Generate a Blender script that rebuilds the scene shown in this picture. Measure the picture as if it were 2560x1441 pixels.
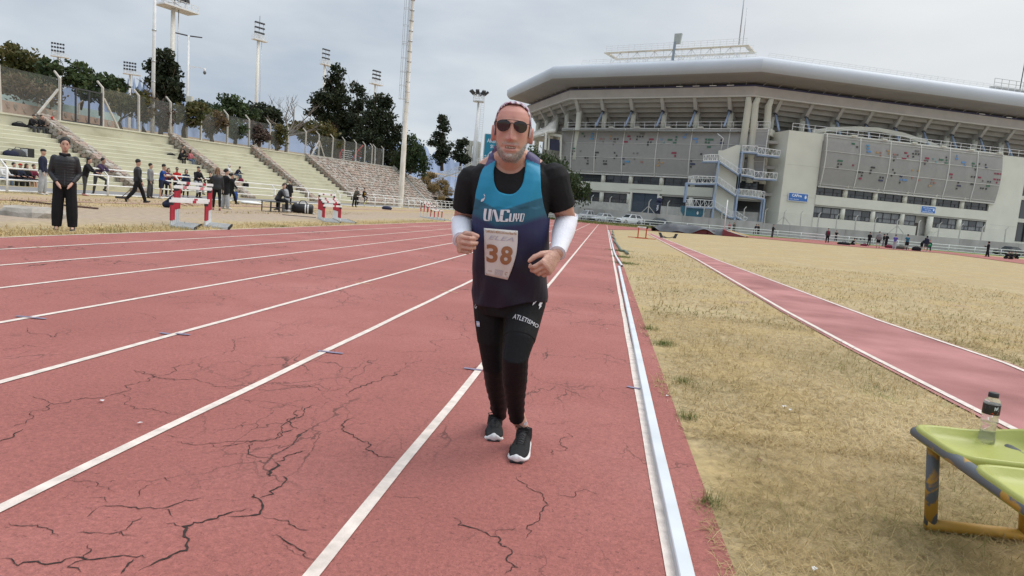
import bpy, bmesh, math, random
import numpy as np
from mathutils import Vector, Matrix, noise as mnoise
from mathutils.bvhtree import BVHTree
random.seed(7); rng = np.random.default_rng(7)
R = math.radians
scene = bpy.context.scene
COL = scene.collection
for o in list(bpy.data.objects): bpy.data.objects.remove(o)
# ---------------------------------------------------------------- camera, world, sun, exposure
CAM_H, PITCH, YAW, ROLL, FPX = 1.2708, 0.11718, 0.12799, 0.08120, 1680.0
_F = Vector((-math.sin(YAW)*math.cos(PITCH), math.cos(YAW)*math.cos(PITCH), -math.sin(PITCH)))
_R0 = Vector((math.cos(YAW), math.sin(YAW), 0)); _U0 = _R0.cross(_F)
_R = _R0*math.cos(ROLL) + _U0*math.sin(ROLL); _U = _U0*math.cos(ROLL) - _R0*math.sin(ROLL)
cd = bpy.data.cameras.new('camera'); cam = bpy.data.objects.new('camera', cd); COL.objects.link(cam)
cd.sensor_width = 36.0; cd.lens = FPX/2560*36; cd.clip_start = 0.05; cd.clip_end = 20000
M = Matrix((_R, _U, -_F)).transposed().to_4x4(); M.translation = Vector((0, 0, CAM_H)); cam.matrix_world = M
scene.camera = cam
SUN_EL, SUN_AZ = R(58), R(62)          # azimuth measured from +Y (down the track) towards +X
W = bpy.data.worlds.new('World'); scene.world = W; W.use_nodes = True
nt = W.node_tree; nt.nodes.clear()
def wn(t, **k):
 n = nt.nodes.new(t)
 for a, b in k.items(): setattr(n, a, b)
 return n
out = wn('ShaderNodeOutputWorld'); bg = wn('ShaderNodeBackground')
sky = wn('ShaderNodeTexSky', sky_type='NISHITA', sun_disc=False, sun_elevation=SUN_EL, sun_rotation=SUN_AZ)
sky.air_density = 1.0; sky.dust_density = 2.0
skym = wn('ShaderNodeVectorMath', operation='SCALE'); skym.inputs['Scale'].default_value = 0.10
nt.links.new(sky.outputs[0], skym.inputs[0])
tc = wn('ShaderNodeTexCoord'); mp = wn('ShaderNodeMapping'); mp.inputs['Scale'].default_value = (1.6, 1.6, 5.0)
nt.links.new(tc.outputs['Generated'], mp.inputs['Vector'])
n1 = wn('ShaderNodeTexNoise'); n1.inputs['Scale'].default_value = 1.7; n1.inputs['Detail'].default_value = 5; n1.inputs['Roughness'].default_value = 0.5
nt.links.new(mp.outputs[0], n1.inputs['Vector'])
r1 = wn('ShaderNodeValToRGB'); e = r1.color_ramp.elements
e[0].position = 0.36; e[0].color = (0.45, 0.52, 0.61, 1); e[1].position = 0.66; e[1].color = (0.72, 0.77, 0.81, 1)
nt.links.new(n1.outputs['Fac'], r1.inputs[0])
# overcast sheet is thinner (brighter, warmer) towards the hidden sun
nrm = wn('ShaderNodeVectorMath', operation='NORMALIZE'); nt.links.new(tc.outputs['Generated'], nrm.inputs[0])
dot = wn('ShaderNodeVectorMath', operation='DOT_PRODUCT'); nt.links.new(nrm.outputs[0], dot.inputs[0])
dot.inputs[1].default_value = (math.sin(SUN_AZ)*math.cos(R(20)), math.cos(SUN_AZ)*math.cos(R(20)), math.sin(R(20)))
mr = wn('ShaderNodeMapRange'); mr.inputs[1].default_value = 0.25; mr.inputs[2].default_value = 1.0; mr.inputs[3].default_value = 0.0; mr.inputs[4].default_value = 0.85
nt.links.new(dot.outputs['Value'], mr.inputs[0])
mixw = wn('ShaderNodeMix', data_type='RGBA'); mixw.inputs['B'].default_value = (0.93, 0.92, 0.88, 1)
nt.links.new(mr.outputs[0], mixw.inputs['Factor']); nt.links.new(r1.outputs[0], mixw.inputs['A'])
mixs = wn('ShaderNodeMix', data_type='RGBA'); mixs.inputs['Factor'].default_value = 0.88
nt.links.new(skym.outputs[0], mixs.inputs['A']); nt.links.new(mixw.outputs['Result'], mixs.inputs['B'])
# overcast dome: brighter overhead than near the horizon
sepz = wn('ShaderNodeSeparateXYZ'); nt.links.new(nrm.outputs[0], sepz.inputs[0]); mz = wn('ShaderNodeMapRange', interpolation_type='SMOOTHSTEP'); mz.inputs[1].default_value = .22; mz.inputs[2].default_value = 1.0; mz.inputs[3].default_value = 1.0; mz.inputs[4].default_value = 2.3
nt.links.new(sepz.outputs['Z'], mz.inputs[0]); nt.links.new(mz.outputs[0], bg.inputs['Strength'])
nt.links.new(mixs.outputs['Result'], bg.inputs['Color'])
nt.links.new(bg.outputs[0], out.inputs['Surface'])
sl = bpy.data.lights.new('sun', 'SUN'); sl.energy = 1.5; sl.angle = R(35); sl.color = (1.0, 0.965, 0.92)
so = bpy.data.objects.new('sun', sl); COL.objects.link(so)
sd = Vector((math.sin(SUN_AZ)*math.cos(SUN_EL), math.cos(SUN_AZ)*math.cos(SUN_EL), math.sin(SUN_EL)))
so.rotation_euler = sd.to_track_quat('Z', 'Y').to_euler()
scene.render.engine = 'CYCLES'
scene.view_settings.view_transform = 'Standard'; scene.view_settings.look = 'None'
scene.view_settings.exposure = 0.06; scene.view_settings.gamma = 1.0; scene.view_settings.use_curve_mapping = False
scene.cycles.transparent_max_bounces = 24; scene.cycles.max_bounces = 6; scene.cycles.use_denoising = True
# ---------------------------------------------------------------- survey helpers: photo pixel -> point on a real surface
def ray(px, py): return _F + _R*((px-1280)/FPX) + _U*((720.5-py)/FPX)
EYE = Vector((0, 0, CAM_H))
def at_z(px, py, z=0.0):
 d = ray(px, py); return EYE + d*((z-CAM_H)/d.z)
def at_y(px, py, Y):
 d = ray(px, py); return EYE + d*(Y/d.y)
def at_x(px, py, X):
 d = ray(px, py); return EYE + d*(X/d.x)
def at_plane(px, py, A, B):
 d = ray(px, py); tx, ty = B[0]-A[0], B[1]-A[1]
 return EYE + d*((-ty*A[0]+tx*A[1])/(-ty*d.x+tx*d.y))
def sstep(t):
 t = min(1, max(0, t)); return t*t*(3-2*t)
XS = [(-400, .4), (-29.5, .4), (-23, .3), (-9.38, .164), (.38, 0.0)]
def gz(x, y):
 """height of the open ground"""
 if x < .38:
  z = .4
  for (a, za), (b, zb) in zip(XS, XS[1:]):
   if a <= x <= b: z = za + (zb-za)*(x-a)/(b-a)
 else:
  z = .2*sstep((x-4)/12)*min(1, max(0, (y-40)/35))
 return max(z, .25*min(1, max(0, (y-101)/9)))
def at_g(px, py):
 p = at_z(px, py, 0.1)
 for _ in range(12): p = at_z(px, py, gz(p.x, p.y))
 return p
# ---------------------------------------------------------------- objects and labels
def tag(o, label=None, cat=None, group=None, kind=None):
 if label: o['label'] = label
 if cat: o['category'] = cat
 if group: o['group'] = group
 if kind: o['kind'] = kind
 return o
def thing(name, label, cat, loc=(0, 0, 0), rz=0.0, group=None):
 o = bpy.data.objects.new(name, None); COL.objects.link(o); o.location = loc; o.rotation_euler = (0, 0, rz)
 o.empty_display_size = .2
 return tag(o, label, cat, group)
def link(name, me, parent=None):
 o = bpy.data.objects.new(name, me); COL.objects.link(o)
 if parent is not None: o.parent = parent
 return o
def dup(o, label=None, group=None, loc=None, rz=None):
 c = o.copy(); COL.objects.link(c)
 if label: c['label'] = label
 if group: c['group'] = group
 if loc is not None: c.location = loc
 if rz is not None: c.rotation_euler = (0, 0, rz)
 for ch in o.children:
  k = ch.copy(); COL.objects.link(k); k.parent = c
  for g in ch.children:
   q = g.copy(); COL.objects.link(q); q.parent = k
 return c
class MB:
 """collects shapes and links them as ONE mesh object"""
 def __init__(s): s.v = []; s.f = []; s.m = []; s.cm = 0
 def mat(s, i): s.cm = i; return s
 def add(s, vs, fs):
  n = len(s.v); s.v += [tuple(v) for v in vs]; s.f += [tuple(i+n for i in f) for f in fs]; s.m += [s.cm]*len(fs); return s
 def box(s, x0, x1, y0, y1, z0, z1):
  vs = [(x, y, z) for z in (z0, z1) for y in (y0, y1) for x in (x0, x1)]
  return s.add(vs, [(0, 2, 3, 1), (4, 5, 7, 6), (0, 1, 5, 4), (2, 6, 7, 3), (0, 4, 6, 2), (1, 3, 7, 5)])
 def hexa(s, a, b):
  """a, b: two quads of matching corners"""
  return s.add(list(a)+list(b), [(3, 2, 1, 0), (4, 5, 6, 7), (0, 1, 5, 4), (1, 2, 6, 5), (2, 3, 7, 6), (3, 0, 4, 7)])
 def bar(s, p, q, w=.1, h=None, up=(0, 0, 1)):
  p, q = Vector(p), Vector(q); d = (q-p).normalized(); h = h or w
  u = Vector(up); 
  if abs(d.dot(u)) > .95: u = Vector((0, 1, 0))
  a = d.cross(u).normalized()*(w/2); b = a.cross(d).normalized()*(h/2)
  return s.hexa([p-a-b, p+a-b, p+a+b, p-a+b], [q-a-b, q+a-b, q+a+b, q-a+b])
 def tube(s, pts, r, n=8, cap=True):
  pts = [Vector(p) for p in pts]; rs = r if isinstance(r, (list, tuple)) else [r]*len(pts)
  ref = Vector((0, 0, 1)); d0 = (pts[1]-pts[0]).normalized()
  if abs(d0.z) > .9: ref = Vector((0, 1, 0))
  vs = []
  for i, p in enumerate(pts):
   d = (pts[min(i+1, len(pts)-1)]-pts[max(i-1, 0)]).normalized()
   a = d.cross(ref).normalized(); b = a.cross(d)
   for k in range(n):
    t = 2*math.pi*k/n; vs.append(p + a*(rs[i]*math.cos(t)) + b*(rs[i]*math.sin(t)))
  fs = []
  for i in range(len(pts)-1):
   for k in range(n):
    fs.append((i*n+k, i*n+(k+1) % n, (i+1)*n+(k+1) % n, (i+1)*n+k))
  if cap: fs += [tuple(range(n))[::-1], tuple(range((len(pts)-1)*n, len(pts)*n))]
  return s.add(vs, fs)
 def loft(s, rings, cap=True, closed=True):
  n = len(rings[0]); vs = [v for r in rings for v in r]; fs = []
  for i in range(len(rings)-1):
   for k in range(n if closed else n-1):
    fs.append((i*n+k, i*n+(k+1) % n, (i+1)*n+(k+1) % n, (i+1)*n+k))
  if cap: fs += [tuple(range(n))[::-1], tuple(range((len(rings)-1)*n, len(rings)*n))]
  return s.add(vs, fs)
 def ell(s, c, r, n=10, m=7, rot=None):
  c = Vector(c); vs = []; fs = []
  for i in range(m+1):
   t = math.pi*i/m
   for k in range(n):
    a = 2*math.pi*k/n; v = Vector((r[0]*math.sin(t)*math.cos(a), r[1]*math.sin(t)*math.sin(a), r[2]*math.cos(t)))
    vs.append(c + (rot @ v if rot else v))
  for i in range(m):
   for k in range(n): fs.append((i*n+k, (i+1)*n+k, (i+1)*n+(k+1) % n, i*n+(k+1) % n))
  return s.add(vs, fs)
 def quad(s, a, b, c, d): return s.add([a, b, c, d], [(0, 1, 2, 3)])
 def prism(s, poly, off):
  n = len(poly); off = Vector(off); vs = [Vector(p) for p in poly] + [Vector(p)+off for p in poly]
  return s.add(vs, [tuple(range(n))[::-1], tuple(range(n, 2*n))] + [(i, (i+1) % n, n+(i+1) % n, n+i) for i in range(n)])
 def mesh(s, name, mats, origin=None):
  me = bpy.data.meshes.new(name)
  vs = s.v if origin is None else [(v[0]-origin[0], v[1]-origin[1], v[2]-origin[2]) for v in s.v]
  me.from_pydata(vs, [], s.f)
  mats = mats if isinstance(mats, (list, tuple)) else [mats]
  for m in mats: me.materials.append(m)
  if len(mats) > 1: me.polygons.foreach_set('material_index', s.m)
  return me
 def build(s, name, mats, parent=None, smooth=False, local=False, bevel=0, fix=True):
  org = None
  if parent is not None and not local:
   org = parent.location if parent.parent is None else parent.parent.location
  me = s.mesh(name, mats, org)
  if fix or bevel:
   bm = bmesh.new(); bm.from_mesh(me)
   if fix: bmesh.ops.recalc_face_normals(bm, faces=bm.faces)
   if bevel: bmesh.ops.bevel(bm, geom=bm.edges[:], offset=bevel, segments=2, affect='EDGES', clamp_overlap=True)
   bm.to_mesh(me); bm.free()
  if smooth: me.polygons.foreach_set('use_smooth', [True]*len(me.polygons))
  return link(name, me, parent)
def smooth_angle(o, deg=40):
 me = o.data; me.polygons.foreach_set('use_smooth', [True]*len(me.polygons)); me.set_sharp_from_angle(angle=R(deg)); return o
def quads(name, V, mat, parent=None, kind=None, uvshade=None):
 """V (N,4,3) -> one mesh of N separate quads"""
 N = V.shape[0]; me = bpy.data.meshes.new(name)
 k = V.shape[1]
 me.vertices.add(N*k); me.vertices.foreach_set('co', V.reshape(-1).astype(np.float32))
 me.loops.add(N*k); me.loops.foreach_set('vertex_index', np.arange(N*k, dtype=np.int32))
 me.polygons.add(N); me.polygons.foreach_set('loop_start', np.arange(0, N*k, k, dtype=np.int32))
 me.update(); me.validate(); me.materials.append(mat)
 if uvshade is not None:
  at = me.attributes.new('tone', 'FLOAT', 'POINT'); at.data.foreach_set('value', np.repeat(uvshade, k).astype(np.float32))
 o = link(name, me, parent)
 if kind: o['kind'] = kind
 return o
# ---------------------------------------------------------------- materials
MC = {}
def mat(name, col, rough=.7, var=.12, scale=6.0, bump=0.0, bscale=40.0, metal=0.0, spec=.4, detail=6, col2=None, obj=False, stretch=None):
 if name in MC: return MC[name]
 m = bpy.data.materials.new(name); m.use_nodes = True; t = m.node_tree; N = t.nodes; L = t.links
 b = N['Principled BSDF']; b.inputs['Roughness'].default_value = rough; b.inputs['Metallic'].default_value = metal
 b.inputs['Specular IOR Level'].default_value = spec
 tc = N.new('ShaderNodeTexCoord'); vec = tc.outputs['Object' if obj else 'Object']
 if stretch:
  mp = N.new('ShaderNodeMapping'); mp.inputs['Scale'].default_value = stretch; L.new(vec, mp.inputs['Vector']); vec = mp.outputs[0]
 c = (*col, 1)
 if var > 0 or col2:
  n = N.new('ShaderNodeTexNoise'); n.inputs['Scale'].default_value = scale; n.inputs['Detail'].default_value = detail; L.new(vec, n.inputs['Vector'])
  r = N.new('ShaderNodeValToRGB'); r.color_ramp.elements[0].position = .32; r.color_ramp.elements[1].position = .68
  lo = tuple(x*(1-var) for x in col); hi = tuple(min(1, x*(1+var)) for x in (col2 or col))
  r.color_ramp.elements[0].color = (*lo, 1); r.color_ramp.elements[1].color = (*hi, 1)
  L.new(n.outputs['Fac'], r.inputs[0]); L.new(r.outputs[0], b.inputs['Base Color'])
 else: b.inputs['Base Color'].default_value = c
 if bump:
  n2 = N.new('ShaderNodeTexNoise'); n2.inputs['Scale'].default_value = bscale; n2.inputs['Detail'].default_value = 4; L.new(vec, n2.inputs['Vector'])
  bp = N.new('ShaderNodeBump'); bp.inputs['Strength'].default_value = bump; bp.inputs['Distance'].default_value = .02
  L.new(n2.outputs['Fac'], bp.inputs['Height']); L.new(bp.outputs[0], b.inputs['Normal'])
 MC[name] = m; return m
def glassy(name, col=(.03, .035, .04), rough=.08, spec=.6):
 return mat(name, col, rough, 0, spec=spec)
def see_through(name, col, alpha, rough=.6, var=0.0, scale=3.0):
 """woven wire or perforated sheet: part of the light passes straight through the holes"""
 if name in MC: return MC[name]
 m = mat(name, col, rough, var, scale); N = m.node_tree.nodes; L = m.node_tree.links
 tr = N.new('ShaderNodeBsdfTransparent'); mx = N.new('ShaderNodeMixShader'); mx.inputs[0].default_value = alpha
 L.new(tr.outputs[0], mx.inputs[1]); L.new(N['Principled BSDF'].outputs[0], mx.inputs[2]); L.new(mx.outputs[0], N['Material Output'].inputs[0])
 return m
def ramp_node(N, stops):
 r = N.new('ShaderNodeValToRGB'); e = r.color_ramp.elements
 while len(e) < len(stops): e.new(.5)
 for q, (p, c) in zip(e, stops): q.position = p; q.color = (*c, 1)
 return r
def leafmat(name, cols, rough=.6):
 """foliage: tone attribute per leaf picks the leaf colour from the ramp"""
 if name in MC: return MC[name]
 m = bpy.data.materials.new(name); m.use_nodes = True; N = m.node_tree.nodes; L = m.node_tree.links
 b = N['Principled BSDF']; b.inputs['Roughness'].default_value = rough; b.inputs['Specular IOR Level'].default_value = .25
 a = N.new('ShaderNodeAttribute'); a.attribute_name = 'tone'
 r = ramp_node(N, [(i/(len(cols)-1), c) for i, c in enumerate(cols)])
 L.new(a.outputs['Fac'], r.inputs[0]); L.new(r.outputs[0], b.inputs['Base Color'])
 tl = N.new('ShaderNodeBsdfTranslucent'); L.new(r.outputs[0], tl.inputs[0])
 mx = N.new('ShaderNodeMixShader'); mx.inputs[0].default_value = .25
 L.new(b.outputs[0], mx.inputs[1]); L.new(tl.outputs[0], mx.inputs[2]); L.new(mx.outputs[0], N['Material Output'].inputs[0])
 MC[name] = m; return m
WHITE = mat('white_paint', (.74, .74, .73), .5, .07, 3, spec=.3)
WHITE_OLD = mat('old_white_paint', (.72, .69, .62), .55, .1, 5, spec=.3)
CONC = mat('pale_concrete', (.46, .45, .41), .85, .14, 1.5, .15, 20)
CREAM = mat('cream_render', (.62, .615, .53), .85, .05, .35, .05, 30)
STEEL = mat('galvanised_steel', (.45, .46, .47), .4, .12, 4, metal=.6)
DARK = mat('dark_metal', (.05, .05, .055), .5, .1, 5)
BLACK = mat('black_plastic', (.02, .02, .022), .5, .1, 8)
GLASS = glassy('dark_window_glass', (.045, .05, .058), .1, .7)
FRAME = mat('dark_window_frame', (.045, .045, .05), .5, .05)
# ---------------------------------------------------------------- ground, track, paths
GX = sorted(set([-400, -250, -150, -100, -70, -50, -36, -29.5, -28.6, -24.6, -23, -21, -19.4, -18.2, -16, -14, -12, -10.5, -9.38, -7, -4, -1.5, .38, .60, 2, 4] + list(range(6, 60, 3)) + [60, 75, 100, 150, 250, 400]))
GY = sorted(set([-30, -12, -5, 0, 5, 10, 20, 30, 40] + list(range(45, 101, 5)) + [101, 102.5, 104, 106, 108, 110, 112, 114, 118, 125, 150, 200, 300, 500, 900]))
def sheet(name, x0, x1, y0, y1, m, dz=0.0, kind='structure'):
 xs = [x for x in GX if x0 <= x <= x1]; ys = [y for y in GY if y0 <= y <= y1]
 b = MB(); b.add([(x, y, gz(x, y)+dz) for y in ys for x in xs],
  [(j*len(xs)+i, j*len(xs)+i+1, (j+1)*len(xs)+i+1, (j+1)*len(xs)+i) for j in range(len(ys)-1) for i in range(len(xs)-1)])
 o = b.build(name, m, fix=False); o['kind'] = kind; return o
def ground_mat(name, stops, mode, nscale=.35, spread=1.0, fine=((.75, 1.2), 30.0, (1, 1, 1)), bump=.5):
 """grass or soil whose colour patches come from layered noise; mode 'x' adds the distance from the track"""
 m = bpy.data.materials.new(name); m.use_nodes = True; N = m.node_tree.nodes; L = m.node_tree.links
 b = N['Principled BSDF']; b.inputs['Roughness'].default_value = .95; b.inputs['Specular IOR Level'].default_value = .15
 tc = N.new('ShaderNodeTexCoord'); n = N.new('ShaderNodeTexNoise'); n.inputs['Scale'].default_value = nscale; n.inputs['Detail'].default_value = 8; n.inputs['Roughness'].default_value = .62
 L.new(tc.outputs['Object'], n.inputs['Vector'])
 fac = n.outputs['Fac']
 if mode == 'x':
  sx = N.new('ShaderNodeSeparateXYZ'); L.new(tc.outputs['Object'], sx.inputs[0])
  ma = N.new('ShaderNodeMath'); ma.operation = 'MULTIPLY_ADD'; ma.inputs[1].default_value = 5.0; L.new(fac, ma.inputs[0]); L.new(sx.outputs['X'], ma.inputs[2])
  mr = N.new('ShaderNodeMapRange'); mr.inputs[1].default_value = -22.5; mr.inputs[2].default_value = -6.6; L.new(ma.outputs[0], mr.inputs[0]); fac = mr.outputs[0]
 r = ramp_node(N, stops); L.new(fac, r.inputs[0])
 (lo, hi), fs, st = fine
 mp = N.new('ShaderNodeMapping'); mp.inputs['Scale'].default_value = st; L.new(tc.outputs['Object'], mp.inputs[0])
 n2 = N.new('ShaderNodeTexNoise'); n2.inputs['Scale'].default_value = fs; n2.inputs['Detail'].default_value = 5; n2.inputs['Roughness'].default_value = .75; L.new(mp.outputs[0], n2.inputs['Vector'])
 mr2 = N.new('ShaderNodeMapRange'); mr2.inputs[1].default_value = .3; mr2.inputs[2].default_value = .7; mr2.inputs[3].default_value = lo; mr2.inputs[4].default_value = hi; L.new(n2.outputs['Fac'], mr2.inputs[0])
 mx = N.new('ShaderNodeVectorMath'); mx.operation = 'SCALE'; L.new(r.outputs[0], mx.inputs[0]); L.new(mr2.outputs[0], mx.inputs['Scale'])
 L.new(mx.outputs[0], b.inputs['Base Color'])
 bp = N.new('ShaderNodeBump'); bp.inputs['Strength'].default_value = bump; bp.inputs['Distance'].default_value = .03; L.new(n2.outputs['Fac'], bp.inputs['Height']); L.new(bp.outputs[0], b.inputs['Normal'])
 return m
STRAW = (.36, .28, .16); STRAW_L = (.42, .33, .19); OLIVE = (.27, .255, .09); SOIL = (.33, .245, .165); SOIL_D = (.27, .20, .135)
M_INF = ground_mat('dry_infield_grass', [(.30, SOIL), (.40, (.40, .30, .15)), (.5, STRAW), (.62, STRAW_L), (.70, (.25, .245, .10))], 'n', .55, fine=((.72, 1.25), 9.0, (1, 1, 1)))
M_VERGE = ground_mat('worn_verge', [(0, (.42, .34, .17)), (.16, (.40, .31, .17)), (.3, (.38, .28, .2)), (.45, (.42, .32, .17)), (.58, (.35, .27, .195)), (.8, (.36, .285, .215)), (.93, (.40, .31, .17)), (1, (.48, .38, .19))], 'x', .5, fine=((.7, 1.22), 5.0, (1, 1, 1)))
M_GREEN = ground_mat('green_bank_grass', [(.35, (.10, .16, .045)), (.6, (.16, .22, .07)), (.75, (.30, .28, .12))], 'n', .8, fine=((.7, 1.3), 6.0, (1, 1, 1)))
M_DIRT = ground_mat('dry_earth', [(.3, SOIL_D), (.5, SOIL), (.7, (.36, .30, .19))], 'n', .3)
M_ASPH = mat('grey_asphalt', (.20, .19, .185), .9, .12, .8, .2, 30)
M_ROAD = mat('concrete_road', (.33, .32, .30), .9, .1, .6, .2, 30)
sheet('ground', -400, 400, -30, 900, M_DIRT, -.03)
sheet('verge', -24.6, -9.38, -12, 101, M_VERGE)
sheet('infield', .38, 60, -12, 101, M_INF)
sheet('grass_bank', -24.6, 75, 101, 112, M_GREEN)
sheet('parking_road', -36, 100, 112, 118, M_ROAD, .004)
sheet('footpath', -28.6, -24.6, -12, 112, M_ASPH, .004)
sheet('grass_strip', -29.5, -28.6, -12, 112, M_VERGE, .0)
def track_mat():
 m = bpy.data.materials.new('red_track_rubber'); m.use_nodes = True; N = m.node_tree.nodes; L = m.node_tree.links
 b = N['Principled BSDF']; b.inputs['Roughness'].default_value = .8; b.inputs['Specular IOR Level'].default_value = .35
 tc = N.new('ShaderNodeTexCoord'); V = tc.outputs['Object']
 def noi(s, d=4, ro=.5, vec=None):
  n = N.new('ShaderNodeTexNoise'); n.inputs['Scale'].default_value = s; n.inputs['Detail'].default_value = d; n.inputs['Roughness'].default_value = ro; L.new(vec or V, n.inputs['Vector']); return n
 def mth(op, a, bb, c=None):
  n = N.new('ShaderNodeMath'); n.operation = op
  for i, x in enumerate((a, bb, c)):
   if x is None: continue
   if isinstance(x, (int, float)): n.inputs[i].default_value = x
   else: L.new(x, n.inputs[i])
  return n.outputs[0]
 big = noi(.45, 5, .6); r = ramp_node(N, [(.3, (.255, .084, .070)), (.5, (.295, .100, .084)), (.7, (.345, .130, .112))]); L.new(big.outputs[0], r.inputs[0])
 gran = noi(150, 3, .85); coarse = noi(48, 4, .8)
 g = mth('MULTIPLY_ADD', gran.outputs[0], 1.2, .42); g2 = mth('MULTIPLY_ADD', coarse.outputs[0], 1.3, .36)
 gg = mth('MULTIPLY', g, g2)
 # pits and hairline cracks, gathered in worn patches
 mp = N.new('ShaderNodeMapping'); mp.inputs['Scale'].default_value = (1.0, .55, 1); L.new(V, mp.inputs[0])
 wob = noi(5, 4, .6, mp.outputs[0]); add = N.new('ShaderNodeVectorMath'); add.operation = 'MULTIPLY_ADD'; L.new(wob.outputs['Color'], add.inputs[0]); add.inputs[1].default_value = (.28, .28, 0); L.new(mp.outputs[0], add.inputs[2])
 patch = noi(.8, 3, .5)
 def crack(sc, width, lo, hi):
  v = N.new('ShaderNodeTexVoronoi'); v.feature = 'DISTANCE_TO_EDGE'; v.inputs['Scale'].default_value = sc; L.new(add.outputs[0], v.inputs['Vector'])
  mr = N.new('ShaderNodeMapRange'); mr.inputs[1].default_value = width*.3; mr.inputs[2].default_value = width; mr.inputs[3].default_value = 1; mr.inputs[4].default_value = 0; L.new(v.outputs['Distance'], mr.inputs[0])
  pm = N.new('ShaderNodeMapRange'); pm.inputs[1].default_value = lo; pm.inputs[2].default_value = hi; L.new(patch.outputs[0], pm.inputs[0])
  return mth('MULTIPLY', mr.outputs[0], pm.outputs[0])
 c1 = crack(1.1, .007, .48, .64); c2 = crack(4.2, .022, .50, .66)
 pits = noi(55, 2, .6); pm = N.new('ShaderNodeMapRange'); pm.inputs[1].default_value = .66; pm.inputs[2].default_value = .72; L.new(pits.outputs[0], pm.inputs[0])
 pp = mth('MULTIPLY', pm.outputs[0], mth('MULTIPLY', patch.outputs[0], .9))
 cr = mth('MAXIMUM', mth('MAXIMUM', c1, mth('MULTIPLY', c2, .75)), pp)
 sc = N.new('ShaderNodeVectorMath'); sc.operation = 'SCALE'; L.new(r.outputs[0], sc.inputs[0]); L.new(gg, sc.inputs['Scale'])
 mx = N.new('ShaderNodeMix'); mx.data_type = 'RGBA'; L.new(cr, mx.inputs['Factor']); L.new(sc.outputs[0], mx.inputs['A']); mx.inputs['B'].default_value = (.045, .022, .018, 1)
 L.new(mx.outputs['Result'], b.inputs['Base Color'])
 bp = N.new('ShaderNodeBump'); bp.inputs['Strength'].default_value = .55; bp.inputs['Distance'].default_value = .006
 hh = mth('SUBTRACT', mth('ADD', gran.outputs[0], coarse.outputs[0]), mth('MULTIPLY', cr, 2.0)); L.new(hh, bp.inputs['Height']); L.new(bp.outputs[0], b.inputs['Normal'])
 return m
M_TRACK = track_mat()
sheet('running_track', -9.38, .60, -12, 102.5, M_TRACK, .006)
# the bend of the track, beyond the infield
bb = MB(); edge = [(1519, 563.6, 575), (1600, 569.5, 576), (1700, 578, 582), (1860, 589, 594), (1920, 593.5, 599), (2052, 602, 611), (2170, 614, 620.5), (2345, 628, 633), (2450, 638.5, 646), (2560, 650, 661), (2700, 664, 680)]
st = []
for x, yo, yi in edge:
 a, b_ = at_g(x, yo), at_g(x, yi); st.append([a + (b_-a)*k/4 for k in range(5)])
st2 = []
for a, b_ in zip(st, st[1:]):
 for q in range(4): st2.append([u+(v-u)*q/4 for u, v in zip(a, b_)])
st2.append(st[-1])
bb.loft([[(p.x, p.y, gz(p.x, p.y)+.03) for p in rr] for rr in st2], cap=False, closed=False)
bb.build('track_bend', M_TRACK)['kind'] = 'structure'
# runway across the infield
RW = [(2.95, 3.6, -3), (2.95, 3.75, 2), (2.92, 4.35, 4.5), (2.86, 4.62, 8), (2.88, 4.42, 11), (3.3, 4.3, 25), (3.6, 4.4, 45), (3.85, 4.5, 60), (3.9, 4.55, 64)]
def rw(y):
 for (a, b_, y0), (c, d, y1) in zip(RW, RW[1:]):
  if y0 <= y <= y1:
   t = (y-y0)/(y1-y0); return a+(c-a)*t, b_+(d-b_)*t
 return RW[-1][:2]
ysr = [y for y in np.arange(-3, 64.01, 1.0)]
M_RUN = mat('faded_runway_rubber', (.30, .115, .105), .85, .2, .9, .4, 120, col2=(.36, .16, .15))
bb = MB(); bb.loft([[(rw(y)[0], y, gz(2.9, y)+.012), (sum(rw(y))/2, y, gz(2.9, y)+.014), (rw(y)[1], y, gz(3, y)+.012)] for y in ysr], cap=False, closed=False)
bb.build('runway', M_RUN)['kind'] = 'structure'
M_LINE = mat('worn_lane_paint', (.63, .545, .485), .7, .16, 14, .3, 120, detail=8)
for side in (0, 1):
 bb = MB(); s = 1 if side == 0 else -1
 bb.loft([[(rw(y)[side]+s*.05, y, gz(3, y)+.019), (rw(y)[side]+s*.115, y, gz(3, y)+.019)] for y in ysr], cap=False, closed=False)
 bb.build('runway_line', M_LINE)['kind'] = 'structure'
# lane lines
for i in range(9):
 x = .38-1.22*i if i else .365
 bb = MB(); ys = list(np.arange(-4, 12, .5)) + list(np.arange(12, 101.1, 3))
 rows = []
 for y in ys:
  j = .002*math.sin(y*3.1+i)+.0015*math.sin(y*9.7); w = .026
  rows.append([(x-w+j, y, gz(x-w+j, y)+.0105), (x+w+j, y, gz(x+w+j, y)+.0105)])
 bb.loft(rows, cap=False, closed=False); bb.build('lane_line', M_LINE)['kind'] = 'structure'
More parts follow.
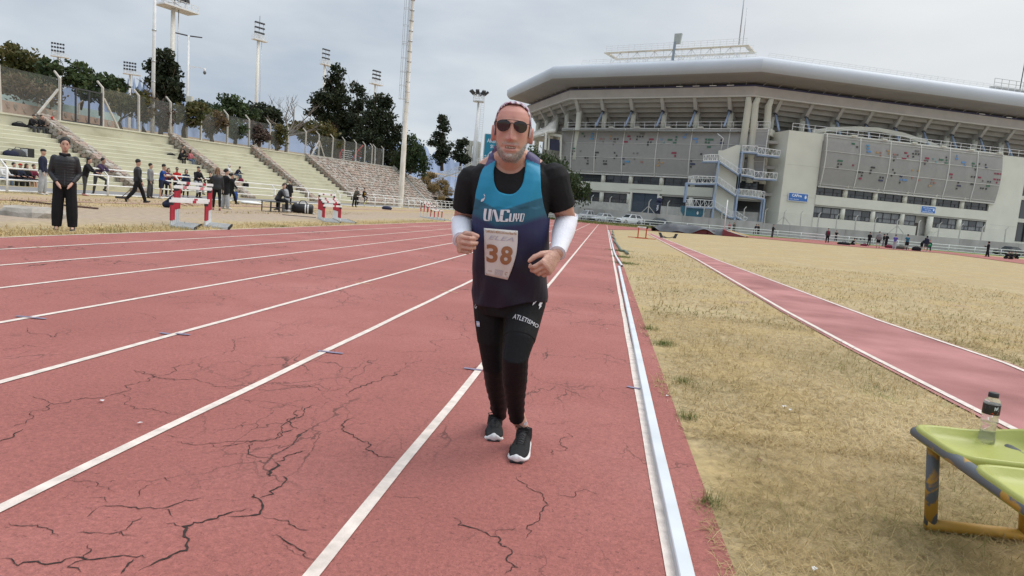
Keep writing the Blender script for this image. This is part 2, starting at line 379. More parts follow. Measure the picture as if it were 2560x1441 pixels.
# short coloured marks across the lines
M_BLUE = mat('faded_blue_mark', (.20, .17, .24), .8, .2, 20); M_YEL = mat('faded_yellow_mark', (.62, .42, .2), .8, .2, 20)
def mark(p, q, m, w=.03):
 a, b_ = at_g(*p), at_g(*q); d = (b_-a).normalized(); n = Vector((-d.y, d.x, 0))*w/2
 MB_ = MB(); MB_.quad(*[Vector((v.x, v.y, gz(v.x, v.y)+.0135)) for v in (a-n, b_-n, b_+n, a+n)])
 MB_.build('lane_mark', m)['kind'] = 'structure'
for p, q in [((795, 881), (857, 888)), ((1160, 924), (1205, 930)), ((1567, 970), (1600, 977)), ((400, 836), (425, 839)), ((440, 838), (475, 841)), ((40, 794), (78, 797)), ((80, 798), (115, 801))]: mark(p, q, M_BLUE, .04)
for p, q in [((676, 684), (722, 689)), ((886, 708), (931, 713)), ((1100, 729), (1144, 734)), ((1541, 776), (1562, 779)), ((80, 619), (120, 623)), ((1000, 573), (1040, 576))]: mark(p, q, M_YEL, .018)
for x0, x1, y in [(-9.3, .35, 29.5), (-9.3, .35, 47.0)]:
 b_ = MB(); b_.loft([[(x, y, gz(x, y)+.0135), (x, y+.04, gz(x, y)+.0135)] for x in np.linspace(x0, x1, 12)], cap=False, closed=False); b_.build('cross_mark', M_LINE)['kind'] = 'structure'
# cracks in the rubber: open, dark, torn seams following the photograph
S8 = 800/2131
def c8(*p): return [(x*S8, 900+y*S8) for x, y in p]
CR = [(9, c8((805, 1441), (835, 1400), (890, 1340))), (14, c8((920, 1420), (1000, 1385), (1060, 1350), (1150, 1310), (1250, 1265), (1245, 1230), (1225, 1190), (1215, 1120), (1290, 1095), (1400, 1075), (1460, 1050), (1560, 1020), (1640, 1005))),
 (14, c8((1520, 1055), (1700, 1045), (1730, 1040), (1745, 965), (1720, 935), (1685, 905))), (11, c8((1730, 930), (1820, 905), (1835, 870), (1890, 830), (1905, 815), (1885, 785))),
 (17, c8((1800, 785), (1815, 740), (1830, 690))), (9, c8((1830, 690), (1890, 680), (1915, 645), (2040, 610))), (7, c8((1740, 1045), (1780, 1070), (1920, 1085), (1960, 1120), (2060, 1145))),
 (9, c8((0, 1340), (40, 1335), (90, 1355), (120, 1385), (270, 1370), (440, 1340), (620, 1345), (880, 1325), (1000, 1325))), (6, c8((590, 1240), (605, 1290), (580, 1340), (540, 1430))),
 (7, c8((650, 995), (810, 985), (920, 1005), (1000, 995), (1080, 1000), (1240, 945), (1360, 935))), (4, c8((660, 995), (580, 1060))), (6, c8((1080, 1005), (1150, 1060))), (5, c8((600, 930), (710, 960))), (5, c8((1200, 1120), (1090, 1095))),
 (5, c8((880, 1185), (690, 1170), (500, 1165))), (5, c8((790, 1180), (850, 1130), (950, 1060))), (5, c8((60, 1095), (130, 1120), (320, 1140), (350, 1170), (390, 1190))), (7, c8((1800, 1190), (1900, 1220), (1960, 1250), (2000, 1280), (2110, 1345))),
 (9, c8((0, 555), (30, 540), (90, 510), (155, 470))), (6, c8((75, 385), (215, 350), (315, 345), (310, 320), (345, 300), (480, 275), (600, 265), (770, 235), (830, 180), (990, 150), (1030, 115), (1140, 60), (1310, 0))),
 (5, c8((215, 350), (215, 400), (60, 460))), (5, c8((345, 300), (280, 270), (190, 250))), (5, c8((770, 235), (830, 245), (840, 290), (885, 335), (1060, 350), (1215, 375))), (6, c8((900, 70), (905, 90), (1020, 115), (1120, 140), (1400, 160), (1500, 185), (1600, 205))),
 (4, c8((1600, 260), (1800, 290), (2000, 325), (2030, 330))), (8, c8((2120, 310), (2030, 330), (2030, 355), (1960, 395), (1910, 415), (1930, 440), (2080, 490))), (5, c8((1100, 555), (1340, 575), (1500, 555), (1700, 550), (1830, 535))), (9, c8((1830, 535), (1880, 490), (1950, 470))),
 (6, c8((1700, 550), (1665, 600), (1740, 660), (1830, 690))), (4, c8((1640, 420), (1605, 465))), (4, c8((1780, 165), (2130, 190))), (4, c8((1080, 505), (1180, 525))), (4, c8((1030, 830), (910, 930))), (4, c8((430, 810), (640, 825), (720, 860), (755, 885))), (4, c8((1090, 790), (1140, 830))),
 (6, [(1300, 1188), (1318, 1216), (1360, 1250), (1350, 1292), (1303, 1352)]), (8, [(1262, 1441), (1265, 1402), (1246, 1347), (1190, 1326), (1130, 1296)]), (4, [(1246, 1347), (1262, 1330), (1290, 1325)]), (5, [(1412, 1078), (1398, 1108), (1376, 1142)]), (3, [(1320, 1048), (1440, 1062)]),
 (5, [(1142, 812), (1100, 850), (1020, 882), (958, 880)]), (9, [(1002, 926), (992, 940), (930, 962), (880, 980), (868, 995)]), (4, [(878, 974), (780, 968), (690, 965)]), (8, [(892, 1045), (858, 1082), (895, 1102), (918, 1108), (915, 1128), (935, 1138), (1000, 1152)]), (7, [(762, 1018), (735, 1048), (720, 1058), (700, 1085), (640, 1105), (520, 1112)]),
 (4, [(1060, 900), (1000, 926)]), (5, [(335, 928), (392, 946), (440, 958)]), (4, [(600, 838), (560, 884), (500, 905)]), (4, [(0, 880), (60, 866), (110, 868)]), (5, [(70, 820), (140, 846), (155, 830)]), (3, [(700, 1352), (770, 1390)]), (3, [(980, 1244), (1060, 1252)]), (3, [(850, 820), (990, 842), (1040, 830)]),
 (4, [(1380, 1240), (1440, 1232), (1500, 1238)]), (3, [(1340, 930), (1400, 965), (1385, 1000)]), (3, [(1450, 760), (1480, 790), (1470, 830)]), (4, [(620, 800), (700, 815), (760, 812)]), (4, [(300, 780), (370, 790), (380, 806)]), (4, [(100, 690), (180, 696), (300, 690)]), (4, [(500, 640), (640, 652), (760, 640)]), (4, [(700, 770), (830, 775), (900, 764)])]
def rough_line(pts, rough):
 pts = [np.array([p.x, p.y]) for p in pts]
 for lev in range(5):
  o = [pts[0]]
  for a, b_ in zip(pts, pts[1:]):
   L_ = np.linalg.norm(b_-a)
   if L_ > .025:
    d = (b_-a)/L_; m = (a+b_)/2 + np.array([-d[1], d[0]])*rng.normal()*L_*rough; o.append(m)
   o.append(b_)
  pts = o
 return pts
cb = MB()
for wpx, pl in CR:
 pts = rough_line([at_g(*p) for p in pl], .17); n = len(pts); rows = []
 wmm = wpx*.72/1000
 for i, p in enumerate(pts):
  d = pts[min(i+1, n-1)]-pts[max(i-1, 0)]; d = d/np.linalg.norm(d); nn = np.array([-d[1], d[0]])
  tap = min(1, 6*min(i, n-1-i)/n+.15); w = wmm*tap*rng.uniform(.35, 1.3)
  a, b_ = p-nn*w*.5, p+nn*w*.5
  rows.append([(a[0], a[1], gz(*a)+.0085), (b_[0], b_[1], gz(*b_)+.0085)])
 cb.loft(rows, cap=False, closed=False)
tag(cb.build('track_cracks', mat('crack_dark_base', (.03, .02, .017), .95, .3, 60), fix=False), kind='stuff')  # flat dark brown ribbons laid on the rubber as cracks
# ---------------------------------------------------------------- distant hills
def hill(name, pts, dist, col):
 """pts: px positions of the ridge line, turned into a real ridge DIST metres away with a slope towards the viewer"""
 b_ = MB(); rid = []; 
 for x, y in pts:
  d = ray(x, y); k = dist/math.hypot(d.x, d.y); rid.append(EYE+d*k)
 rows = []
 for f, zf in ((1.0, 1), (.9, .62), (.8, .3), (.66, -.02)):
  rows.append([(p.x*f, p.y*f, p.z*zf*(1+.08*math.sin(i*2.3+f*9)) if zf > 0 else -5) for i, p in enumerate(rid)])
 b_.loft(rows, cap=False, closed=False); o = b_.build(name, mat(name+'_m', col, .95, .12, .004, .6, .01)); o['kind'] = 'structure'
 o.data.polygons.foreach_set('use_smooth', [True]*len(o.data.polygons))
def ridge(p):
 o = []
 for a, b_ in zip(p, p[1:]):
  for k in range(6):
   t = k/6; o.append((a[0]+(b_[0]-a[0])*t, a[1]+(b_[1]-a[1])*t+rng.normal()*.25))
 return o+[p[-1]]
hill('hills', ridge([(-300, 250), (0, 230), (270, 214), (305, 206), (335, 211), (365, 207), (400, 222), (450, 247), (520, 268), (600, 285), (700, 305), (850, 345), (960, 352), (1040, 352), (1085, 388), (1130, 396), (1180, 410), (1260, 440), (1400, 480)]), 4200, (.20, .245, .34))  # the blue of distance haze is put into the hills' base colour
# ---------------------------------------------------------------- grandstand of pale yellow concrete on the left
def ztop(y): return 4.5+.027*(y-36)
M_STAND = bpy.data.materials.new('lime_washed_concrete')
def _stand():
 m = M_STAND; m.use_nodes = True; N = m.node_tree.nodes; L = m.node_tree.links; b = N['Principled BSDF']; b.inputs['Roughness'].default_value = .85
 tc = N.new('ShaderNodeTexCoord'); n = N.new('ShaderNodeTexNoise'); n.inputs['Scale'].default_value = .7; n.inputs['Detail'].default_value = 7; n.inputs['Roughness'].default_value = .6
 mp = N.new('ShaderNodeMapping'); mp.inputs['Scale'].default_value = (1, .5, 1.6); L.new(tc.outputs['Object'], mp.inputs[0]); L.new(mp.outputs[0], n.inputs['Vector'])
 r = ramp_node(N, [(.25, (.36, .34, .235)), (.42, (.47, .455, .34)), (.6, (.52, .505, .38)), (.8, (.48, .475, .39))]); L.new(n.outputs[0], r.inputs[0])
 n2 = N.new('ShaderNodeTexNoise'); n2.inputs['Scale'].default_value = 2.6; n2.inputs['Detail'].default_value = 6; n2.inputs['Roughness'].default_value = .7; mp2 = N.new('ShaderNodeMapping'); mp2.inputs['Scale'].default_value = (1, .8, 2.0); L.new(tc.outputs['Object'], mp2.inputs[0]); L.new(mp2.outputs[0], n2.inputs['Vector'])
 mr = N.new('ShaderNodeMapRange'); mr.inputs[1].default_value = .63; mr.inputs[2].default_value = .75; mr.inputs[4].default_value = .75; L.new(n2.outputs[0], mr.inputs[0])
 mx = N.new('ShaderNodeMix'); mx.data_type = 'RGBA'; L.new(mr.outputs[0], mx.inputs['Factor']); L.new(r.outputs[0], mx.inputs['A']); mx.inputs['B'].default_value = (.16, .145, .10, 1)
 L.new(mx.outputs['Result'], b.inputs['Base Color'])
_stand()
STONES = [mat('grey_brown_stone', (.30, .255, .21), .9, .25, 3, .4, 25), mat('pink_brown_stone', (.36, .27, .22), .9, .22, 3, .4, 25), mat('pale_grey_stone', (.37, .34, .30), .9, .2, 3, .4, 25)]
MORTAR = mat('dark_mortar', (.22, .19, .16), .95, .2, 4, .5, 40)
WALLS = [26.5, 39.3, 52.3, 65.2, 77.6]; NR = 13
X0, X1 = -29.5, -36.0
def rowx(i): return X0-.5*i
def rowz(i, y): return .4+(i+1)*(ztop(y)-.75-.4)/NR
st = thing('grandstand', 'pale yellow concrete grandstand with stepped rows facing the running track', 'grandstand', (-33, 48, 0))
sect = [(12.0, 26.0)] + [(a+.5, b-.5) for a, b in zip(WALLS, WALLS[1:])]
for a, b in sect:
 for i in range(NR):
  m = MB(); xa, xb = rowx(i), rowx(i)-.5
  ys = np.linspace(a, b, 5); j = [rng.normal()*.004 for _ in ys]
  prof = []
  for y, q in zip(ys, j):
   z0 = .35 if i == 0 else rowz(i-1, y)-.02; z1 = rowz(i, y)
   prof.append([(xa+q, y, z0), (xa+q, y, z1-.03), (xa-.03+q, y, z1), (xb-.02, y, z1), (xb-.02, y, z0)])
  m.loft(prof); m.build('terrace_step', M_STAND, st)
 m = MB(); m.loft([[(X1, y, rowz(NR-1, y)-.02), (X1, y, ztop(y)-.10), (X1-.45, y, ztop(y)-.10), (X1-.45, y, rowz(NR-1, y)-.02)] for y in (a-.5, b+.5)]); m.build('back_wall', M_STAND, st)
 m = MB(); m.loft([[(X1+.06, y, ztop(y)-.098), (X1+.06, y, ztop(y)), (X1-.55, y, ztop(y)), (X1-.55, y, ztop(y)-.098)] for y in (a-.5, b+.5)]); m.build('coping', mat('pale_coping', (.57, .55, .43), .85, .08, 2), st)
# upper terrace ground behind
m = MB(); ys = [0, 12, 36, 60, 80, 100, 112, 130, 200]
m.loft([[(X1-.45, y, ztop(y)-.12), (-41, y, ztop(y)+.15), (-50, y, ztop(y)+1.1), (-75, y, ztop(y)+2.6), (-140, y, ztop(y)+4), (-400, y, ztop(y)+6)] for y in ys], cap=False, closed=False)
m.build('upper_terrace', M_DIRT, fix=False)['kind'] = 'structure'
def stone_mesh(name, sx, sy, sz, seed):
 r = random.Random(seed); b = MB()
 vs = []
 for z, k in ((-.5, .9), (.25, 1.0), (.5, .72)):
  for q in range(6):
   a = 2*math.pi*q/6+r.uniform(-.2, .2); rr = k*r.uniform(.42, .56)
   vs.append((sx*rr*math.cos(a)*1.1, sy*rr*math.sin(a)*1.1, sz*(z+r.uniform(-.08, .08))))
 b.add(vs, [(j*6+q, j*6+(q+1) % 6, (j+1)*6+(q+1) % 6, (j+1)*6+q) for j in range(2) for q in range(6)]+[(12, 13, 14, 15, 16, 17)])
 return b
STONE_ME = [[stone_mesh('stone', 1, 1, 1, s).mesh('stone', mm) for s in range(4)] for mm in STONES]
def put_stone(parent, loc, sc, nrm, spin, ori=None):
 me = random.choice(random.choice(STONE_ME)); o = bpy.data.objects.new('stone', me); COL.objects.link(o); o.parent = parent
 q = Vector(nrm).to_track_quat('Z', 'Y'); from mathutils import Quaternion
 q = q @ Quaternion((0, 0, 1), spin); o.rotation_mode = 'QUATERNION'; o.rotation_quaternion = q
 o.location = Vector(loc)-Vector(parent.location); o.scale = sc; return o
def profile_z(x, y):      # line of the stand's slope
 t = (X0+.6-x)/(X0+.6-X1); return .35+(ztop(y)-.35)*min(1.03, max(0, t))
WL = ['first stone stair wall across the pale grandstand, beside the black gate', 'stone stair wall running down between terraces behind the red and white hurdles', 'stone stair wall running down to the rail behind the bench of girls', 'stone edge wall where the pale terraces meet the stone slope']
for k, yw in enumerate(WALLS[1:]):
 e = thing('stone_wall', WL[k], 'stone wall', (-33, yw, 0), group='sloping stone walls of the grandstand')
 m = MB(); w = .5 if k < 3 else .35
 xs = np.linspace(X0+.75, X1-.1, 10)
 m.loft([[(x, yw-w+.06, .2), (x, yw-w+.06, profile_z(x, yw)+.18), (x, yw+w-.06, profile_z(x, yw)+.18), (x, yw+w-.06, .2)] for x in xs]); m.build('wall_core', MORTAR, e)
 slope = Vector((-(ztop(yw)-.35)/(X0+.6-X1), 0, 1)); slope = Vector(((ztop(yw)-.35), 0, (X0+.6-X1))).normalized()
 step = .36; n = int((X0+.75-X1)*1.25/step)
 for i in range(n):
  x = X0+.7-(i+.5)*(X0+.75-X1)/n
  for j in range(3):
   y = yw-w+.17+j*(2*w-.34)/2
   put_stone(e, (x+rng.normal()*.03, y+rng.normal()*.02, profile_z(x, yw)+.19), (.42*rng.uniform(.8, 1.15), .38*rng.uniform(.8, 1.1), .16*rng.uniform(.7, 1.3)), slope, rng.uniform(-.4, .4))
  for s in (-1,):      # side facing the camera
   for zz in (.02, -.24):
    put_stone(e, (x, yw+s*(w-.05), profile_z(x, yw)+zz), (.36, .26, .12), (0, s, 0), rng.uniform(-.5, .5)+.6)
# big paved stone slope beyond the last terrace
e = thing('stone_slope', 'wide grey stone paved slope beside the last terrace behind the tall white pole', 'stone slope', (-33, 94, 0))
SA, SB = 77.95, 111.5
def slope_pt(u, v, h=0.0):      # u 0..1 along, v 0..1 up
 y = SA+(SB-SA)*u; xb, zb = X0+.3, .45; zt = ztop(y); x = xb+(X1-.2-xb)*v; z = zb+(zt-zb)*v
 nv = Vector((zt-zb, 0, (xb-X1+.2))).normalized(); return Vector((x, y, z))+nv*h
m = MB(); m.loft([[tuple(slope_pt(u, v)) for v in np.linspace(0, 1, 6)] for u in np.linspace(0, 1, 12)], cap=False, closed=False); m.build('slope_bed', MORTAR, e)
m = MB(); m.loft([[(X1+.1, y, ztop(y)-.03), (X1+.1, y, ztop(y)+.1), (X1-.5, y, ztop(y)+.1), (X1-.5, y, ztop(y)-.3)] for y in (SA, SB)]); m.build('coping', CONC, e)
nv = Vector((4.9, 0, 6.4)).normalized(); cand = []
nu, nvv = 62, 17
for i in range(nu):
 for j in range(nvv): cand.append(((i+.5+rng.uniform(-.2, .2)+.5*(j % 2))/nu, (j+.5+rng.uniform(-.2, .2))/nvv))
cand = [c for c in cand if c[0] < .995]; cand.sort(key=lambda c: c[0])
for u, v in cand[:300]:
 put_stone(e, slope_pt(u, v, .02), (.62*rng.uniform(.7, 1.1), .52*rng.uniform(.7, 1.1), .2*rng.uniform(.6, 1.4)), nv, rng.uniform(-.5, .5))
rest = [MB(), MB(), MB()]
for u, v in cand[300:]:
 p = slope_pt(u, v, .02); k = random.randrange(3); src = stone_mesh('s', .62*rng.uniform(.7, 1.1), .52*rng.uniform(.7, 1.1), .2*rng.uniform(.6, 1.4), random.randrange(999)); q = nv.to_track_quat('Z', 'Y').to_matrix()
 rest[0].cm = k; rest[0].add([p + q @ Vector(x) for x in src.v], src.f)
rest[0].build('stones', STONES, e)['kind'] = 'stuff'
# second, overgrown slope at the end, turning away to the right
e2 = thing('stone_bank', 'overgrown stone bank past the slope with dry yellow bushes on top', 'stone bank', (-34, 118, 0))
def bank(u, v, h=0.0):
 y = 112.2+u*16; xb = X0-.3+u*2.2; xt = X1-.2+u*4.5; zb, zt = .4, 6.4-u*2.6
 z = zb+(zt-zb)*v; return Vector((xb+(xt-xb)*v, y, z))+Vector((.6, 0, .8))*h
m = MB(); m.loft([[tuple(bank(u, v)) for v in np.linspace(0, 1, 5)]+[(-60, 112.2+u*16, 5.5)] for u in np.linspace(0, 1, 8)], cap=False, closed=False); m.build('bank_bed', MORTAR, e2)
for i in range(20):
 for j in range(11):
  u, v = (i+.5+rng.uniform(-.3, .3))/20, (j+.5+rng.uniform(-.3, .3))/11
  put_stone(e2, bank(u, v, .02), (.75*rng.uniform(.7, 1.1), .6*rng.uniform(.7, 1.1), .22), (.6, -.15, .8), rng.uniform(-.6, .6))
m = MB(); a = slope_pt(.999, 0, .02); b_ = slope_pt(.999, 1, .02); m.loft([[(a.x, a.y-.05, a.z), (a.x, a.y-.05, a.z+.35), (a.x, a.y+.35, a.z+.35), (a.x, a.y+.35, a.z)], [(b_.x, b_.y-.05, b_.z), (b_.x, b_.y-.05, b_.z+.4), (b_.x, b_.y+.35, b_.z+.4), (b_.x, b_.y+.35, b_.z)]]); m.build('edge_kerb', CONC, e2)
# concrete ramp by the end of the bank
m = MB(); m.hexa([(-27, 113, .24), (-14, 113, .24), (-14, 135, .24), (-27, 135, .24)], [(-27, 113, .28), (-14, 113, .28), (-14, 135, 1.9), (-27, 135, 1.9)]); m.build('ramp', M_ROAD)['kind'] = 'structure'
# ---------------------------------------------------------------- wire fence along the top, concrete posts with bent heads
M_WIRE = see_through('diamond_wire_mesh', (.20, .21, .19), .26, .7)
M_POST = mat('precast_post_concrete', (.50, .47, .42), .9, .12, 3, .2, 30)
def post_mb(h=2.75, lean=(-.42, .45), w=.13):
 b = MB(); b.loft([[(-w/2*k, -w/2, z), (w/2*k, -w/2, z), (w/2*k, w/2, z), (-w/2*k, w/2, z)] for z, k in ((-.1, 1.25), (h*.5, 1.05), (h, 1))])
 lx, lz = lean; t = Vector((lx, 0, lz)).normalized(); s = Vector((t.z, 0, -t.x))*w/2
 B_ = [Vector((-w/2, -w/2, h)), Vector((w/2, -w/2, h)), Vector((w/2, w/2, h)), Vector((-w/2, w/2, h))]; c = Vector((lx, 0, h+lz))
 b.hexa(B_, [c-s*.7+Vector((0, -w*.4, 0)), c+s*.7+Vector((0, -w*.4, 0)), c+s*.7+Vector((0, w*.4, 0)), c-s*.7+Vector((0, w*.4, 0))]); return b
fy = [30.0, 34.0, 36.5, 40.9, 44.8, 48.6, 52.4, 56.7, 60.9, 64.9, 69.1, 73.3, 77.8, 81.6, 85.8, 89.8, 94.2, 97.9, 101.0, 102.4, 106.3]
pm = post_mb().mesh('post', M_POST)
def fence_run(lab, ys, skip=()):
 f = thing('wire_fence', lab, 'fence', (-36.3, ys[0], 0))
 for i, y in enumerate(ys):
  o = bpy.data.objects.new('post', pm); COL.objects.link(o); o.parent = f; o.location = (0, y-ys[0], ztop(y)-.02); o.rotation_euler = (rng.normal()*.012, rng.normal()*.012, 0)
 for a, b in zip(ys, ys[1:]):
  if (a, b) in skip: continue
  m = MB(); m.quad((-36.36, a+.07, ztop(a)+.05), (-36.36, b-.07, ztop(b)+.05), (-36.36, b-.07, ztop(b)+2.72), (-36.36, a+.07, ztop(a)+2.72)); m.build('wire_panel', M_WIRE, f)
 return f
f1 = fence_run('tall wire fence on bent concrete posts left of the black gate', fy[:4])
f2 = fence_run('long wire fence on bent concrete posts along the top of the grandstand', fy[4:])
def brace(f, y, dy, dx=0.0):
 m = MB(); m.bar((-36.3, y, ztop(y)+2.0), (-36.3+dx, y+dy, ztop(y)-.05), .11); m.build('brace', M_POST, f)
brace(f1, 40.9-.1, -1.9, .1); brace(f2, 44.8+.1, 1.6); brace(f2, 81.6-.1, -2.0); brace(f2, 81.6+.1, 1.9)
g = thing('mesh_gate', 'black framed wire gate in the fence above the grandstand', 'gate', (-36.3, 42.8, 0))
for y in (41.08, 42.3, 43.5, 44.65):
 m = MB(); m.bar((-36.3, y, ztop(y)+.02), (-36.3, y, ztop(y)+2.35), .09); m.build('gate_upright', DARK, g)
for z in (.06, 2.3):
 m = MB(); m.bar((-36.3, 41.13, ztop(41.1)+z), (-36.3, 44.6, ztop(44.6)+z), .085); m.build('gate_rail', DARK, g)
for a, b in ((41.14, 42.25), (42.36, 43.45), (43.56, 44.6)):
 m = MB(); m.quad((-36.31, a, ztop(a)+.12), (-36.31, b, ztop(b)+.12), (-36.31, b, ztop(b)+2.25), (-36.31, a, ztop(a)+2.25)); m.build('gate_mesh', see_through('dark_gate_mesh', (.05, .055, .055), .3), g)
# pink stone wall behind the left fence with posts of its own, and the painted wall beyond
w = thing('stone_wall', 'low pink stone wall behind the wire fence at the far left', 'stone wall', (-41, 40, 0))
def wl(t): return (-40.2-t*3.5, 30+t*26)
m = MB(); m.loft([[(wl(t)[0], wl(t)[1], ztop(40)-.3), (wl(t)[0], wl(t)[1], ztop(wl(t)[1])+1.35-t*.3), (wl(t)[0]-.5, wl(t)[1], ztop(wl(t)[1])+1.35-t*.3), (wl(t)[0]-.5, wl(t)[1], ztop(40)-.3)] for t in np.linspace(0, 1, 6)]); m.build('wall_core', mat('pink_mortar', (.40, .30, .24), .95, .12, 2, .4, 25), w)
for i in range(52):
 t = (i % 26+rng.uniform(.2, .8))/26; x, y = wl(t); zz = ztop(y)+.2+(i//26)*.62+rng.uniform(-.1, .12)
 put_stone(w, (x+.0, y, zz), (.5*rng.uniform(.7, 1.2), .42*rng.uniform(.7, 1.2), .10), (1, .12, 0), rng.uniform(0, 3))
for t in (.05, .32, .62, .8):
 x, y = wl(t); o = bpy.data.objects.new('post', pm); COL.objects.link(o); o.parent = w; o.location = (x-.3+41, y-40, ztop(y)+.3); o.rotation_euler = (0, 0, math.pi); o.scale = (.8, .8, .62)
w = thing('painted_wall', 'pale turquoise painted wall seen through the wire fence', 'wall', (-62, 68, 0))
m = MB(); m.hexa([(-61, 58, 5), (-60.7, 58, 5), (-60.7, 78, 5), (-61, 78, 5)], [(-61, 58, 8.6), (-60.7, 58, 8.6), (-60.7, 78, 8.9), (-61, 78, 8.9)]); m.build('wall_face', mat('turquoise_wash', (.38, .50, .50), .8, .12, 1), w)
m = MB(); m.box(-61.1, -60.6, 57.6, 58, 4.8, 8.9); m.build('wall_pier', mat('green_pier', (.18, .25, .17), .8), w)
# ---------------------------------------------------------------- white tube rail along the footpath
def rail_fence(lab, pts, post_d, top=1.25, mid=(.95, .5), base=True, lean=.28, r=.035, rows_from=None, side=-1, z_of=None):
 """pts: two ground points; posts with slanted heads carrying the upper tube"""
 A, B = Vector(pts[0]), Vector(pts[1]); Lm = (B-A).length; d = (B-A)/Lm; n = Vector((d.y, -d.x, 0))*side
 f = thing('tube_fence', lab, 'fence', (A.x, A.y, 0))
 zf = z_of or (lambda p: gz(p.x, p.y)); k = max(1, round(Lm/post_d))
 for i in range(k+1):
  p = A+d*(Lm*i/k); z = zf(p); m = MB(); m.tube([(p.x, p.y, z-.05), (p.x, p.y, z+.98)], .042, 8); m.build('post', WHITE, f, True)
  if lean:
   q = p+n*lean; m = MB(); m.bar((p.x, p.y, z+.95), (q.x, q.y, z+top), .05, .06); m.build('slanted_head', WHITE, f)
 for h, off in [(x, 0.0) for x in mid]+([(top, lean)] if lean else [])+([(.06, 0.0)] if base else []):
  P_ = [A+d*(Lm*i/24)+n*(off+.045) for i in range(25)]
  m = MB(); m.tube([(p.x, p.y, zf(p)+h) for p in P_], r, 7); m.build('rail', WHITE, f, True)
 return f
FX = -23.2
rail_fence('white tube fence between the footpath and the worn verge, nearest stretch', [(FX, 12.8, 0), (FX, 56, 0)], 5.2)
rail_fence('white tube fence stretch behind the bench of seated girls', [(FX, 57.0, 0), (FX, 75.5, 0)], 3.1)
rail_fence('white tube fence stretch in front of the tall white pole', [(FX, 78, 0), (FX, 91, 0)], 2.6)
rail_fence('white tube fence stretch farthest along the footpath', [(FX, 92, 0), (FX, 109, 0)], 2.6)
# ---------------------------------------------------------------- poles and floodlight towers
def at_d(px, py, D):
 d = ray(px, py); return EYE + d*(D/math.hypot(d.x, d.y))
def pole_base(px, py, D, z):
 p = at_d(px, py, D); return Vector((p.x, p.y, z))
def tower(lab, px, top, bot, D, zb, wpx, polew, facing, rows=3, wide=1.0):
 t_ = at_d(px, top, D); b_ = at_d(px, bot, D); H = t_.z-b_.z; Wd = wpx*D/FPX*1.1
 e = thing('floodlight_tower', lab, 'floodlight', (b_.x, b_.y, zb), facing, group='white floodlight towers')
 h = b_.z-zb; m = MB(); m.tube([(0, 0, 0), (0, 0, h*.5), (0, 0, h)], [polew, polew*.85, polew*.7], 10); m.build('pole', WHITE_OLD, e, True, True)
 m = MB(); m.tube([(polew*1.6, -.25, h*.15), (polew*1.6, -.25, h)], .05, 5); m.build('cable_pipe', STEEL, e, True, True)
 m = MB(); m.box(-Wd*.6, Wd*.9, -Wd*.35, Wd*.35, h, h+H*.06); m.build('platform', WHITE, e, local=True)
 m = MB()
 for k in range(6):
  x = -Wd*.55+k*Wd*1.4/5
  for y in (-Wd*.33, Wd*.33): m.bar((x, y, h+H*.06), (x, y, h+H*.32), .05)
 for z in (.2, .32):
  for y in (-Wd*.33, Wd*.33): m.bar((-Wd*.55, y, h+H*z), (Wd*.85, y, h+H*z), .05)
 o = m.build('railing', WHITE, e, local=True); o['kind'] = 'stuff'
 m = MB()
 xs = (-Wd*.5, -Wd*.02, Wd*.46)
 for x in xs: m.bar((x, -Wd*.1, h+H*.06), (x, -Wd*.1, h+H), .10)
 for i in range(rows):
  z = h+H*(.42+.55*i/(rows-1)); m.bar((xs[0], -Wd*.1, z), (xs[2], -Wd*.1, z), .10)
 m.bar((xs[0], -Wd*.1, h+H*.06), (xs[2], -Wd*.1, h+H*.42), .08); m.bar((xs[2], -Wd*.1, h+H*.06), (xs[0], -Wd*.1, h+H*.42), .08)
 m.build('lamp_frame', WHITE, e, local=True)
 for i in range(rows):
  z = h+H*(.42+.55*i/(rows-1))
  for k in range(5):
   x = -Wd*.46+k*Wd*.9/4; s = Wd*.085
   m = MB(); m.hexa([(x-s*.6, -.0, z-s*.5), (x+s*.6, -.0, z-s*.5), (x+s*.6, .0, z+s*.5), (x-s*.6, 0, z+s*.5)], [(x-s, -Wd*.28, z-s*1.1), (x+s, -Wd*.28, z-s*1.1), (x+s, -Wd*.24, z+s), (x-s, -Wd*.24, z+s)])
   m.build('lamp', BLACK, e, local=True)
 return e
tower('nearest white floodlight tower, cut off by the top of the photo', 433, -38, 22, 85, 5.5, 50, .30, R(70))
tower('small floodlight tower rising from the trees at the far left', 145, 110, 143, 230, 8, 19, .38, R(40))
tower('small floodlight tower above the blue hills', 325, 158, 187, 255, 8, 20, .42, R(35))
tower('tall slim floodlight tower alone in the open sky with a lightning rod', 646, 57, 102, 165, 8, 20, .42, R(60))
tower('floodlight tower whose head stands over the left end of the dark pine group', 812, 124, 163, 200, 8, 17, .40, R(60))
tower('floodlight tower rising out of the right part of the dark pine group', 938, 178, 212, 225, 8, 20, .38, R(60))
m = MB(); a = at_d(649, 57, 165); m.tube([a+Vector((0, 0, -1.5)), at_d(650, 40, 165)], .05, 5); m.build('lightning_rod', DARK, [o for o in scene.objects if o.name.startswith('floodlight_tower') and 'lightning' in o['label']][0]).parent
lr = scene.objects['lightning_rod']; par = lr.parent; lr.matrix_parent_inverse = Matrix.Rotation(-par.rotation_euler.z, 4, 'Z')
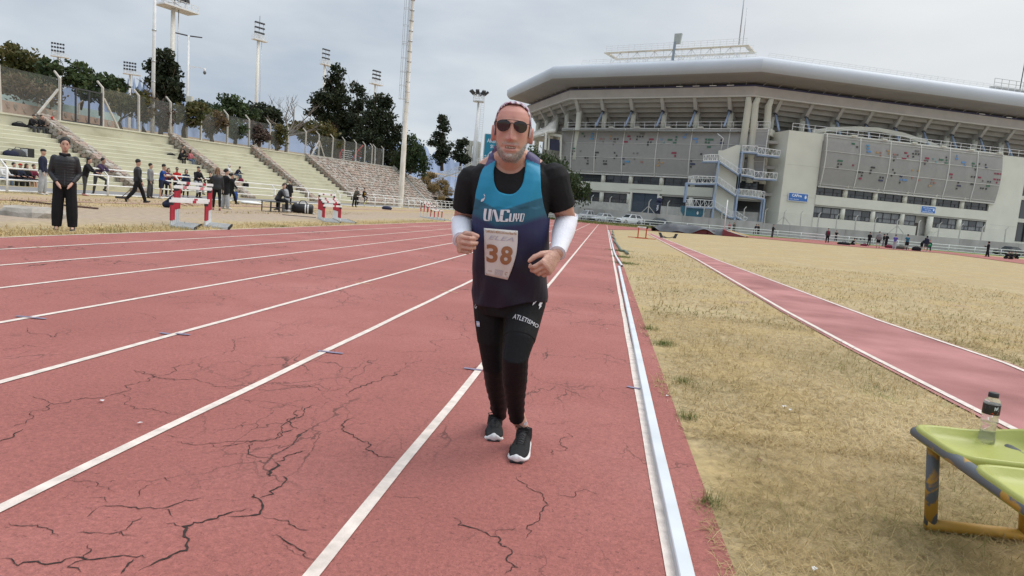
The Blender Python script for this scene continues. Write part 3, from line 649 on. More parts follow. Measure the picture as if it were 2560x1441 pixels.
# plain pole and camera pole on the terrace edge
b_ = at_x(381, 329, -36.9); e = thing('mast', 'plain white mast on the terrace edge in front of the blue hills', 'pole', (b_.x, b_.y, ztop(b_.y)-.1))
m = MB(); m.tube([(b_.x, b_.y, ztop(b_.y)-.1), (b_.x, b_.y, 12), (b_.x, b_.y, 20)], [.16, .13, .10], 12); m.build('shaft', WHITE, e, True)
for z in (7.5, 9.0, 10.6, 13): m = MB(); m.tube([(b_.x, b_.y, z), (b_.x, b_.y, z+.1)], .17, 10); m.build('collar', STEEL, e, True)
b_ = at_x(466, 341, -36.9); tp = at_y(471.5, 90, b_.y); e = thing('lamp_post', 'slim white lamp post with two flat lamps and a dome camera', 'lamp post', (b_.x, b_.y, ztop(b_.y)-.1))
zt = tp.z; m = MB(); m.tube([(b_.x, b_.y, ztop(b_.y)-.1), (b_.x, b_.y, 9), (b_.x, b_.y, zt)], [.12, .10, .08], 10); m.build('shaft', WHITE, e, True)
rr = Vector((.78, .62, 0))
for s in (-1, 1):
 m = MB(); c = Vector((b_.x, b_.y, zt)); m.hexa([c+rr*s*.1+Vector((0, 0, -.06)), c+rr*s*.1+Vector((.06, -.08, -.06)), c+rr*s*.1+Vector((.06, -.08, .04)), c+rr*s*.1+Vector((0, 0, .04))], [c+rr*s*1.05+Vector((0, 0, -.0)), c+rr*s*1.05+Vector((.16, -.2, -.0)), c+rr*s*1.05+Vector((.16, -.2, .05)), c+rr*s*1.05+Vector((0, 0, .05))]); m.build('lamp_head', DARK, e)
zc = at_y(474, 165, b_.y).z; c = Vector((b_.x, b_.y, zc)); m = MB(); m.bar(c, c+rr*1.35, .05); m.bar(c+Vector((0, 0, -.28)), c+rr*.6, .035); m.build('camera_arm', WHITE, e)
m = MB(); m.ell(c+rr*1.33+Vector((0, 0, -.36)), (.13, .13, .17)); m.build('dome_camera', mat('camera_dome', (.12, .12, .13), .25), e, True)
m = MB(); m.tube([c+rr*1.33, c+rr*1.33+Vector((0, 0, -.3))], .09, 8); m.build('camera_cap', WHITE, e, True)
zb = at_y(475, 249, b_.y).z; m = MB(); c2 = Vector((b_.x, b_.y, zb)); m.box(c2.x+.08, c2.x+.6, c2.y-.3, c2.y-.05, zb-.23, zb+.23); m.build('control_box', CREAM, e)
# tall stepped mast with caged ladder beside the running track
b_ = Vector((-24.25, 78.2, .3)); e = thing('tall_mast', 'tall stepped white mast with a caged ladder and rust stains', 'mast', b_)
sec = [(0, .29), (7.5, .27), (7.6, .24), (11.5, .23), (11.6, .21), (16, .20), (16.1, .18), (20, .175), (20.1, .16), (27, .14)]
RUSTY = mat('rust_stained_white', (.66, .60, .50), .6, .12, 1.2, .1, 20, col2=(.76, .72, .66), stretch=(2, 2, .5))
m = MB(); m.tube([b_+Vector((0, 0, z)) for z, r_ in sec], [r_*1.12 for z, r_ in sec], 14); smooth_angle(m.build('shaft', RUSTY, e), 50)
for k in range(13):
 z = 10+k*1.15; m = MB(); m.tube([b_+Vector((0, 0, z)), b_+Vector((0, 0, z+.07))], .26, 12); m.build('clamp', STEEL, e, True)
LV = Vector((-.80, -.6, 0)).normalized(); LW = Vector((.6, -.8, 0))
for z0, z1 in ((12.6, 18.8), (19.0, 26.5)):
 m = MB(); cc = b_+LV*.62
 for z in np.arange(z0, z1+.01, (z1-z0)/4):
  m.tube([cc+LV*(.36*math.cos(t))+LW*(.36*math.sin(t))+Vector((0, 0, z)) for t in np.linspace(0, 2*math.pi, 11)], .02, 4, False)
 for t in np.linspace(0, 2*math.pi, 9)[:-1]: 
  q = cc+LV*(.36*math.cos(t))+LW*(.36*math.sin(t)); m.tube([q+Vector((0, 0, z0)), q+Vector((0, 0, z1))], .014, 4)
 m.build('ladder_cage', STEEL, e, fix=False)['kind'] = 'stuff'
m = MB(); m.tube([b_+LV*.34+LW*.15+Vector((0, 0, 8)), b_+LV*.34+LW*.15+Vector((0, 0, 27))], .02, 4); m.tube([b_+LV*.34-LW*.15+Vector((0, 0, 8)), b_+LV*.34-LW*.15+Vector((0, 0, 27))], .02, 4); m.build('ladder', STEEL, e)['kind'] = 'stuff'
# round floodlight mast near the footbridge
D = 150; b_ = at_d(1186, 395, D); e = thing('round_floodlight_mast', 'white mast with a round lamp basket beside the footbridge stairs', 'floodlight', (b_.x, b_.y, .5)); zt = at_d(1200, 256, D).z
m = MB(); m.tube([(b_.x, b_.y, .5), (b_.x, b_.y, zt-10), (b_.x, b_.y, zt)], [.7, .5, .22], 12); m.build('shaft', WHITE, e, True)
m = MB(); m.tube([(b_.x, b_.y, zt), (b_.x, b_.y, zt+.25)], 1.2, 14); m.build('basket_floor', WHITE, e, True)
m = MB()
for z in (.9, 1.5): m.tube([(b_.x+1.2*math.cos(t), b_.y+1.2*math.sin(t), zt+z) for t in np.linspace(0, 6.283, 15)], .05, 4, False)
for t in np.linspace(0, 6.283, 11): m.bar((b_.x+1.2*math.cos(t), b_.y+1.2*math.sin(t), zt), (b_.x+1.2*math.cos(t), b_.y+1.2*math.sin(t), zt+1.5), .06)
m.build('basket_rail', WHITE, e)['kind'] = 'stuff'
for t in np.linspace(0, 6.283, 9)[:-1]:
 p = Vector((b_.x+1.25*math.cos(t), b_.y+1.25*math.sin(t), zt+1.55)); q = p+Vector((.8*math.cos(t), .8*math.sin(t), .7)); m = MB(); m.bar(p, q, .75, .35); m.build('lamp', DARK, e)
m = MB()
for k in range(30): m.bar((b_.x+.75, b_.y-.9, .5+zt*.45+k*.45), (b_.x+1.5, b_.y-.9, .5+zt*.45+k*.45), .05)
for x in (.75, 1.5): m.bar((b_.x+x, b_.y-.9, zt*.45), (b_.x+x, b_.y-.9, zt), .06)
m.build('ladder', WHITE, e)['kind'] = 'stuff'
# ---------------------------------------------------------------- trees and shrubs
L_OLIVE = leafmat('olive_leaves', [(.045, .055, .018), (.085, .085, .026), (.125, .105, .035), (.16, .13, .05)])
L_BROWN = leafmat('autumn_brown_leaves', [(.07, .05, .03), (.12, .082, .045), (.17, .115, .06), (.14, .12, .05)])
L_GREEN = leafmat('green_leaves', [(.025, .042, .018), (.045, .07, .028), (.07, .10, .036), (.10, .125, .045)])
L_DARK = leafmat('dark_pine_needles', [(.014, .022, .012), (.028, .04, .02), (.045, .058, .028), (.07, .075, .04)])
L_PURPLE = leafmat('reddish_twigs', [(.06, .042, .038), (.10, .07, .06), (.135, .095, .075), (.15, .11, .08)])
L_GREY = leafmat('grey_bare_twigs', [(.12, .105, .095), (.19, .17, .15), (.24, .21, .19)])
L_WILLOW = leafmat('pepper_tree_leaves', [(.02, .038, .014), (.038, .062, .024), (.06, .088, .034), (.085, .11, .05)])
L_DRYB = leafmat('dry_yellow_stems', [(.20, .14, .06), (.30, .21, .09), (.38, .28, .13)])
BARK = mat('brown_bark', (.10, .075, .055), .95, .25, 2, .5, 12)
BARKG = mat('grey_bark', (.19, .165, .14), .95, .2, 2, .5, 12)
def crown(name, ells, lm, parent, clump=.55, leaf=.2, dens=1.0, droop=0.0, fill=.5, aspect=1.6):
 """many leaf clumps spread through the crown's volume; ells: (centre, radii)"""
 V = []; T = []
 for c, r in ells:
  vol = 4.2*r[0]*r[1]*r[2]; area = (r[0]*r[1]+r[1]*r[2]+r[0]*r[2])*4.2
  n = int(dens*(area/(clump*clump*2.2)+4))
  for _ in range(n):
   v = rng.normal(size=3); v /= np.linalg.norm(v); k = (fill+(1-fill)*rng.random())**.6*rng.uniform(.75, 1.1)
   cc = np.array(c)+v*np.array(r)*k; cs = clump*rng.uniform(.5, 1.35); tone = np.clip(.42+rng.normal()*.2+.12*v[2], 0, 1)  # clumps higher in the crown get a slightly paler tone
   nl = int(34*rng.uniform(.6, 1.3))
   P = rng.normal(size=(nl, 3)); P /= np.linalg.norm(P, axis=1, keepdims=True); P *= (rng.random((nl, 1))**.45)*cs; P[:, 2] *= .75+droop
   if droop: P[:, 2] -= droop*np.abs(rng.normal(size=nl))*cs*1.5
   C = cc+P
   a = rng.normal(size=(nl, 3)); 
   if droop: a[:, 2] -= 2.0
   a /= np.linalg.norm(a, axis=1, keepdims=True); b = np.cross(a, rng.normal(size=(nl, 3))); b /= np.linalg.norm(b, axis=1, keepdims=True)
   s = leaf*rng.uniform(.6, 1.4, (nl, 1)); a = a*s*aspect*.5; b = b*s*.5
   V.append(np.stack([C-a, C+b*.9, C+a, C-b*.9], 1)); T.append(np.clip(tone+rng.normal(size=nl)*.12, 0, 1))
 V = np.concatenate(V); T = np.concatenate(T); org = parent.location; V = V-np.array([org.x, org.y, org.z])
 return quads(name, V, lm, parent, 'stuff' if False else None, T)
def limbs(parent, base, tips, r0, bark, curve=.15):
 m = MB(); base = Vector(base); hub = base+Vector((0, 0, (max(t[2] for t in tips)-base.z)*.32))
 m.tube([base+Vector((0, 0, -.2)), base*.5+hub*.5+Vector((rng.normal()*curve, rng.normal()*curve, 0)), hub], [r0*1.25, r0, r0*.8], 8)
 for t in tips:
  t = Vector(t); mid = hub*.5+t*.5+Vector((rng.normal()*curve*2, rng.normal()*curve*2, .1)); m.tube([hub-Vector((0, 0, .1)), mid, t], [r0*.6, r0*.35, r0*.1], 6)
  for _ in range(2):
   q = t+Vector((rng.normal(), rng.normal(), abs(rng.normal())*.6))*(t-hub).length*.25; m.tube([mid, q], [r0*.22, r0*.05], 5)
 return m.build('trunk', bark, parent, True)
def tree(name, lab, cat, D, ells_px, base_px, lm, clump=.7, leaf=.26, dens=1.0, droop=0.0, r0=.16, bark=None, zb=None, fill=.5, depth=1.0, group=None, trunk_tips=None):
 """ells_px: crown lobes as (x, y, half width, half height) seen at distance D, built as round volumes there"""
 k = D/FPX; E_ = []
 for x, y, rx, ry in ells_px:
  c = at_d(x, y, D+rng.uniform(-1, 1)*rx*k*.5); E_.append((c, (rx*k, rx*k*depth, ry*k)))
 b_ = at_d(base_px[0], base_px[1], D); 
 if zb is not None: b_.z = zb
 e = thing(name, lab, cat, b_, 0, group)
 tips = [(c.x, c.y, c.z) for c, r in E_]
 if len(tips) < 4: tips += [(c.x+r[0]*.6*sx, c.y, c.z+r[2]*.3) for c, r in E_ for sx in (-1, 1)]
 limbs(e, b_, tips, r0, bark or BARK)
 crown('crown', E_, lm, e, clump, leaf, dens, droop, fill); return e
G1 = 'trees behind the grandstand fence'
tree('olive_tree', 'broad olive brown tree filling the sky line at the far left', 'tree', 95, [(-30, 170, 60, 45), (35, 165, 45, 38), (80, 180, 35, 30), (0, 200, 70, 25)], (30, 260), L_OLIVE, 1.0, .34, group=G1)
tree('green_tree', 'dark green tree left of the small floodlight tower pole', 'tree', 88, [(135, 185, 27, 30), (115, 205, 25, 18)], (130, 262), L_GREEN, .8, .3, group=G1)
tree('green_tree', 'tall green tree with a dark pointed top beyond the black gate', 'tree', 90, [(200, 178, 13, 20), (190, 200, 27, 24), (222, 212, 24, 22)], (200, 270), L_GREEN, .8, .3, group=G1)
tree('green_tree', 'rounded green tree above the right gate post', 'tree', 84, [(252, 212, 26, 24), (230, 235, 22, 14), (275, 228, 16, 18)], (252, 285), L_GREEN, .75, .3, group=G1)
tree('green_tree', 'small bright green tree with its top against the blue hills', 'tree', 80, [(298, 216, 13, 16), (290, 236, 24, 12)], (298, 285), L_GREEN, .6, .26, group=G1)
tree('shrub', 'brown thicket behind the wire fence at the far left', 'shrub', 62, [(30, 215, 45, 22), (90, 225, 38, 20), (120, 240, 20, 16)], (60, 262), L_BROWN, .7, .17, .9, group='shrubs behind the wire fence')
tree('evergreen_tree', 'tall dark ragged tree between the plain mast and the lamp post', 'tree', 76, [(410, 152, 26, 22), (425, 180, 24, 24), (400, 185, 16, 20), (420, 215, 28, 24), (436, 240, 20, 18), (385, 208, 12, 8), (405, 250, 26, 20), (378, 172, 10, 12)], (410, 325), L_DARK, .55, .24, 1.15, r0=.28, fill=.35, group=G1)
tree('shrub', 'green olive shrub with many thin stems right of the black gate', 'shrub', 62, [(290, 258, 26, 18), (320, 262, 26, 16), (345, 250, 18, 14), (275, 245, 14, 10)], (304, 318), L_OLIVE, .55, .19, 1.0, r0=.09, group='shrubs behind the wire fence')
tree('shrub', 'brown leafy shrub left of the plain white mast', 'shrub', 63, [(365, 262, 17, 26), (352, 285, 12, 18)], (360, 325), L_BROWN, .5, .18, group='shrubs behind the wire fence')
tree('shrub', 'dark reddish shrub right of the plain white mast', 'shrub', 64, [(402, 282, 20, 26), (416, 300, 10, 18)], (402, 330), L_PURPLE, .5, .17, group='shrubs behind the wire fence')
tree('shrub', 'green shrub behind the lamp post', 'shrub', 66, [(445, 285, 18, 25), (482, 290, 22, 24), (500, 275, 18, 16)], (460, 340), L_OLIVE, .55, .2, group='shrubs behind the wire fence')
tree('green_tree', 'low rounded green tree right of the lamp post', 'tree', 100, [(495, 262, 18, 14), (520, 275, 20, 10)], (498, 320), L_GREEN, .7, .28, group=G1)
tree('green_tree', 'wide rounded dark green tree under the open sky', 'tree', 92, [(560, 270, 28, 22), (590, 262, 24, 18), (615, 278, 24, 16), (575, 290, 40, 14)], (585, 345), L_GREEN, .8, .29, group=G1)
tree('shrub', 'rusty brown shrub behind the middle of the wire fence', 'shrub', 70, [(528, 318, 22, 22), (545, 300, 20, 16), (512, 305, 12, 14)], (530, 350), L_BROWN, .5, .19, group='shrubs behind the wire fence')
tree('shrub', 'dark green shrub behind the wire fence, right of the rusty one', 'shrub', 74, [(590, 325, 24, 22), (570, 315, 14, 18)], (588, 355), L_GREEN, .5, .19, group='shrubs behind the wire fence')
tree('evergreen_tree', 'rounded dark tree left of the bare trees', 'tree', 98, [(645, 280, 24, 16), (672, 282, 26, 18), (655, 300, 32, 14), (693, 300, 14, 18)], (660, 350), L_DARK, .7, .26, 1.2, group=G1)
tree('shrub', 'purplish red shrub behind the wire fence', 'shrub', 76, [(648, 335, 26, 20), (632, 322, 16, 16)], (648, 362), L_PURPLE, .5, .19, 1.2, group='shrubs behind the wire fence')
tree('shrub', 'dull green shrub at the foot of the bare trees', 'shrub', 80, [(692, 350, 20, 18), (705, 330, 14, 14)], (692, 372), L_OLIVE, .5, .19, group='shrubs behind the wire fence')
tree('pine_tree', 'tallest dark pine of the group with a ragged top', 'tree', 118, [(842, 185, 16, 20), (835, 215, 26, 22), (815, 245, 34, 18), (845, 250, 34, 26), (800, 262, 26, 12), (830, 290, 44, 26), (860, 300, 36, 30), (850, 340, 50, 26), (785, 278, 16, 8)], (840, 400), L_DARK, .85, .3, 1.2, r0=.35, fill=.3, group='dark pines behind the stone slope')
tree('pine_tree', 'thin sparse pine in the middle of the group', 'tree', 124, [(888, 222, 14, 16), (905, 235, 14, 20), (895, 265, 24, 26), (885, 300, 26, 30), (915, 290, 14, 14)], (895, 400), L_DARK, .75, .26, .8, r0=.25, fill=.2, group='dark pines behind the stone slope')
tree('pine_tree', 'broad dark pine at the right of the group', 'tree', 116, [(945, 260, 30, 22), (965, 255, 18, 14), (940, 300, 38, 28), (965, 300, 24, 24), (930, 345, 46, 30), (970, 350, 34, 30), (910, 340, 30, 30), (1000, 330, 16, 26)], (945, 410), L_DARK, .85, .3, 1.2, r0=.32, fill=.3, group='dark pines behind the stone slope')
tree('green_tree', 'olive green tree at the left foot of the dark pines', 'tree', 96, [(765, 330, 34, 24), (800, 335, 36, 26), (740, 318, 18, 14), (825, 355, 24, 20)], (780, 392), L_OLIVE, .75, .26, 1.1, group=G1)
tree('green_tree', 'bright green drooping tree right of the tall white mast', 'tree', 118, [(1025, 365, 24, 34), (1045, 385, 20, 28), (1015, 400, 30, 18), (1060, 405, 12, 16)], (1025, 432), L_WILLOW, .8, .28, 1.2, .5, group=G1)
tree('pine_tree', 'lone dark pine with a forked top before the footbridge', 'tree', 140, [(1106, 298, 9, 14), (1107, 318, 18, 18), (1098, 345, 18, 18), (1110, 370, 22, 22), (1100, 395, 22, 16), (1080, 358, 12, 6)], (1105, 425), L_DARK, .75, .28, 1.1, r0=.3, fill=.3, group='dark pines before the footbridge')
tree('pine_tree', 'smaller dark pine just left of the footbridge frame', 'tree', 150, [(1150, 362, 14, 14), (1162, 355, 8, 10), (1148, 385, 22, 18), (1160, 400, 18, 10)], (1150, 425), L_DARK, .75, .27, 1.1, r0=.25, fill=.3, group='dark pines before the footbridge')
tree('pepper_tree', 'weeping green pepper tree between the runner and the stadium', 'tree', 104, [(1345, 395, 34, 26), (1385, 420, 40, 34), (1330, 430, 34, 34), (1420, 450, 34, 30), (1455, 470, 20, 14), (1400, 480, 44, 26), (1345, 480, 40, 30)], (1395, 538), L_WILLOW, .8, .26, 1.15, .75, r0=.3, fill=.35)
# bare grey trees
def bare(lab, D, base, tops, r0):
 b_ = at_d(*base, D); e = thing('bare_tree', lab, 'tree', b_, group='leafless grey trees'); m = MB(); hub = at_d(base[0]+2, base[1]-38, D)
 def br(p, q, r, lv):
  mid = p*.5+q*.5+Vector((rng.normal(), rng.normal(), 0))*(q-p).length*.06; m.tube([p, mid, q], [r, r*.8, r*.55], 5 if lv < 2 else 4, False)
  if lv < 4:
   for _ in range(3 if lv < 3 else 2):
    s = p.lerp(q, rng.uniform(.45, 1.0)); d = (q-p).normalized()+Vector((rng.normal()*.55, rng.normal()*.55, rng.uniform(0, .5))); br(s, s+d.normalized()*(q-p).length*rng.uniform(.4, .7), r*.5, lv+1)
 m.tube([b_-Vector((0, 0, .3)), hub], [r0*1.2, r0], 8)
 for t in tops: br(hub, at_d(*t, D+rng.uniform(-2, 2)), r0*.6, 1)
 m.build('trunk', BARKG, e, True)
bare('leafless grey tree with a spreading crown left of the dark pines', 88, (716, 378), [(735, 275), (712, 292), (760, 300), (690, 310), (748, 320), (775, 330)], .22)
bare('smaller leafless grey tree beside the rounded dark tree', 100, (690, 372), [(680, 268), (700, 285), (668, 290), (712, 300)], .15)
# dry yellow bushes on the bank
for i, (x, y, w_, h_, D) in enumerate([(1062, 452, 16, 12, 126), (1082, 470, 16, 14, 124), (1105, 462, 18, 14, 128), (1120, 478, 14, 12, 126), (1075, 440, 18, 8, 130), (1104, 496, 9, 6, 117)]):
 tree('dry_bush', ['dry yellow bush highest on the overgrown stone bank', 'dry yellow bush in the middle of the stone bank', 'wide dry bush near the top right of the stone bank', 'dry bush at the right shoulder of the stone bank', 'dry yellow bush along the top edge of the bank', 'small round yellow bush at the foot of the bank'][i], 'bush', D, [(x, y, w_, h_)], (x, y+h_), L_DRYB, .45, .12, 2.0, r0=.04, group='dry bushes on the stone bank')
tree('dark_hedge', 'dark green mass of trees behind the right end of the wire fence', 'tree', 132, [(985, 395, 36, 26), (1010, 420, 30, 14), (890, 385, 40, 22), (830, 385, 40, 18), (940, 395, 30, 20)], (960, 425), L_DARK, 1.0, .34, 1.2, group=G1)
# red climbing frame behind the fence
e = thing('climbing_frame', 'red climbing frame with white rungs behind the wire fence', 'climbing frame', at_d(880, 400, 112)); RED = mat('red_paint', (.42, .05, .05), .5, .1, 4)
def arc(x0, y0, x1, y1, bow): return [at_d(x0+(x1-x0)*t+bow*math.sin(math.pi*t), y0+(y1-y0)*t, 112) for t in np.linspace(0, 1, 7)]
for pts in (arc(850, 398, 857, 374, -3), arc(882, 402, 908, 364, -4)):
 m = MB(); m.tube(pts, .12, 6); m.build('curved_rail', RED, e, True)
for k in range(5):
 m = MB(); m.tube([at_d(857-k*1.2, 376+k*5, 112), at_d(880, 379+k*5, 112)], .05, 5); m.build('rung', WHITE, e, True)
for k in range(3):
 m = MB(); m.tube([at_d(890+k*5, 390-k*6, 112), at_d(904, 393-k*6, 112)], .05, 5); m.build('rung', RED, e, True)
# ---------------------------------------------------------------- stadium
class Plane2:
 def __init__(s, A, B):
  s.A = Vector((A[0], A[1], 0)); d = Vector((B[0]-A[0], B[1]-A[1], 0)); s.t = d.normalized(); s.n = Vector((s.t.y, -s.t.x, 0)); s.B = B
 def P(s, a, z, o=0.0): return s.A + s.t*a + s.n*o + Vector((0, 0, z))
 def hit(s, px, py):
  p = at_plane(px, py, s.A, s.A+s.t); return (p-s.A).dot(s.t), p.z
FL = Plane2((-10.4, 139.5), (25.5, 122)); FR = Plane2((29, 119.7), (70, 134.3))
S = thing('stadium', 'cream and grey concrete stadium with a pale curved roof and perforated screens', 'stadium', (25, 135, 0))
def slab(pl, s0, s1, z0, z1, o0, o1, name='wall', m=None, par=None):
 b = MB(); b.hexa([pl.P(s0, z0, o0), pl.P(s1, z0, o0), pl.P(s1, z0, o1), pl.P(s0, z0, o1)], [pl.P(s0, z1, o0), pl.P(s1, z1, o0), pl.P(s1, z1, o1), pl.P(s0, z1, o1)])
 return b.build(name, m or CREAM, par or S)
GREYC = mat('grey_render', (.40, .39, .355), .85, .08, .5, .06, 20)
# --- right block: bands, columns, windows
slab(FR, 0, 6.55, 2.1, 18.0, 0, -6); slab(FR, 42.2, 49.1, 2.1, 18.0, 0, -6); slab(FR, 6.55, 42.2, 16.9, 18.25, .05, -3, 'deck_beam')
slab(FR, 6.55, 27.4, 2.1, 3.98, .12, -.6, 'lower_wall'); slab(FR, 30.6, 42.2, 2.1, 3.98, .12, -.6, 'lower_wall')
slab(FR, 6.55, 42.2, 6.15, 7.78, .15, -.6, 'band_wall'); slab(FR, 6.55, 42.2, 5.86, 6.148, -.02, -.6, 'lintel', GREYC)
slab(FR, 6.55, 42.2, 9.3, 10.1, -.05, -.6, 'band_wall')
for z0, z1, mm in ((10.1, 12.6, GREYC), (12.6, 13.6, CREAM), (13.6, 16.9, GREYC)): slab(FR, 6.55, 42.2, z0, z1, -.5, -1, 'screened_wall', mm)
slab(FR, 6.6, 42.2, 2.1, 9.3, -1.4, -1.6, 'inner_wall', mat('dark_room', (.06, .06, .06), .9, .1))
for k in range(5):
 s_ = 12.38+6.04*k; b = MB(); b.tube([FR.P(s_, 3.98, -.28), FR.P(s_, 5.86, -.28)], .43, 14); b.build('round_column', CREAM, S, True)
 b = MB(); b.tube([FR.P(s_, 7.78, -.28), FR.P(s_, 9.3, -.28)], .43, 14); b.build('round_column', CREAM, S, True)
 b = MB(); b.tube([FR.P(s_, 9.4, .0), FR.P(s_, 16.9, .0)], .38, 10); b.build('screened_column', CREAM, S, True)
CURT = mat('window_glass_pale_curtain', (.17, .18, .19), .25, .25, 1.5, spec=.6, stretch=(3, 3, .3))
def window(pl, s0, s1, z0, z1, o=-.3, split=.42, curtain=False, cols=3):
 zm = z0+(z1-z0)*split; fr = MB(); w = .055
 def hb(a, b_, z): fr.bar(pl.P(a, z, o), pl.P(b_, z, o), .09, .10)
 def vb(a, y0, y1): fr.bar(pl.P(a, y0, o), pl.P(a, y1, o), .10, .09, up=pl.n)
 for z in (z0+w, zm, z1-w): hb(s0, s1, z)
 cs = [s0+w+(s1-s0-2*w)*i/cols for i in range(cols+1)]
 for c in cs: vb(c, z0, z1)
 panes = []
 for i, (a, b_) in enumerate(zip(cs, cs[1:])):
  panes.append((a, b_, zm, z1-w))
  if cols == 3 and i == 1: panes.append((a, b_, z0+w, zm))
  else:
   c = (a+b_)/2; vb(c, z0, zm); panes += [(a, c, z0+w, zm), (c, b_, z0+w, zm)]
 W_ = fr.build('window', FRAME, S)
 for a, b_, y0, y1 in panes:
  q = MB(); tl = rng.normal()*.01; q.quad(pl.P(a+.04, y0+.04, o-.03), pl.P(b_-.04, y0+.04, o-.03+tl), pl.P(b_-.04, y1-.04, o-.03+tl), pl.P(a+.04, y1-.04, o-.03))
  me = q.mesh('pane', CURT if (curtain and rng.random() < .6) else GLASS, S.location); link('pane', me, W_)
for k in range(6):
 a = 6.65+6.06*k; window(FR, a+.03, a+5.2, 7.8, 9.28)
for a, b_ in ((6.68, 11.9), (12.85, 18.0), (18.87, 24.02), (31.05, 35.95), (37.03, 42.1)): window(FR, a, b_, 4.0, 5.84, curtain=True)
window(FR, 25.0, 27.35, 4.0, 5.84, curtain=True, cols=1)
slab(FR, 27.5, 30.6, 2.1, 5.86, -1.0, -1.3, 'porch_wall', GREYC); slab(FR, 27.7, 28.8, 2.1, 4.6, -.94, -1.0, 'door', mat('dark_brown_door', (.05, .035, .03), .6))
b = MB(); b.tube([FR.P(30.15, 2.1, -.1), FR.P(30.15, 5.86, -.1)], .5, 14); b.build('round_column', CREAM, S, True)
b = MB(); b.prism([FR.P(29.2, 2.1, .3), FR.P(32.2, 2.1, .3), FR.P(32.2, 3.2, .3), FR.P(30.2, 3.0, .3)], FR.n*1.2); b.build('ramp_wall', CREAM, S)
for z in (7.2, 12.4): slab(FR, .3, 6.4, z, z+.03, .012, 0, 'wall_joint', GREYC)
for z in (5.4,): slab(FR, 43, 49, z, z+.03, .012, 0, 'wall_joint', GREYC)
# --- left face
slab(FL, .1, 16.4, 1.9, 4.03, .12, -.6, 'lower_wall', CONC); slab(FL, 22.4, 40.6, 1.9, 4.03, .12, -.6, 'lower_wall', CONC); slab(FL, .1, 40.6, 6.2, 7.84, .18, -.6, 'band_wall')
slab(FL, .1, 16.2, 5.87, 6.198, .0, -.6, 'lintel', GREYC); slab(FL, 22.7, 40.6, 5.87, 6.198, 0, -.6, 'lintel', GREYC)
slab(FL, .1, 40.6, 9.38, 10.2, -.05, -.6, 'band_wall'); slab(FL, 0.0, 41.0, 17.2, 18.3, .05, -3, 'deck_beam')
for z0, z1, mm in ((10.2, 12.4, GREYC), (12.4, 13.5, CREAM), (13.5, 17.2, GREYC)): slab(FL, .1, 40.6, z0, z1, -.5, -1, 'screened_wall', mm)
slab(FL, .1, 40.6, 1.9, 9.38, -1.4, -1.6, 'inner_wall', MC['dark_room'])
for s_ in (3.6, 10.3, 16.15, 22.4, 28.4, 34.4):
 for z0, z1, r_ in ((4.03, 5.87, .45), (7.84, 9.38, .45), (9.4, 17.2, .4)):
  b = MB(); b.tube([FL.P(s_, z0, -.2), FL.P(s_, z1, -.2)], r_, 12); b.build('round_column', CREAM, S, True)
for a, b_ in ((4.3, 9.75), (10.85, 15.6), (16.7, 21.85), (22.95, 27.9), (28.9, 33.9), (34.9, 39.9)): window(FL, a, b_, 7.86, 9.36)
for a, b_ in ((4.1, 9.8), (10.8, 15.65), (22.95, 27.9), (28.9, 33.9)): window(FL, a, b_, 4.05, 5.85)
NAVYG = mat('slate_blue_door', (.055, .075, .105), .55, .06, 3)
slab(FL, 16.45, 16.85, 1.9, 7.0, .2, -.4, 'door_jamb'); slab(FL, 22.0, 22.4, 1.9, 7.0, .2, -.4, 'door_jamb'); slab(FL, 16.2, 22.7, 6.9, 7.2, .3, 0, 'door_lintel')
for s0, s1 in ((16.9, 19.4), (19.46, 21.95)):
 b = MB()
 for k in range(14): z = 2.3+k*.33; b.hexa([FL.P(s0, z, -.2), FL.P(s1, z, -.2), FL.P(s1, z, -.3), FL.P(s0, z, -.3)], [FL.P(s0, z+.31, -.14), FL.P(s1, z+.31, -.14), FL.P(s1, z+.31, -.3), FL.P(s0, z+.31, -.3)])
 b.build('shutter_door', NAVYG, S)
# --- perforated screens with ribs and coloured tiles
PERF = see_through('perforated_metal_screen', (.36, .35, .335), .74, .5, .04, 2)
RIB = mat('pale_screen_rib', (.62, .61, .57), .6, .05)
def bulge(t): return .4+.45*math.sin(math.pi*t)-.15*t
def screen(pl, s0, s1, z1, z0, ribs, lab):
 b = MB(); ts = np.linspace(0, 1, 13); ss = np.linspace(s0, s1, 26)
 b.loft([[pl.P(a, z1+(z0-z1)*t, bulge(t)) for t in ts] for a in ss], cap=False, closed=False); o = b.build('screen', PERF, S, True, fix=False)
 b = MB(); e_ = [pl.P(s1, z1+(z0-z1)*t, bulge(t)) for t in ts]
 for s_ in (s0, s1):
  q = MB(); q.loft([[pl.P(s_, z1+(z0-z1)*t, bulge(t)), pl.P(s_, z1+(z0-z1)*t, -.3)] for t in ts], cap=False, closed=False); q.build('screen_end', PERF, S, fix=False)
 for s_ in ribs:
  q = MB(); q.tube([pl.P(s_, z1+(z0-z1)*t, bulge(t)+.06) for t in ts], .09, 6); q.build('screen_rib', RIB, S, True)
 for t in (.05, .32, .63, .95):
  q = MB(); q.tube([pl.P(a, z1+(z0-z1)*t, bulge(t)+.06) for a in (s0, s1)], .045, 5); q.build('screen_line', RIB, S, True)
 for t in (0, 1):
  q = MB(); q.tube([pl.P(a, z1+(z0-z1)*t, bulge(t)+.02) for a in (s0, s1)], .12, 6); q.build('screen_edge', RIB, S, True)
screen(FL, .3, 40.7, 18.2, 9.4, [FL.hit(x, y)[0] for x, y in ((1433, 375), (1492, 375), (1561, 375), (1644, 375), (1729, 375), (1826, 345), (1921, 345))], 'left')
screen(FR, 6.62, 43.0, 18.0, 9.2, [FR.hit(x, y)[0] for x, y in ((2062, 350), (2140, 400), (2214, 415), (2290, 420), (2362, 425), (2432, 430))], 'right')
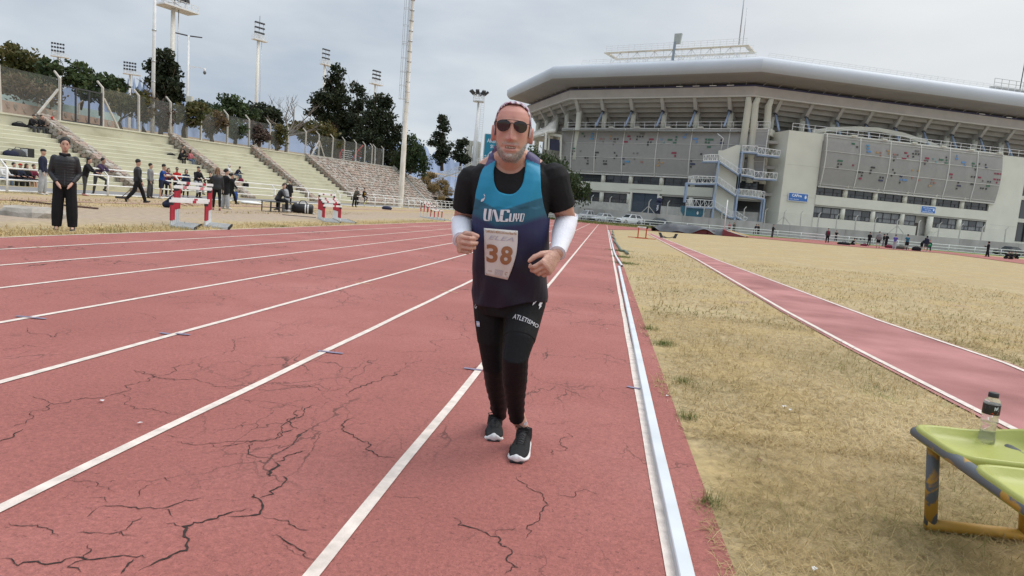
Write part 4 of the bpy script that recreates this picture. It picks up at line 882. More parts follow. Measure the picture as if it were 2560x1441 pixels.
TC = {'g': (.055, .14, .09), 'b': (.10, .26, .42), 'u': (.12, .25, .48), 'r': (.26, .04, .07), 'p': (.33, .17, .15), 'k': (.05, .05, .048), 'n': (.045, .05, .10), 'o': (.40, .26, .13), 't': (.13, .28, .28), 'y': (.16, .15, .14)}
def tiles(pl, ox, oy, sc, data, z1, z0):
 for cx, cy, w_, c in data:
  s_, z = pl.hit(ox+cx/sc, oy+cy/sc); t = min(1, max(0, (z1-z)/(z1-z0))); o = bulge(t)+.03
  hw = w_/sc*.043; hh = 30/sc*.043
  b = MB(); b.hexa([pl.P(s_-hw, z-hh, o), pl.P(s_+hw, z-hh, o), pl.P(s_+hw, z-hh, o+.07), pl.P(s_-hw, z-hh, o+.07)], [pl.P(s_-hw, z+hh, o), pl.P(s_+hw, z+hh, o), pl.P(s_+hw, z+hh, o+.07), pl.P(s_-hw, z+hh, o+.07)])
  b.build('coloured_tile', mat('tile_'+c, TC[c], .6, .06), S)
tiles(FL, 1380, 300, 8.477, [(679, 303, 44, 'g'), (722, 360, 22, 'k'), (893, 300, 44, 'u'), (882, 357, 44, 'b'), (879, 412, 62, 'b'), (1068, 415, 52, 'p'), (1126, 416, 24, 'p'), (1118, 474, 24, 'y'), (1277, 360, 48, 'o'), (1278, 417, 26, 'p'), (1365, 418, 50, 'k'), (1427, 418, 26, 'k'), (1355, 478, 50, 'y'), (1336, 531, 26, 'y'), (1658, 361, 58, 'r'), (1689, 420, 28, 'r'), (1596, 477, 84, 'r'), (1934, 305, 84, 'y'), (1838, 365, 28, 'k'), (1894, 365, 28, 'k'), (1950, 365, 28, 'k'), (1828, 423, 28, 'k'), (2137, 424, 84, 'r'), (2070, 485, 28, 'k'), (2127, 485, 28, 'k'), (2063, 541, 28, 'k'), (2349, 428, 30, 'b'), (2400, 490, 30, 't'),
 (507, 619, 60, 'g'), (482, 676, 20, 'k'), (522, 676, 20, 'k'), (475, 734, 20, 'k'), (645, 676, 24, 'y'), (745, 817, 40, 'k'), (795, 817, 22, 'k'), (793, 875, 22, 'k'), (782, 933, 44, 'k'), (991, 703, 78, 'k'), (961, 760, 24, 'k'), (957, 817, 24, 'k'), (1131, 880, 26, 'k'), (1182, 882, 26, 'k'), (1155, 941, 78, 'k'), (1363, 711, 28, 'k'), (1407, 770, 28, 'k'), (1355, 826, 28, 'k'), (1542, 830, 56, 'n'), (1553, 892, 28, 'b'), (1637, 893, 82, 'b'), (1550, 950, 28, 'k'), (1764, 720, 28, 'y'), (1845, 720, 28, 'y'), (1780, 836, 30, 'y'), (1932, 901, 52, 'p'), (2298, 853, 28, 'y'), (2294, 914, 28, 'o'), (2369, 917, 56, 'o'), (2275, 975, 58, 'o')], 18.2, 9.4)
tiles(FL, 1660, 300, 8.0, [(148, 410, 86, 'g'), (274, 356, 28, 'g'), (265, 412, 28, 'g'), (243, 471, 56, 'g'), (457, 301, 28, 'u'), (434, 358, 56, 'u'), (653, 390, 88, 'u'), (677, 450, 28, 'u'), (867, 403, 32, 'g'), (958, 407, 92, 'g'), (861, 463, 30, 'g'), (920, 465, 30, 'g'), (927, 553, 62, 'g'), (1175, 415, 30, 'k'), (1182, 477, 60, 'n'), (231, 673, 84, 'r'), (254, 732, 30, 'r'), (771, 694, 30, 'k'), (573, 830, 30, 'k'), (595, 892, 88, 'n'), (560, 947, 30, 'k'), (1694, 780, 120, 'k'), (1806, 783, 30, 'k'), (1700, 838, 30, 'k')], 18.2, 9.4)
tiles(FR, 2020, 300, 9.007, [(967, 544, 64, 'g'), (1046, 620, 32, 'k'), (1293, 584, 58, 'b'), (1291, 650, 58, 'b'), (1303, 721, 84, 'u'), (1494, 744, 54, 'o'), (1570, 751, 30, 'p'), (1566, 822, 30, 'p'), (1745, 703, 56, 'o'), (1756, 769, 32, 'o'), (1881, 787, 54, 'p'), (1948, 796, 28, 'y'), (1881, 853, 54, 'y'), (1857, 920, 26, 'k'), (2137, 751, 56, 'r'), (2179, 823, 30, 'r'), (2088, 882, 86, 'r'), (2393, 710, 90, 'y'), (2300, 769, 30, 'k'), (2362, 774, 30, 'k'), (2425, 779, 30, 'k'), (2300, 836, 30, 'k'),
 (653, 930, 98, 'g'), (611, 1000, 32, 'k'), (676, 1006, 32, 'k'), (601, 1068, 32, 'k'), (942, 1030, 34, 'r'), (1091, 1180, 54, 'k'), (1159, 1189, 28, 'k'), (1147, 1258, 28, 'k'), (1116, 1324, 56, 'r'), (1386, 1079, 88, 'k'), (1345, 1142, 30, 'k'), (1332, 1204, 30, 'k'), (1559, 1300, 32, 'k'), (1621, 1306, 32, 'k'), (1575, 1369, 92, 'n'), (1834, 1129, 26, 'k'), (1877, 1201, 28, 'k'), (1810, 1258, 28, 'k'), (2021, 1279, 54, 'n'), (2022, 1350, 26, 'u'), (2106, 1357, 90, 'u'), (2003, 1414, 28, 'k'), (2271, 1141, 28, 'o'), (2398, 1151, 30, 'o'), (2272, 1308, 28, 'p'), (2430, 1361, 52, 'p')], 18.0, 9.2)
tiles(FR, 2280, 330, 9.007, [(271, 600, 82, 'r'), (213, 661, 28, 'r'), (266, 668, 28, 'k'), (208, 727, 28, 'k'), (410, 616, 30, 't'), (464, 691, 30, 't'), (585, 635, 90, 'g'), (708, 580, 28, 'k'), (706, 645, 28, 'g'), (690, 711, 60, 'g'), (951, 545, 30, 'u'), (938, 611, 56, 'u'), (1086, 695, 88, 'u'), (1108, 764, 30, 'u'), (1302, 717, 60, 'g'), (1285, 780, 28, 'g'), (1344, 786, 30, 'g'), (1340, 853, 30, 'k'), (1438, 729, 24, 'k'), (1580, 747, 28, 'k'), (1586, 817, 46, 'n'), (57, 880, 30, 'o'), (88, 1089, 54, 'p'), (378, 1084, 26, 'p'), (367, 1150, 28, 'p'), (436, 1157, 54, 'p'), (338, 1217, 58, 'o'), (795, 960, 70, 'r'), (804, 1032, 28, 'r'), (1257, 1016, 28, 'k'), (1318, 1020, 32, 'k'), (1434, 1032, 62, 'r'), (1779, 942, 26, 'r'), (1838, 948, 52, 'r'), (1902, 955, 28, 'r'), (1508, 1107, 26, 'y'), (1623, 1125, 26, 'k'), (1675, 1130, 22, 'k'), (1770, 1073, 46, 'r'), (1831, 1079, 28, 'r'), (1880, 1085, 26, 'r'), (1818, 1147, 24, 'r'), (966, 1146, 32, 'k'), (982, 1218, 84, 'n'), (938, 1280, 30, 'k'), (1272, 1181, 60, 'k'), (1632, 1222, 74, 'g'), (1474, 1270, 24, 'k'), (1523, 1276, 26, 'k'), (1594, 1285, 30, 'k')], 18.0, 9.2)
# --- deck railing
def deck_rail(pl, s0, s1, z, o, step=2.05):
 n = int((s1-s0)/step)
 for i in range(n+1):
  b = MB(); a = s0+(s1-s0)*i/n; b.bar(pl.P(a, z, o), pl.P(a, z+1.1, o), .07, .07, up=pl.n); b.build('rail_post', WHITE, S)
 for h in (.55, 1.1):
  b = MB(); b.tube([pl.P(s0, z+h, o), pl.P(s1, z+h, o)], .05, 5); b.build('deck_rail', WHITE, S, True)
deck_rail(FL, 1.5, 40.9, 18.3, .4); deck_rail(FR, .6, 49.0, 18.1, -.1)
for pl, ss in ((FL, (11.3, 16.7, 22.8, 28.9)), (FR, (12.0, 18.0, 24.1, 30.1, 36.1, 42.2))):
 for a in ss: slab(pl, a-.5, a+.5, 18.3 if pl is FL else 18.1, 18.55 if pl is FL else 18.35, .7, 0, 'strut_foot')
# --- bowl: ring beam, stepped underside, rakers, struts, columns
BEAM = [(-20.5, 160.5), (-9.05, 136), (23, 122), (75.5, 140.2), (112, 153)]
def offs(pl, d):
 """polyline offset by d metres outwards (towards the track)"""
 o = []; V = [Vector((x, y, 0)) for x, y in pl]
 for i, p in enumerate(V):
  ns = []
  for a, b_ in ((i-1, i), (i, i+1)):
   if a >= 0 and b_ < len(V): t = (V[b_]-V[a]).normalized(); ns.append(Vector((t.y, -t.x, 0)))
  if len(ns) == 1: n = ns[0]
  else: n = (ns[0]+ns[1]); n = n/(n.dot(ns[0]))
  o.append(p+n*d)
 return o
def sweep(prof, name, m, smooth=False, closed=True, par=None):
 rings = []
 cache = [(offs(BEAM, o), z) for o, z in prof]
 for i in range(len(BEAM)): rings.append([(P[i].x, P[i].y, z) for P, z in cache])
 b = MB(); b.loft(rings, cap=closed, closed=closed); o = b.build(name, m, par or S, smooth); 
 if smooth: smooth_angle(o, 35)
 return o
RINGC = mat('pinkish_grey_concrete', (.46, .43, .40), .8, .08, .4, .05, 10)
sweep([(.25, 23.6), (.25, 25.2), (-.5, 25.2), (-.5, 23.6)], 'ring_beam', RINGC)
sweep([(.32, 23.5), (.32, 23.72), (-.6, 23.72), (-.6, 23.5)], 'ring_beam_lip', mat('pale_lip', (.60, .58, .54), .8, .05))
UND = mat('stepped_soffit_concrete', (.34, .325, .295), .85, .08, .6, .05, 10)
pr = [(-.3, 23.5)]; 
for k in range(8):
 z = 23.45-k*.72; o = -.6-k*1.15; pr += [(o, z), (o-.12, z-.55), (o-1.15, z-.6)]
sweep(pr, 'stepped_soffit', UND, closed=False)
sweep([(-9.9, 17.0), (-9.9, 19.2)], 'back_wall', mat('dark_grey_wall', (.12, .115, .11), .9), closed=False)  # one even dark grey strip closing the back of the deck
b = MB(); q = offs(BEAM, 0); q2 = offs(BEAM, -16); b.loft([[(a.x, a.y, 17.6), (c.x, c.y, 17.6)] for a, c in zip(q[:], q2[:])], cap=False, closed=False); b.build('deck_floor', GREYC, S)
BLUE = mat('pale_blue_steel', (.30, .38, .52), .5, .08, 2); 
def seg_pl(i): return Plane2(BEAM[i], BEAM[i+1])
RAK = mat('raker_concrete', (.43, .415, .38), .85, .08, .5, .05, 10)
for i, ss in ((0, np.arange(2.5, 26, 6.1)), (1, (1.2, 6.6, 12.6, 18.7, 24.8, 30.9)), (2, (5.5, 11.6, 17.7, 23.7, 29.8, 35.9, 42.0, 48.3, 54.3))):
 pl = seg_pl(i)
 for j, a in enumerate(ss):
  b = MB(); b.prism([pl.P(a-.32, 23.5, -.1), pl.P(a-.32, 23.5, -1.4), pl.P(a-.32, 17.6, -9.6), pl.P(a-.32, 17.6, -7.2), pl.P(a-.32, 19.8, -4.6), pl.P(a-.32, 21.0, -1.9)], pl.t*.64); b.build('raker_beam', RAK, S)
  if i == 0 or (i == 1 and j == 0):
   b = MB(); b.tube([pl.P(a, 12, -2.2), pl.P(a, 21.6, -2.2)], .55, 12); b.build('round_column', CREAM, S, True)
  else:
   b = MB(); b.tube([pl.P(a, 17.6, -2.6), pl.P(a, 21.2, -2.6)], .5, 12); b.build('round_column', CREAM, S, True)
   b = MB(); b.tube([pl.P(a, 21.3, -1.5), pl.P(a+.0, 18.3, 1.0 if i == 1 else .2)], .2, 8); b.build('blue_strut', BLUE, S, True)
   b = MB(); b.bar(pl.P(a-.2, 21.55, -1.75), pl.P(a+.2, 21.15, -1.35), .5, .4); b.build('strut_joint', DARK, S)
for pl, a in ((seg_pl(1), 34.2), (seg_pl(2), .9), (seg_pl(2), 3.4)):
 b = MB(); b.tube([pl.P(a, 9, .5), pl.P(a, 22.3, -.6), pl.P(a, 23.5, .1)], [.6, .6, .42], 12); b.build('round_column', CREAM, S, True)
pr = [FR.hit(x, y) for x, y in ((2070, 328), (2120, 321), (2180, 319), (2240, 322), (2300, 334), (2360, 353), (2410, 374))]
b = MB(); b.loft([[FR.P(s_, z-.1, -4.2), FR.P(s_, z+.6, -4.2), FR.P(s_, z+.6, -5.6), FR.P(s_, z-.1, -5.6)] for s_, z in pr]); b.build('curved_ramp', CREAM, S)
# --- roof
ROOF = mat('pale_blue_grey_roof_sheet', (.47, .50, .54), .5, .04, .15, metal=.0, spec=.4); SOFF = mat('taupe_soffit', (.30, .275, .26), .75, .06, .2)
pr = [(3.9+1.35*math.cos(t), 27.75+1.4*math.sin(t)) for t in np.linspace(1.45, -1.75, 13)]
sweep([(-9, 29.6), (0, 29.35)]+pr[:10], 'roof_edge', ROOF, True, False)
sweep(pr[9:]+[(0, 25.95), (-3, 25.9), (-9, 27.0)], 'roof_soffit', SOFF, True, False)
sweep([(-.7, 25.2), (-.9, 25.95)], 'shade_mesh', see_through('dark_shade_mesh', (.03, .03, .035), .85), closed=False)
sweep([(.0+.16*math.cos(t), 25.36+.16*math.sin(t)) for t in np.linspace(0, 2*math.pi, 7)[:-1]], 'edge_pipe', mat('indigo_pipe', (.09, .085, .16), .5), True)
for i, L_ in ((0, 25), (1, 34), (2, 75)):
 pl = seg_pl(i)
 for a in np.arange(1.5, L_, 2.9):
  b = MB(); b.bar(pl.P(a, 25.3, -.4), pl.P(a+.35, 25.95, .6), .07); b.build('roof_strut', GREYC, S)
for pl, a in ((seg_pl(1), 22), (seg_pl(1), 25), (seg_pl(1), 28), (seg_pl(1), 31), (seg_pl(2), 46), (seg_pl(2), 52)):
 b = MB(); b.box(-.6, .6, -.06, .06, -.05, .05); me = b.mesh('bright_lamp', bpy.data.materials.get('lit_lamp') or mat('lit_lamp', (.9, .9, .88), .4, 0)); o = link('bright_lamp', me, S); o.location = pl.P(a, 25.42, .35)-S.location; o.rotation_euler = (0, 0, math.atan2(pl.t.y, pl.t.x))
b = MB(); c0, c1, c2 = [offs(BEAM, d)[0] for d in (-9, 0, 5.2)]
b.add([(c0.x, c0.y, 29.6), (c1.x, c1.y, 29.35), (c2.x, c2.y, 28.4), (c2.x, c2.y, 27.2), (c1.x, c1.y, 25.95), (c0.x, c0.y, 27)], [(0, 1, 2, 3, 4, 5)]); b.build('roof_end', SOFF, S)
# roof edge railing
def roof_rail(i, s0, s1, o, z, step, h=1.1):
 pl = seg_pl(i); n = max(1, int((s1-s0)/step))
 b = MB()
 for k in range(n+1): a = s0+(s1-s0)*k/n; b.bar(pl.P(a, z, o), pl.P(a+.25, z+h, o), .05)
 for q in (.35, .7, 1.0): b.bar(pl.P(s0+.25*q, z+h*q, o), pl.P(s1+.25*q, z+h*q, o), .045)
 b.build('roof_railing', WHITE, S)['kind'] = 'stuff'
roof_rail(1, 3, 35, 2.4, 29.2, 1.4); roof_rail(2, 0, 52, 3.0, 29.15, 1.35, 1.0)
# light gantry standing on the roof
gp = seg_pl(1); GANTRY = mat('cream_weathered_steel', (.60, .56, .46), .6, .14, .6, col2=(.64, .56, .42))
def G(px, py, o): 
 p = at_plane(px, py, gp.P(0, 0, o), gp.P(1, 0, o)); return p
fr_ = [G(1518, 136, 2.2), G(1868, 114, 2.2)]; bk = [G(1545, 152, -2.2), G(1880, 132, -2.2)]
zf = (fr_[0].z+fr_[1].z)/2
def GP(a, o, z): return gp.P(a, z, o)
s0 = (fr_[0]-gp.A).dot(gp.t); s1 = (fr_[1]-gp.A).dot(gp.t)
for o in (2.4, -2.4):
 b = MB(); b.bar(GP(s0, o, zf), GP(s1, o, zf), .75, .16, up=(0, 0, 1)); b.build('gantry_walkway', GANTRY, S)
 b = MB()
 for k in range(24): a = s0+(s1-s0)*k/23; b.bar(GP(a, o+.35, zf), GP(a, o+.35, zf+1.15), .045)
 for q in (.4, .78, 1.15): b.bar(GP(s0, o+.35, zf+q), GP(s1, o+.35, zf+q), .04)
 b.build('gantry_railing', WHITE, S)['kind'] = 'stuff'
for a in (s0, s1):
 b = MB(); b.bar(GP(a, -2.75, zf+.005), GP(a, 2.75, zf+.005), .8, .16); b.build('gantry_walkway', GANTRY, S)
for o in (2.4, -2.0):
 b = MB(); n = 14
 for k in range(n+1):
  a = s0+1+(s1-s0-2)*k/n; b.bar(GP(a, o, zf-.1), GP(a, o, 29.2), .09)
  if k < n:
   a2 = s0+1+(s1-s0-2)*(k+1)/n; b.bar(GP(a, o, zf-.1 if k % 2 else 29.3), GP(a2, o, 29.3 if k % 2 else zf-.1), .09)
 b.build('gantry_truss', WHITE, S)['kind'] = 'stuff'
p = G(1680, 165, 2.9); a = (p-gp.A).dot(gp.t)
b = MB(); b.bar(GP(a, 2.9, 29), GP(a+.1, 2.9, zf+1.2), .42); b.build('mast_post', mat('blue_grey_post', (.25, .30, .34), .6), S)
b = MB(); b.hexa([GP(a-.1, 2.5, zf+.9), GP(a+1.0, 2.5, zf+.9), GP(a+1.0, 3.0, zf+.9), GP(a-.1, 3.0, zf+.9)], [GP(a-.1, 2.5, zf+2.6), GP(a+1.2, 2.5, zf+2.6), GP(a+1.2, 3.0, zf+2.6), GP(a-.1, 3.0, zf+2.6)]); b.build('equipment_box', mat('grey_green_box', (.38, .41, .39), .6), S)
for px, t_, r_ in ((1851, -40, .10), (1861, 40, .05)):
 p = at_plane(px-4, 112, gp.P(0, 0, 1), gp.P(1, 0, 1)); b = MB(); b.tube([p, p+Vector((.0, 0, 10.5 if r_ > .08 else 6))], r_, 6); b.build('antenna', STEEL, S, True)
# far right corner platform with its antenna
p = at_plane(2480, 215, seg_pl(2).P(0, 0, 0), seg_pl(2).P(1, 0, 0)); pl = seg_pl(2); a = (p-pl.A).dot(pl.t)
b = MB(); b.bar(pl.P(a, p.z-.2, 0), pl.P(a+14, p.z-.2, 0), 1.0, .3); b.build('corner_platform', GREYC, S)
b = MB()
for k in range(9): b.bar(pl.P(a+k*1.6, p.z, .4), pl.P(a+k*1.6, p.z+1.3, .4), .06)
for q in (.6, 1.3): b.bar(pl.P(a, p.z+q, .4), pl.P(a+13, p.z+q, .4), .06)
b.build('corner_railing', GREYC, S)['kind'] = 'stuff'
b = MB(); b.tube([pl.P(a+6.2, p.z-.4, 0), pl.P(a+6.4, p.z+9.5, 0)], .09, 6); b.build('antenna', DARK, S, True)
slab(pl, a+5.6, a+7, 29, p.z-.36, .4, -.4, 'platform_post', GREYC)
# --- recess between the two faces, with floors and openings
b = MB(); b.hexa([(25.8, 121.9, 2), (29.4, 120.6, 2), (29.4, 128, 2), (25.8, 128, 2)], [(25.8, 121.9, 2.01), (29.4, 120.6, 2.01), (29.4, 128, 2.01), (25.8, 128, 2.01)]); b.build('recess_floor', GREYC, S)
b = MB(); b.box(25.4, 30.5, 125.5, 125.8, 2, 18); b.build('recess_wall', GREYC, S)
for z in (7.0, 11.6, 15.9):
 b = MB(); b.box(25.6, 29.6, 122.2, 125.5, z, z+.5); b.build('recess_slab', GREYC, S)
for z in (2.9, 7.7):
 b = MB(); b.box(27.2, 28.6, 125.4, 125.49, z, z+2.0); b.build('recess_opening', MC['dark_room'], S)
# glazed wing at the far right edge
slab(FR, 49.3, 64, 2.1, 16, -2.2, -4, 'glazed_wing', GLASS)
for z in (2.1, 6.4, 10.6, 14.6): slab(FR, 49.2, 64, z, z+.7, -1.6, -2.3, 'wing_floor', CREAM)
for k in range(8): slab(FR, 49.6+1.8*k, 49.75+1.8*k, 2.8, 14.6, -2.0, -2.25, 'wing_mullion', FRAME)
# signs on the facade
SIGNB = mat('bright_blue_sign', (.05, .16, .46), .5, .05)
SW = mat('sign_white_print', (.75, .80, .86), .5, 0)
def text_mesh(txt, size, extr=.0, shear=0, bold=0.0, res=2, align='LEFT'):
 cu = bpy.data.curves.new('t', 'FONT'); cu.body = txt; cu.size = size; cu.shear = shear; cu.offset = bold; cu.extrude = extr; cu.resolution_u = res; cu.align_x = align
 o = bpy.data.objects.new('t', cu); COL.objects.link(o); dg = bpy.context.evaluated_depsgraph_get(); me = bpy.data.meshes.new_from_object(o.evaluated_get(dg)); bpy.data.objects.remove(o); bpy.data.curves.remove(cu)
 return me
def text_mb(b, txt, size, f, **k):
 me = text_mesh(txt, size, **k); b.add([f(v.co.x, v.co.y) for v in me.vertices], [tuple(p.vertices) for p in me.polygons]); bpy.data.meshes.remove(me); return b
def drop(b, f, w, h):      # small crest: drop outline with a bar
 n = 14; b.add([f(0, 0)]+[f(w*math.sin(2*math.pi*i/n)*(1-.35*(math.cos(2*math.pi*i/n) > .5)), h*math.cos(2*math.pi*i/n)*(1.25 if i == 0 else 1)) for i in range(n)], [(0, i+1, (i+1) % n+1) for i in range(n)])
def sign(lab, s0, s1, z0, z1, build):
 e = thing('blue_sign', lab, 'sign', FR.P((s0+s1)/2, (z0+z1)/2, .05), group='blue signs on the stadium wall')
 slab(FR, s0-.1, s1+.1, z0-.1, z1+.1, .20, .1505, 'sign_border', WHITE, e); slab(FR, s0, s1, z0, z1, .23, .2005, 'sign_board', SIGNB, e); b = MB(); build(b); b.build('sign_print', SW, e, fix=False)
a0, z0 = FR.hit(1977, 500); a1, z1 = FR.hit(2017, 489)
a0, a1 = 1.35, 4.95
zc = FR.hit(1997, 494)[1]
def bs(b):
 text_mb(b, 'CAPige', .62, lambda x, y: FR.P(a0+.55+x, zc+.05+y, .235), bold=.02); text_mb(b, 'centro deportivo', .2, lambda x, y: FR.P(a0+.2+x*1.25, zc-.42+y, .235), bold=.004)
 drop(b, lambda x, y: FR.P(a1-.42+x, zc+.1+y, .235), .2, .3)
sign('blue sign with large white letters and a white crest on the cream wall', a0, a1, zc-.62, zc+.62, bs)
a2, a3 = FR.hit(2301, 525)[0], FR.hit(2336, 525)[0]; zd = FR.hit(2318, 525)[1]
def bs2(b):
 for k, tx in enumerate(('Centro de Formación', 'de la Cultura', 'Disciplinas Deportivas')): text_mb(b, tx, .27, lambda x, y: FR.P(a2+1.35+x*.93, zd+.22-k*.33+y, .235), bold=.005, align='CENTER')
 drop(b, lambda x, y: FR.P(a3-.35+x, zd+.08+y, .235), .17, .26)
sign('blue sign with three lines of white text above the stadium door', a2, a3, zd-.55, zd+.55, bs2)
# left wing seen between the runner's head and the left screen: canopy sail, dark screen
pl = seg_pl(0)
sail = thing('sail_canopy', 'white stretched sail canopy left of the stadium screen', 'canopy', at_d(1330, 340, 140))
def dd(px, py, D): return at_d(px, py, D)
m = MB(); A_ = [dd(1318, 338, 152), dd(1360, 318, 148), dd(1378, 304, 145), dd(1392, 286, 143)]; B_ = [dd(1320, 342, 140), dd(1350, 332, 138), dd(1372, 325, 137), dd(1389, 324, 136)]
m.loft([[a+(c-a)*t+Vector((0, 0, -.5*math.sin(math.pi*t))) for t in np.linspace(0, 1, 5)]+[a+(c-a)*t+Vector((0, 0, -.62-.5*math.sin(math.pi*t))) for t in np.linspace(1, 0, 5)] for a, c in zip(A_, B_)]); m.build('fabric', WHITE_OLD, sail, True)
m = MB(); m.tube([dd(1363, 375, 137), dd(1366, 330, 137)], .25, 8); m.build('mast', WHITE_OLD, sail)
m = MB(); m.box(-14.2, -10.6, 141, 150, 2, 15.5); m.build('side_wing', GREYC, S); m = MB(); q = [dd(1368, 346, 138.5), dd(1398, 350, 138.5), dd(1398, 378, 138.5), dd(1368, 374, 138.5)]; m.prism(q, (0, .2, 0)); m.build('dark_screen', mat('indigo_screen', (.03, .03, .07), .4, .3, 1), S)
m = MB(); m.prism([dd(1362, 330, 138), dd(1405, 338, 138), dd(1405, 344, 138), dd(1362, 337, 138)], (0, .5, 0)); m.build('wing_beam', CREAM, S)
for px, y0, y1 in ((1371, 336, 376), (1401, 343, 400)):
 m = MB(); m.bar(dd(px, y1, 138), dd(px+2, y0, 138), .35); m.build('wing_post', CREAM, S)
# ---------------------------------------------------------------- podium, retaining wall with posts
WALLY = 118.0
b = MB(); b.add([(-36, WALLY, 2.25), (110, WALLY, 2.25), (110, 160, 2.25), (-36, 160, 2.25)], [(0, 1, 2, 3)]); b.build('podium', CONC, fix=False)['kind'] = 'structure'
STAINW = mat('stained_grey_wall', (.38, .37, .34), .9, .2, .5, .2, 12, stretch=(1, 1, .35))
e = thing('retaining_wall', 'long stained grey concrete wall below the stadium behind the parked cars', 'wall', (30, WALLY, 0))
xs = np.arange(-13.4, 101, 4.4)
for x0, x1 in zip(xs, xs[1:]):
 zt = 2.42+rng.normal()*.012 if x1 < 28 else 2.3+rng.normal()*.012
 m = MB(); m.box(x0+.02, x1-.02, WALLY-.25, WALLY+.05, .1, zt); m.build('wall_panel', STAINW, e)
m = MB(); m.box(-13.4, 101, WALLY-.2, WALLY, .1, 2.2); m.build('wall_joint', MORTAR, e)
WPX = [(1478, 508), (1524, 514), (1570, 520), (1620, 532), (1667, 537), (1712, 540), (1758, 543), (1803, 549), (1857, 555), (1910, 560), (1957, 561), (2000, 565), (2043, 567), (2089, 572), (2136, 577), (2184, 580), (2240, 584), (2293, 588), (2343, 594), (2395, 600), (2450, 604), (2509, 610)]
pm2 = post_mb(2.0, (.32, .42), .14).mesh('post', CONC)
f = thing('post_row', 'row of bent concrete posts standing on the grey wall below the stadium', 'fence', (0, WALLY-.1, 2.25))
for i, (x, y) in enumerate(WPX):
 p = at_y(x, y, WALLY); o = bpy.data.objects.new('post', pm2); COL.objects.link(o); o.parent = f; o.location = (p.x, 0, .1); o.rotation_euler = (0, rng.normal()*.02, rng.normal()*.2)
 if i in (3, 10, 16):
  for s in (-1, 1): m = MB(); m.bar((p.x, WALLY-.1, 3.6), (p.x+s*1.15, WALLY-.1, 2.35), .10); m.build('brace', CONC, f)
for a, c in zip(WPX, WPX[1:]):
 A_, C_ = at_y(a[0], a[1], WALLY), at_y(c[0], c[1], WALLY); m = MB(); m.quad((A_.x, WALLY-.1, 2.45), (C_.x, WALLY-.1, 2.45), (C_.x, WALLY-.1, 4.3), (A_.x, WALLY-.1, 4.3)); m.build('wire_panel', see_through('thin_wire', (.3, .3, .28), .06), f)
# rail of white tubes around the bend
def far_rail(lab, A, B, d=3.5): return rail_fence(lab, [A, B], d, mid=(.95, .55, .12), lean=0, base=False, r=.05)
far_rail('white tube fence in front of the parked cars behind the bend', (-12.5, 111.6, 0), (9.5, 110.6, 0), 2.95)
far_rail('white tube fence behind the high jump mats and the resting athletes', (9.6, 110.2, 0), (74, 104.5, 0), 3.4)
# ---------------------------------------------------------------- steel stair
Y0 = 116.9
e = thing('steel_staircase', 'white railed steel staircase with pale blue frame zigzagging down the stadium front', 'staircase', (22, Y0, 2.25))
def SP(px, py, dy=0.0): 
 p = at_y(px, py, Y0); return Vector((p.x, Y0+2.6+dy, 0))+Vector((0, 0, CAM_H+(p.z-CAM_H)))
def truss(pts_top, pts_bot, n, dy):
 T = [SP(x, y, dy) for x, y in pts_top]; Bt = [SP(x, y, dy) for x, y in pts_bot]
 def lerp(P, t):
  k = t*(len(P)-1); i = min(int(k), len(P)-2); return P[i].lerp(P[i+1], k-i)
 m = MB(); k = n
 for i in range(k+1):
  t = i/k; m.bar(lerp(T, t), lerp(Bt, t), .06)
  if i < k: m.bar(lerp(T, t) if i % 2 else lerp(Bt, t), lerp(Bt, (i+1)/k) if i % 2 else lerp(T, (i+1)/k), .05)
 for P in (T, Bt):
  for a, c in zip(P, P[1:]): m.bar(a, c, .11)
 m.build('railing', WHITE, e)
 m = MB(); 
 return T, Bt
def plat(pts_bot, w=1.9, th=.28, mm=None):
 P = [SP(x, y, 0) for x, y in pts_bot]; m = MB()
 m.loft([[p+Vector((0, -.02, -.02)), p+Vector((0, w, -.02)), p+Vector((0, w, -th)), p+Vector((0, -.02, -th))] for p in P]); m.build('landing', mm or BLUE, e)
FLT = [([(1765, 385), (1785, 383), (1803, 384)], [(1764, 399), (1785, 399), (1803, 399)], 7), ([(1803, 384), (1858, 421)], [(1803, 398), (1858, 435)], 6), ([(1858, 419), (1880, 420), (1895, 424)], [(1858, 433), (1880, 436), (1893, 440)], 5), ([(1896, 426), (1954, 431)], [(1894, 442), (1952, 446)], 6),
       ([(1726, 440), (1745, 438), (1797, 440)], [(1725, 455), (1745, 456), (1795, 456)], 9), ([(1803, 440), (1850, 474)], [(1800, 455), (1847, 487)], 6), ([(1851, 471), (1890, 474), (1922, 479)], [(1851, 486), (1890, 490), (1920, 495)], 8),
       ([(1720, 498), (1740, 498), (1790, 501)], [(1719, 514), (1740, 516), (1788, 518)], 9), ([(1793, 502), (1833, 528), (1842, 528)], [(1795, 518), (1830, 541), (1842, 543)], 6), ([(1848, 528), (1877, 546)], [(1848, 541), (1871, 553)], 4),
       ([(1864, 360), (1904, 362)], [(1863, 374), (1902, 377)], 4), ([(1905, 365), (1962, 373)], [(1903, 381), (1959, 387)], 6)]
for T, Bt, n in FLT:
 truss(T, Bt, n, 0); plat(Bt)
for (x, y0), (x1, y1) in (((1804, 398), (1787, 545)), ((1858, 432), (1842, 552)), ((1723, 454), (1716, 505)), ((1921, 496), (1913, 548)), ((1864, 378), (1849, 470))):
 for dy in (0, 1.9):
  A_ = SP(x, y0, dy); C_ = SP(x1, y1, dy); C_.x = A_.x; m = MB(); m.bar(A_, (A_.x, A_.y, min(C_.z, 2.3) if y1 > 530 else C_.z), .26); m.build('blue_column', BLUE, e)
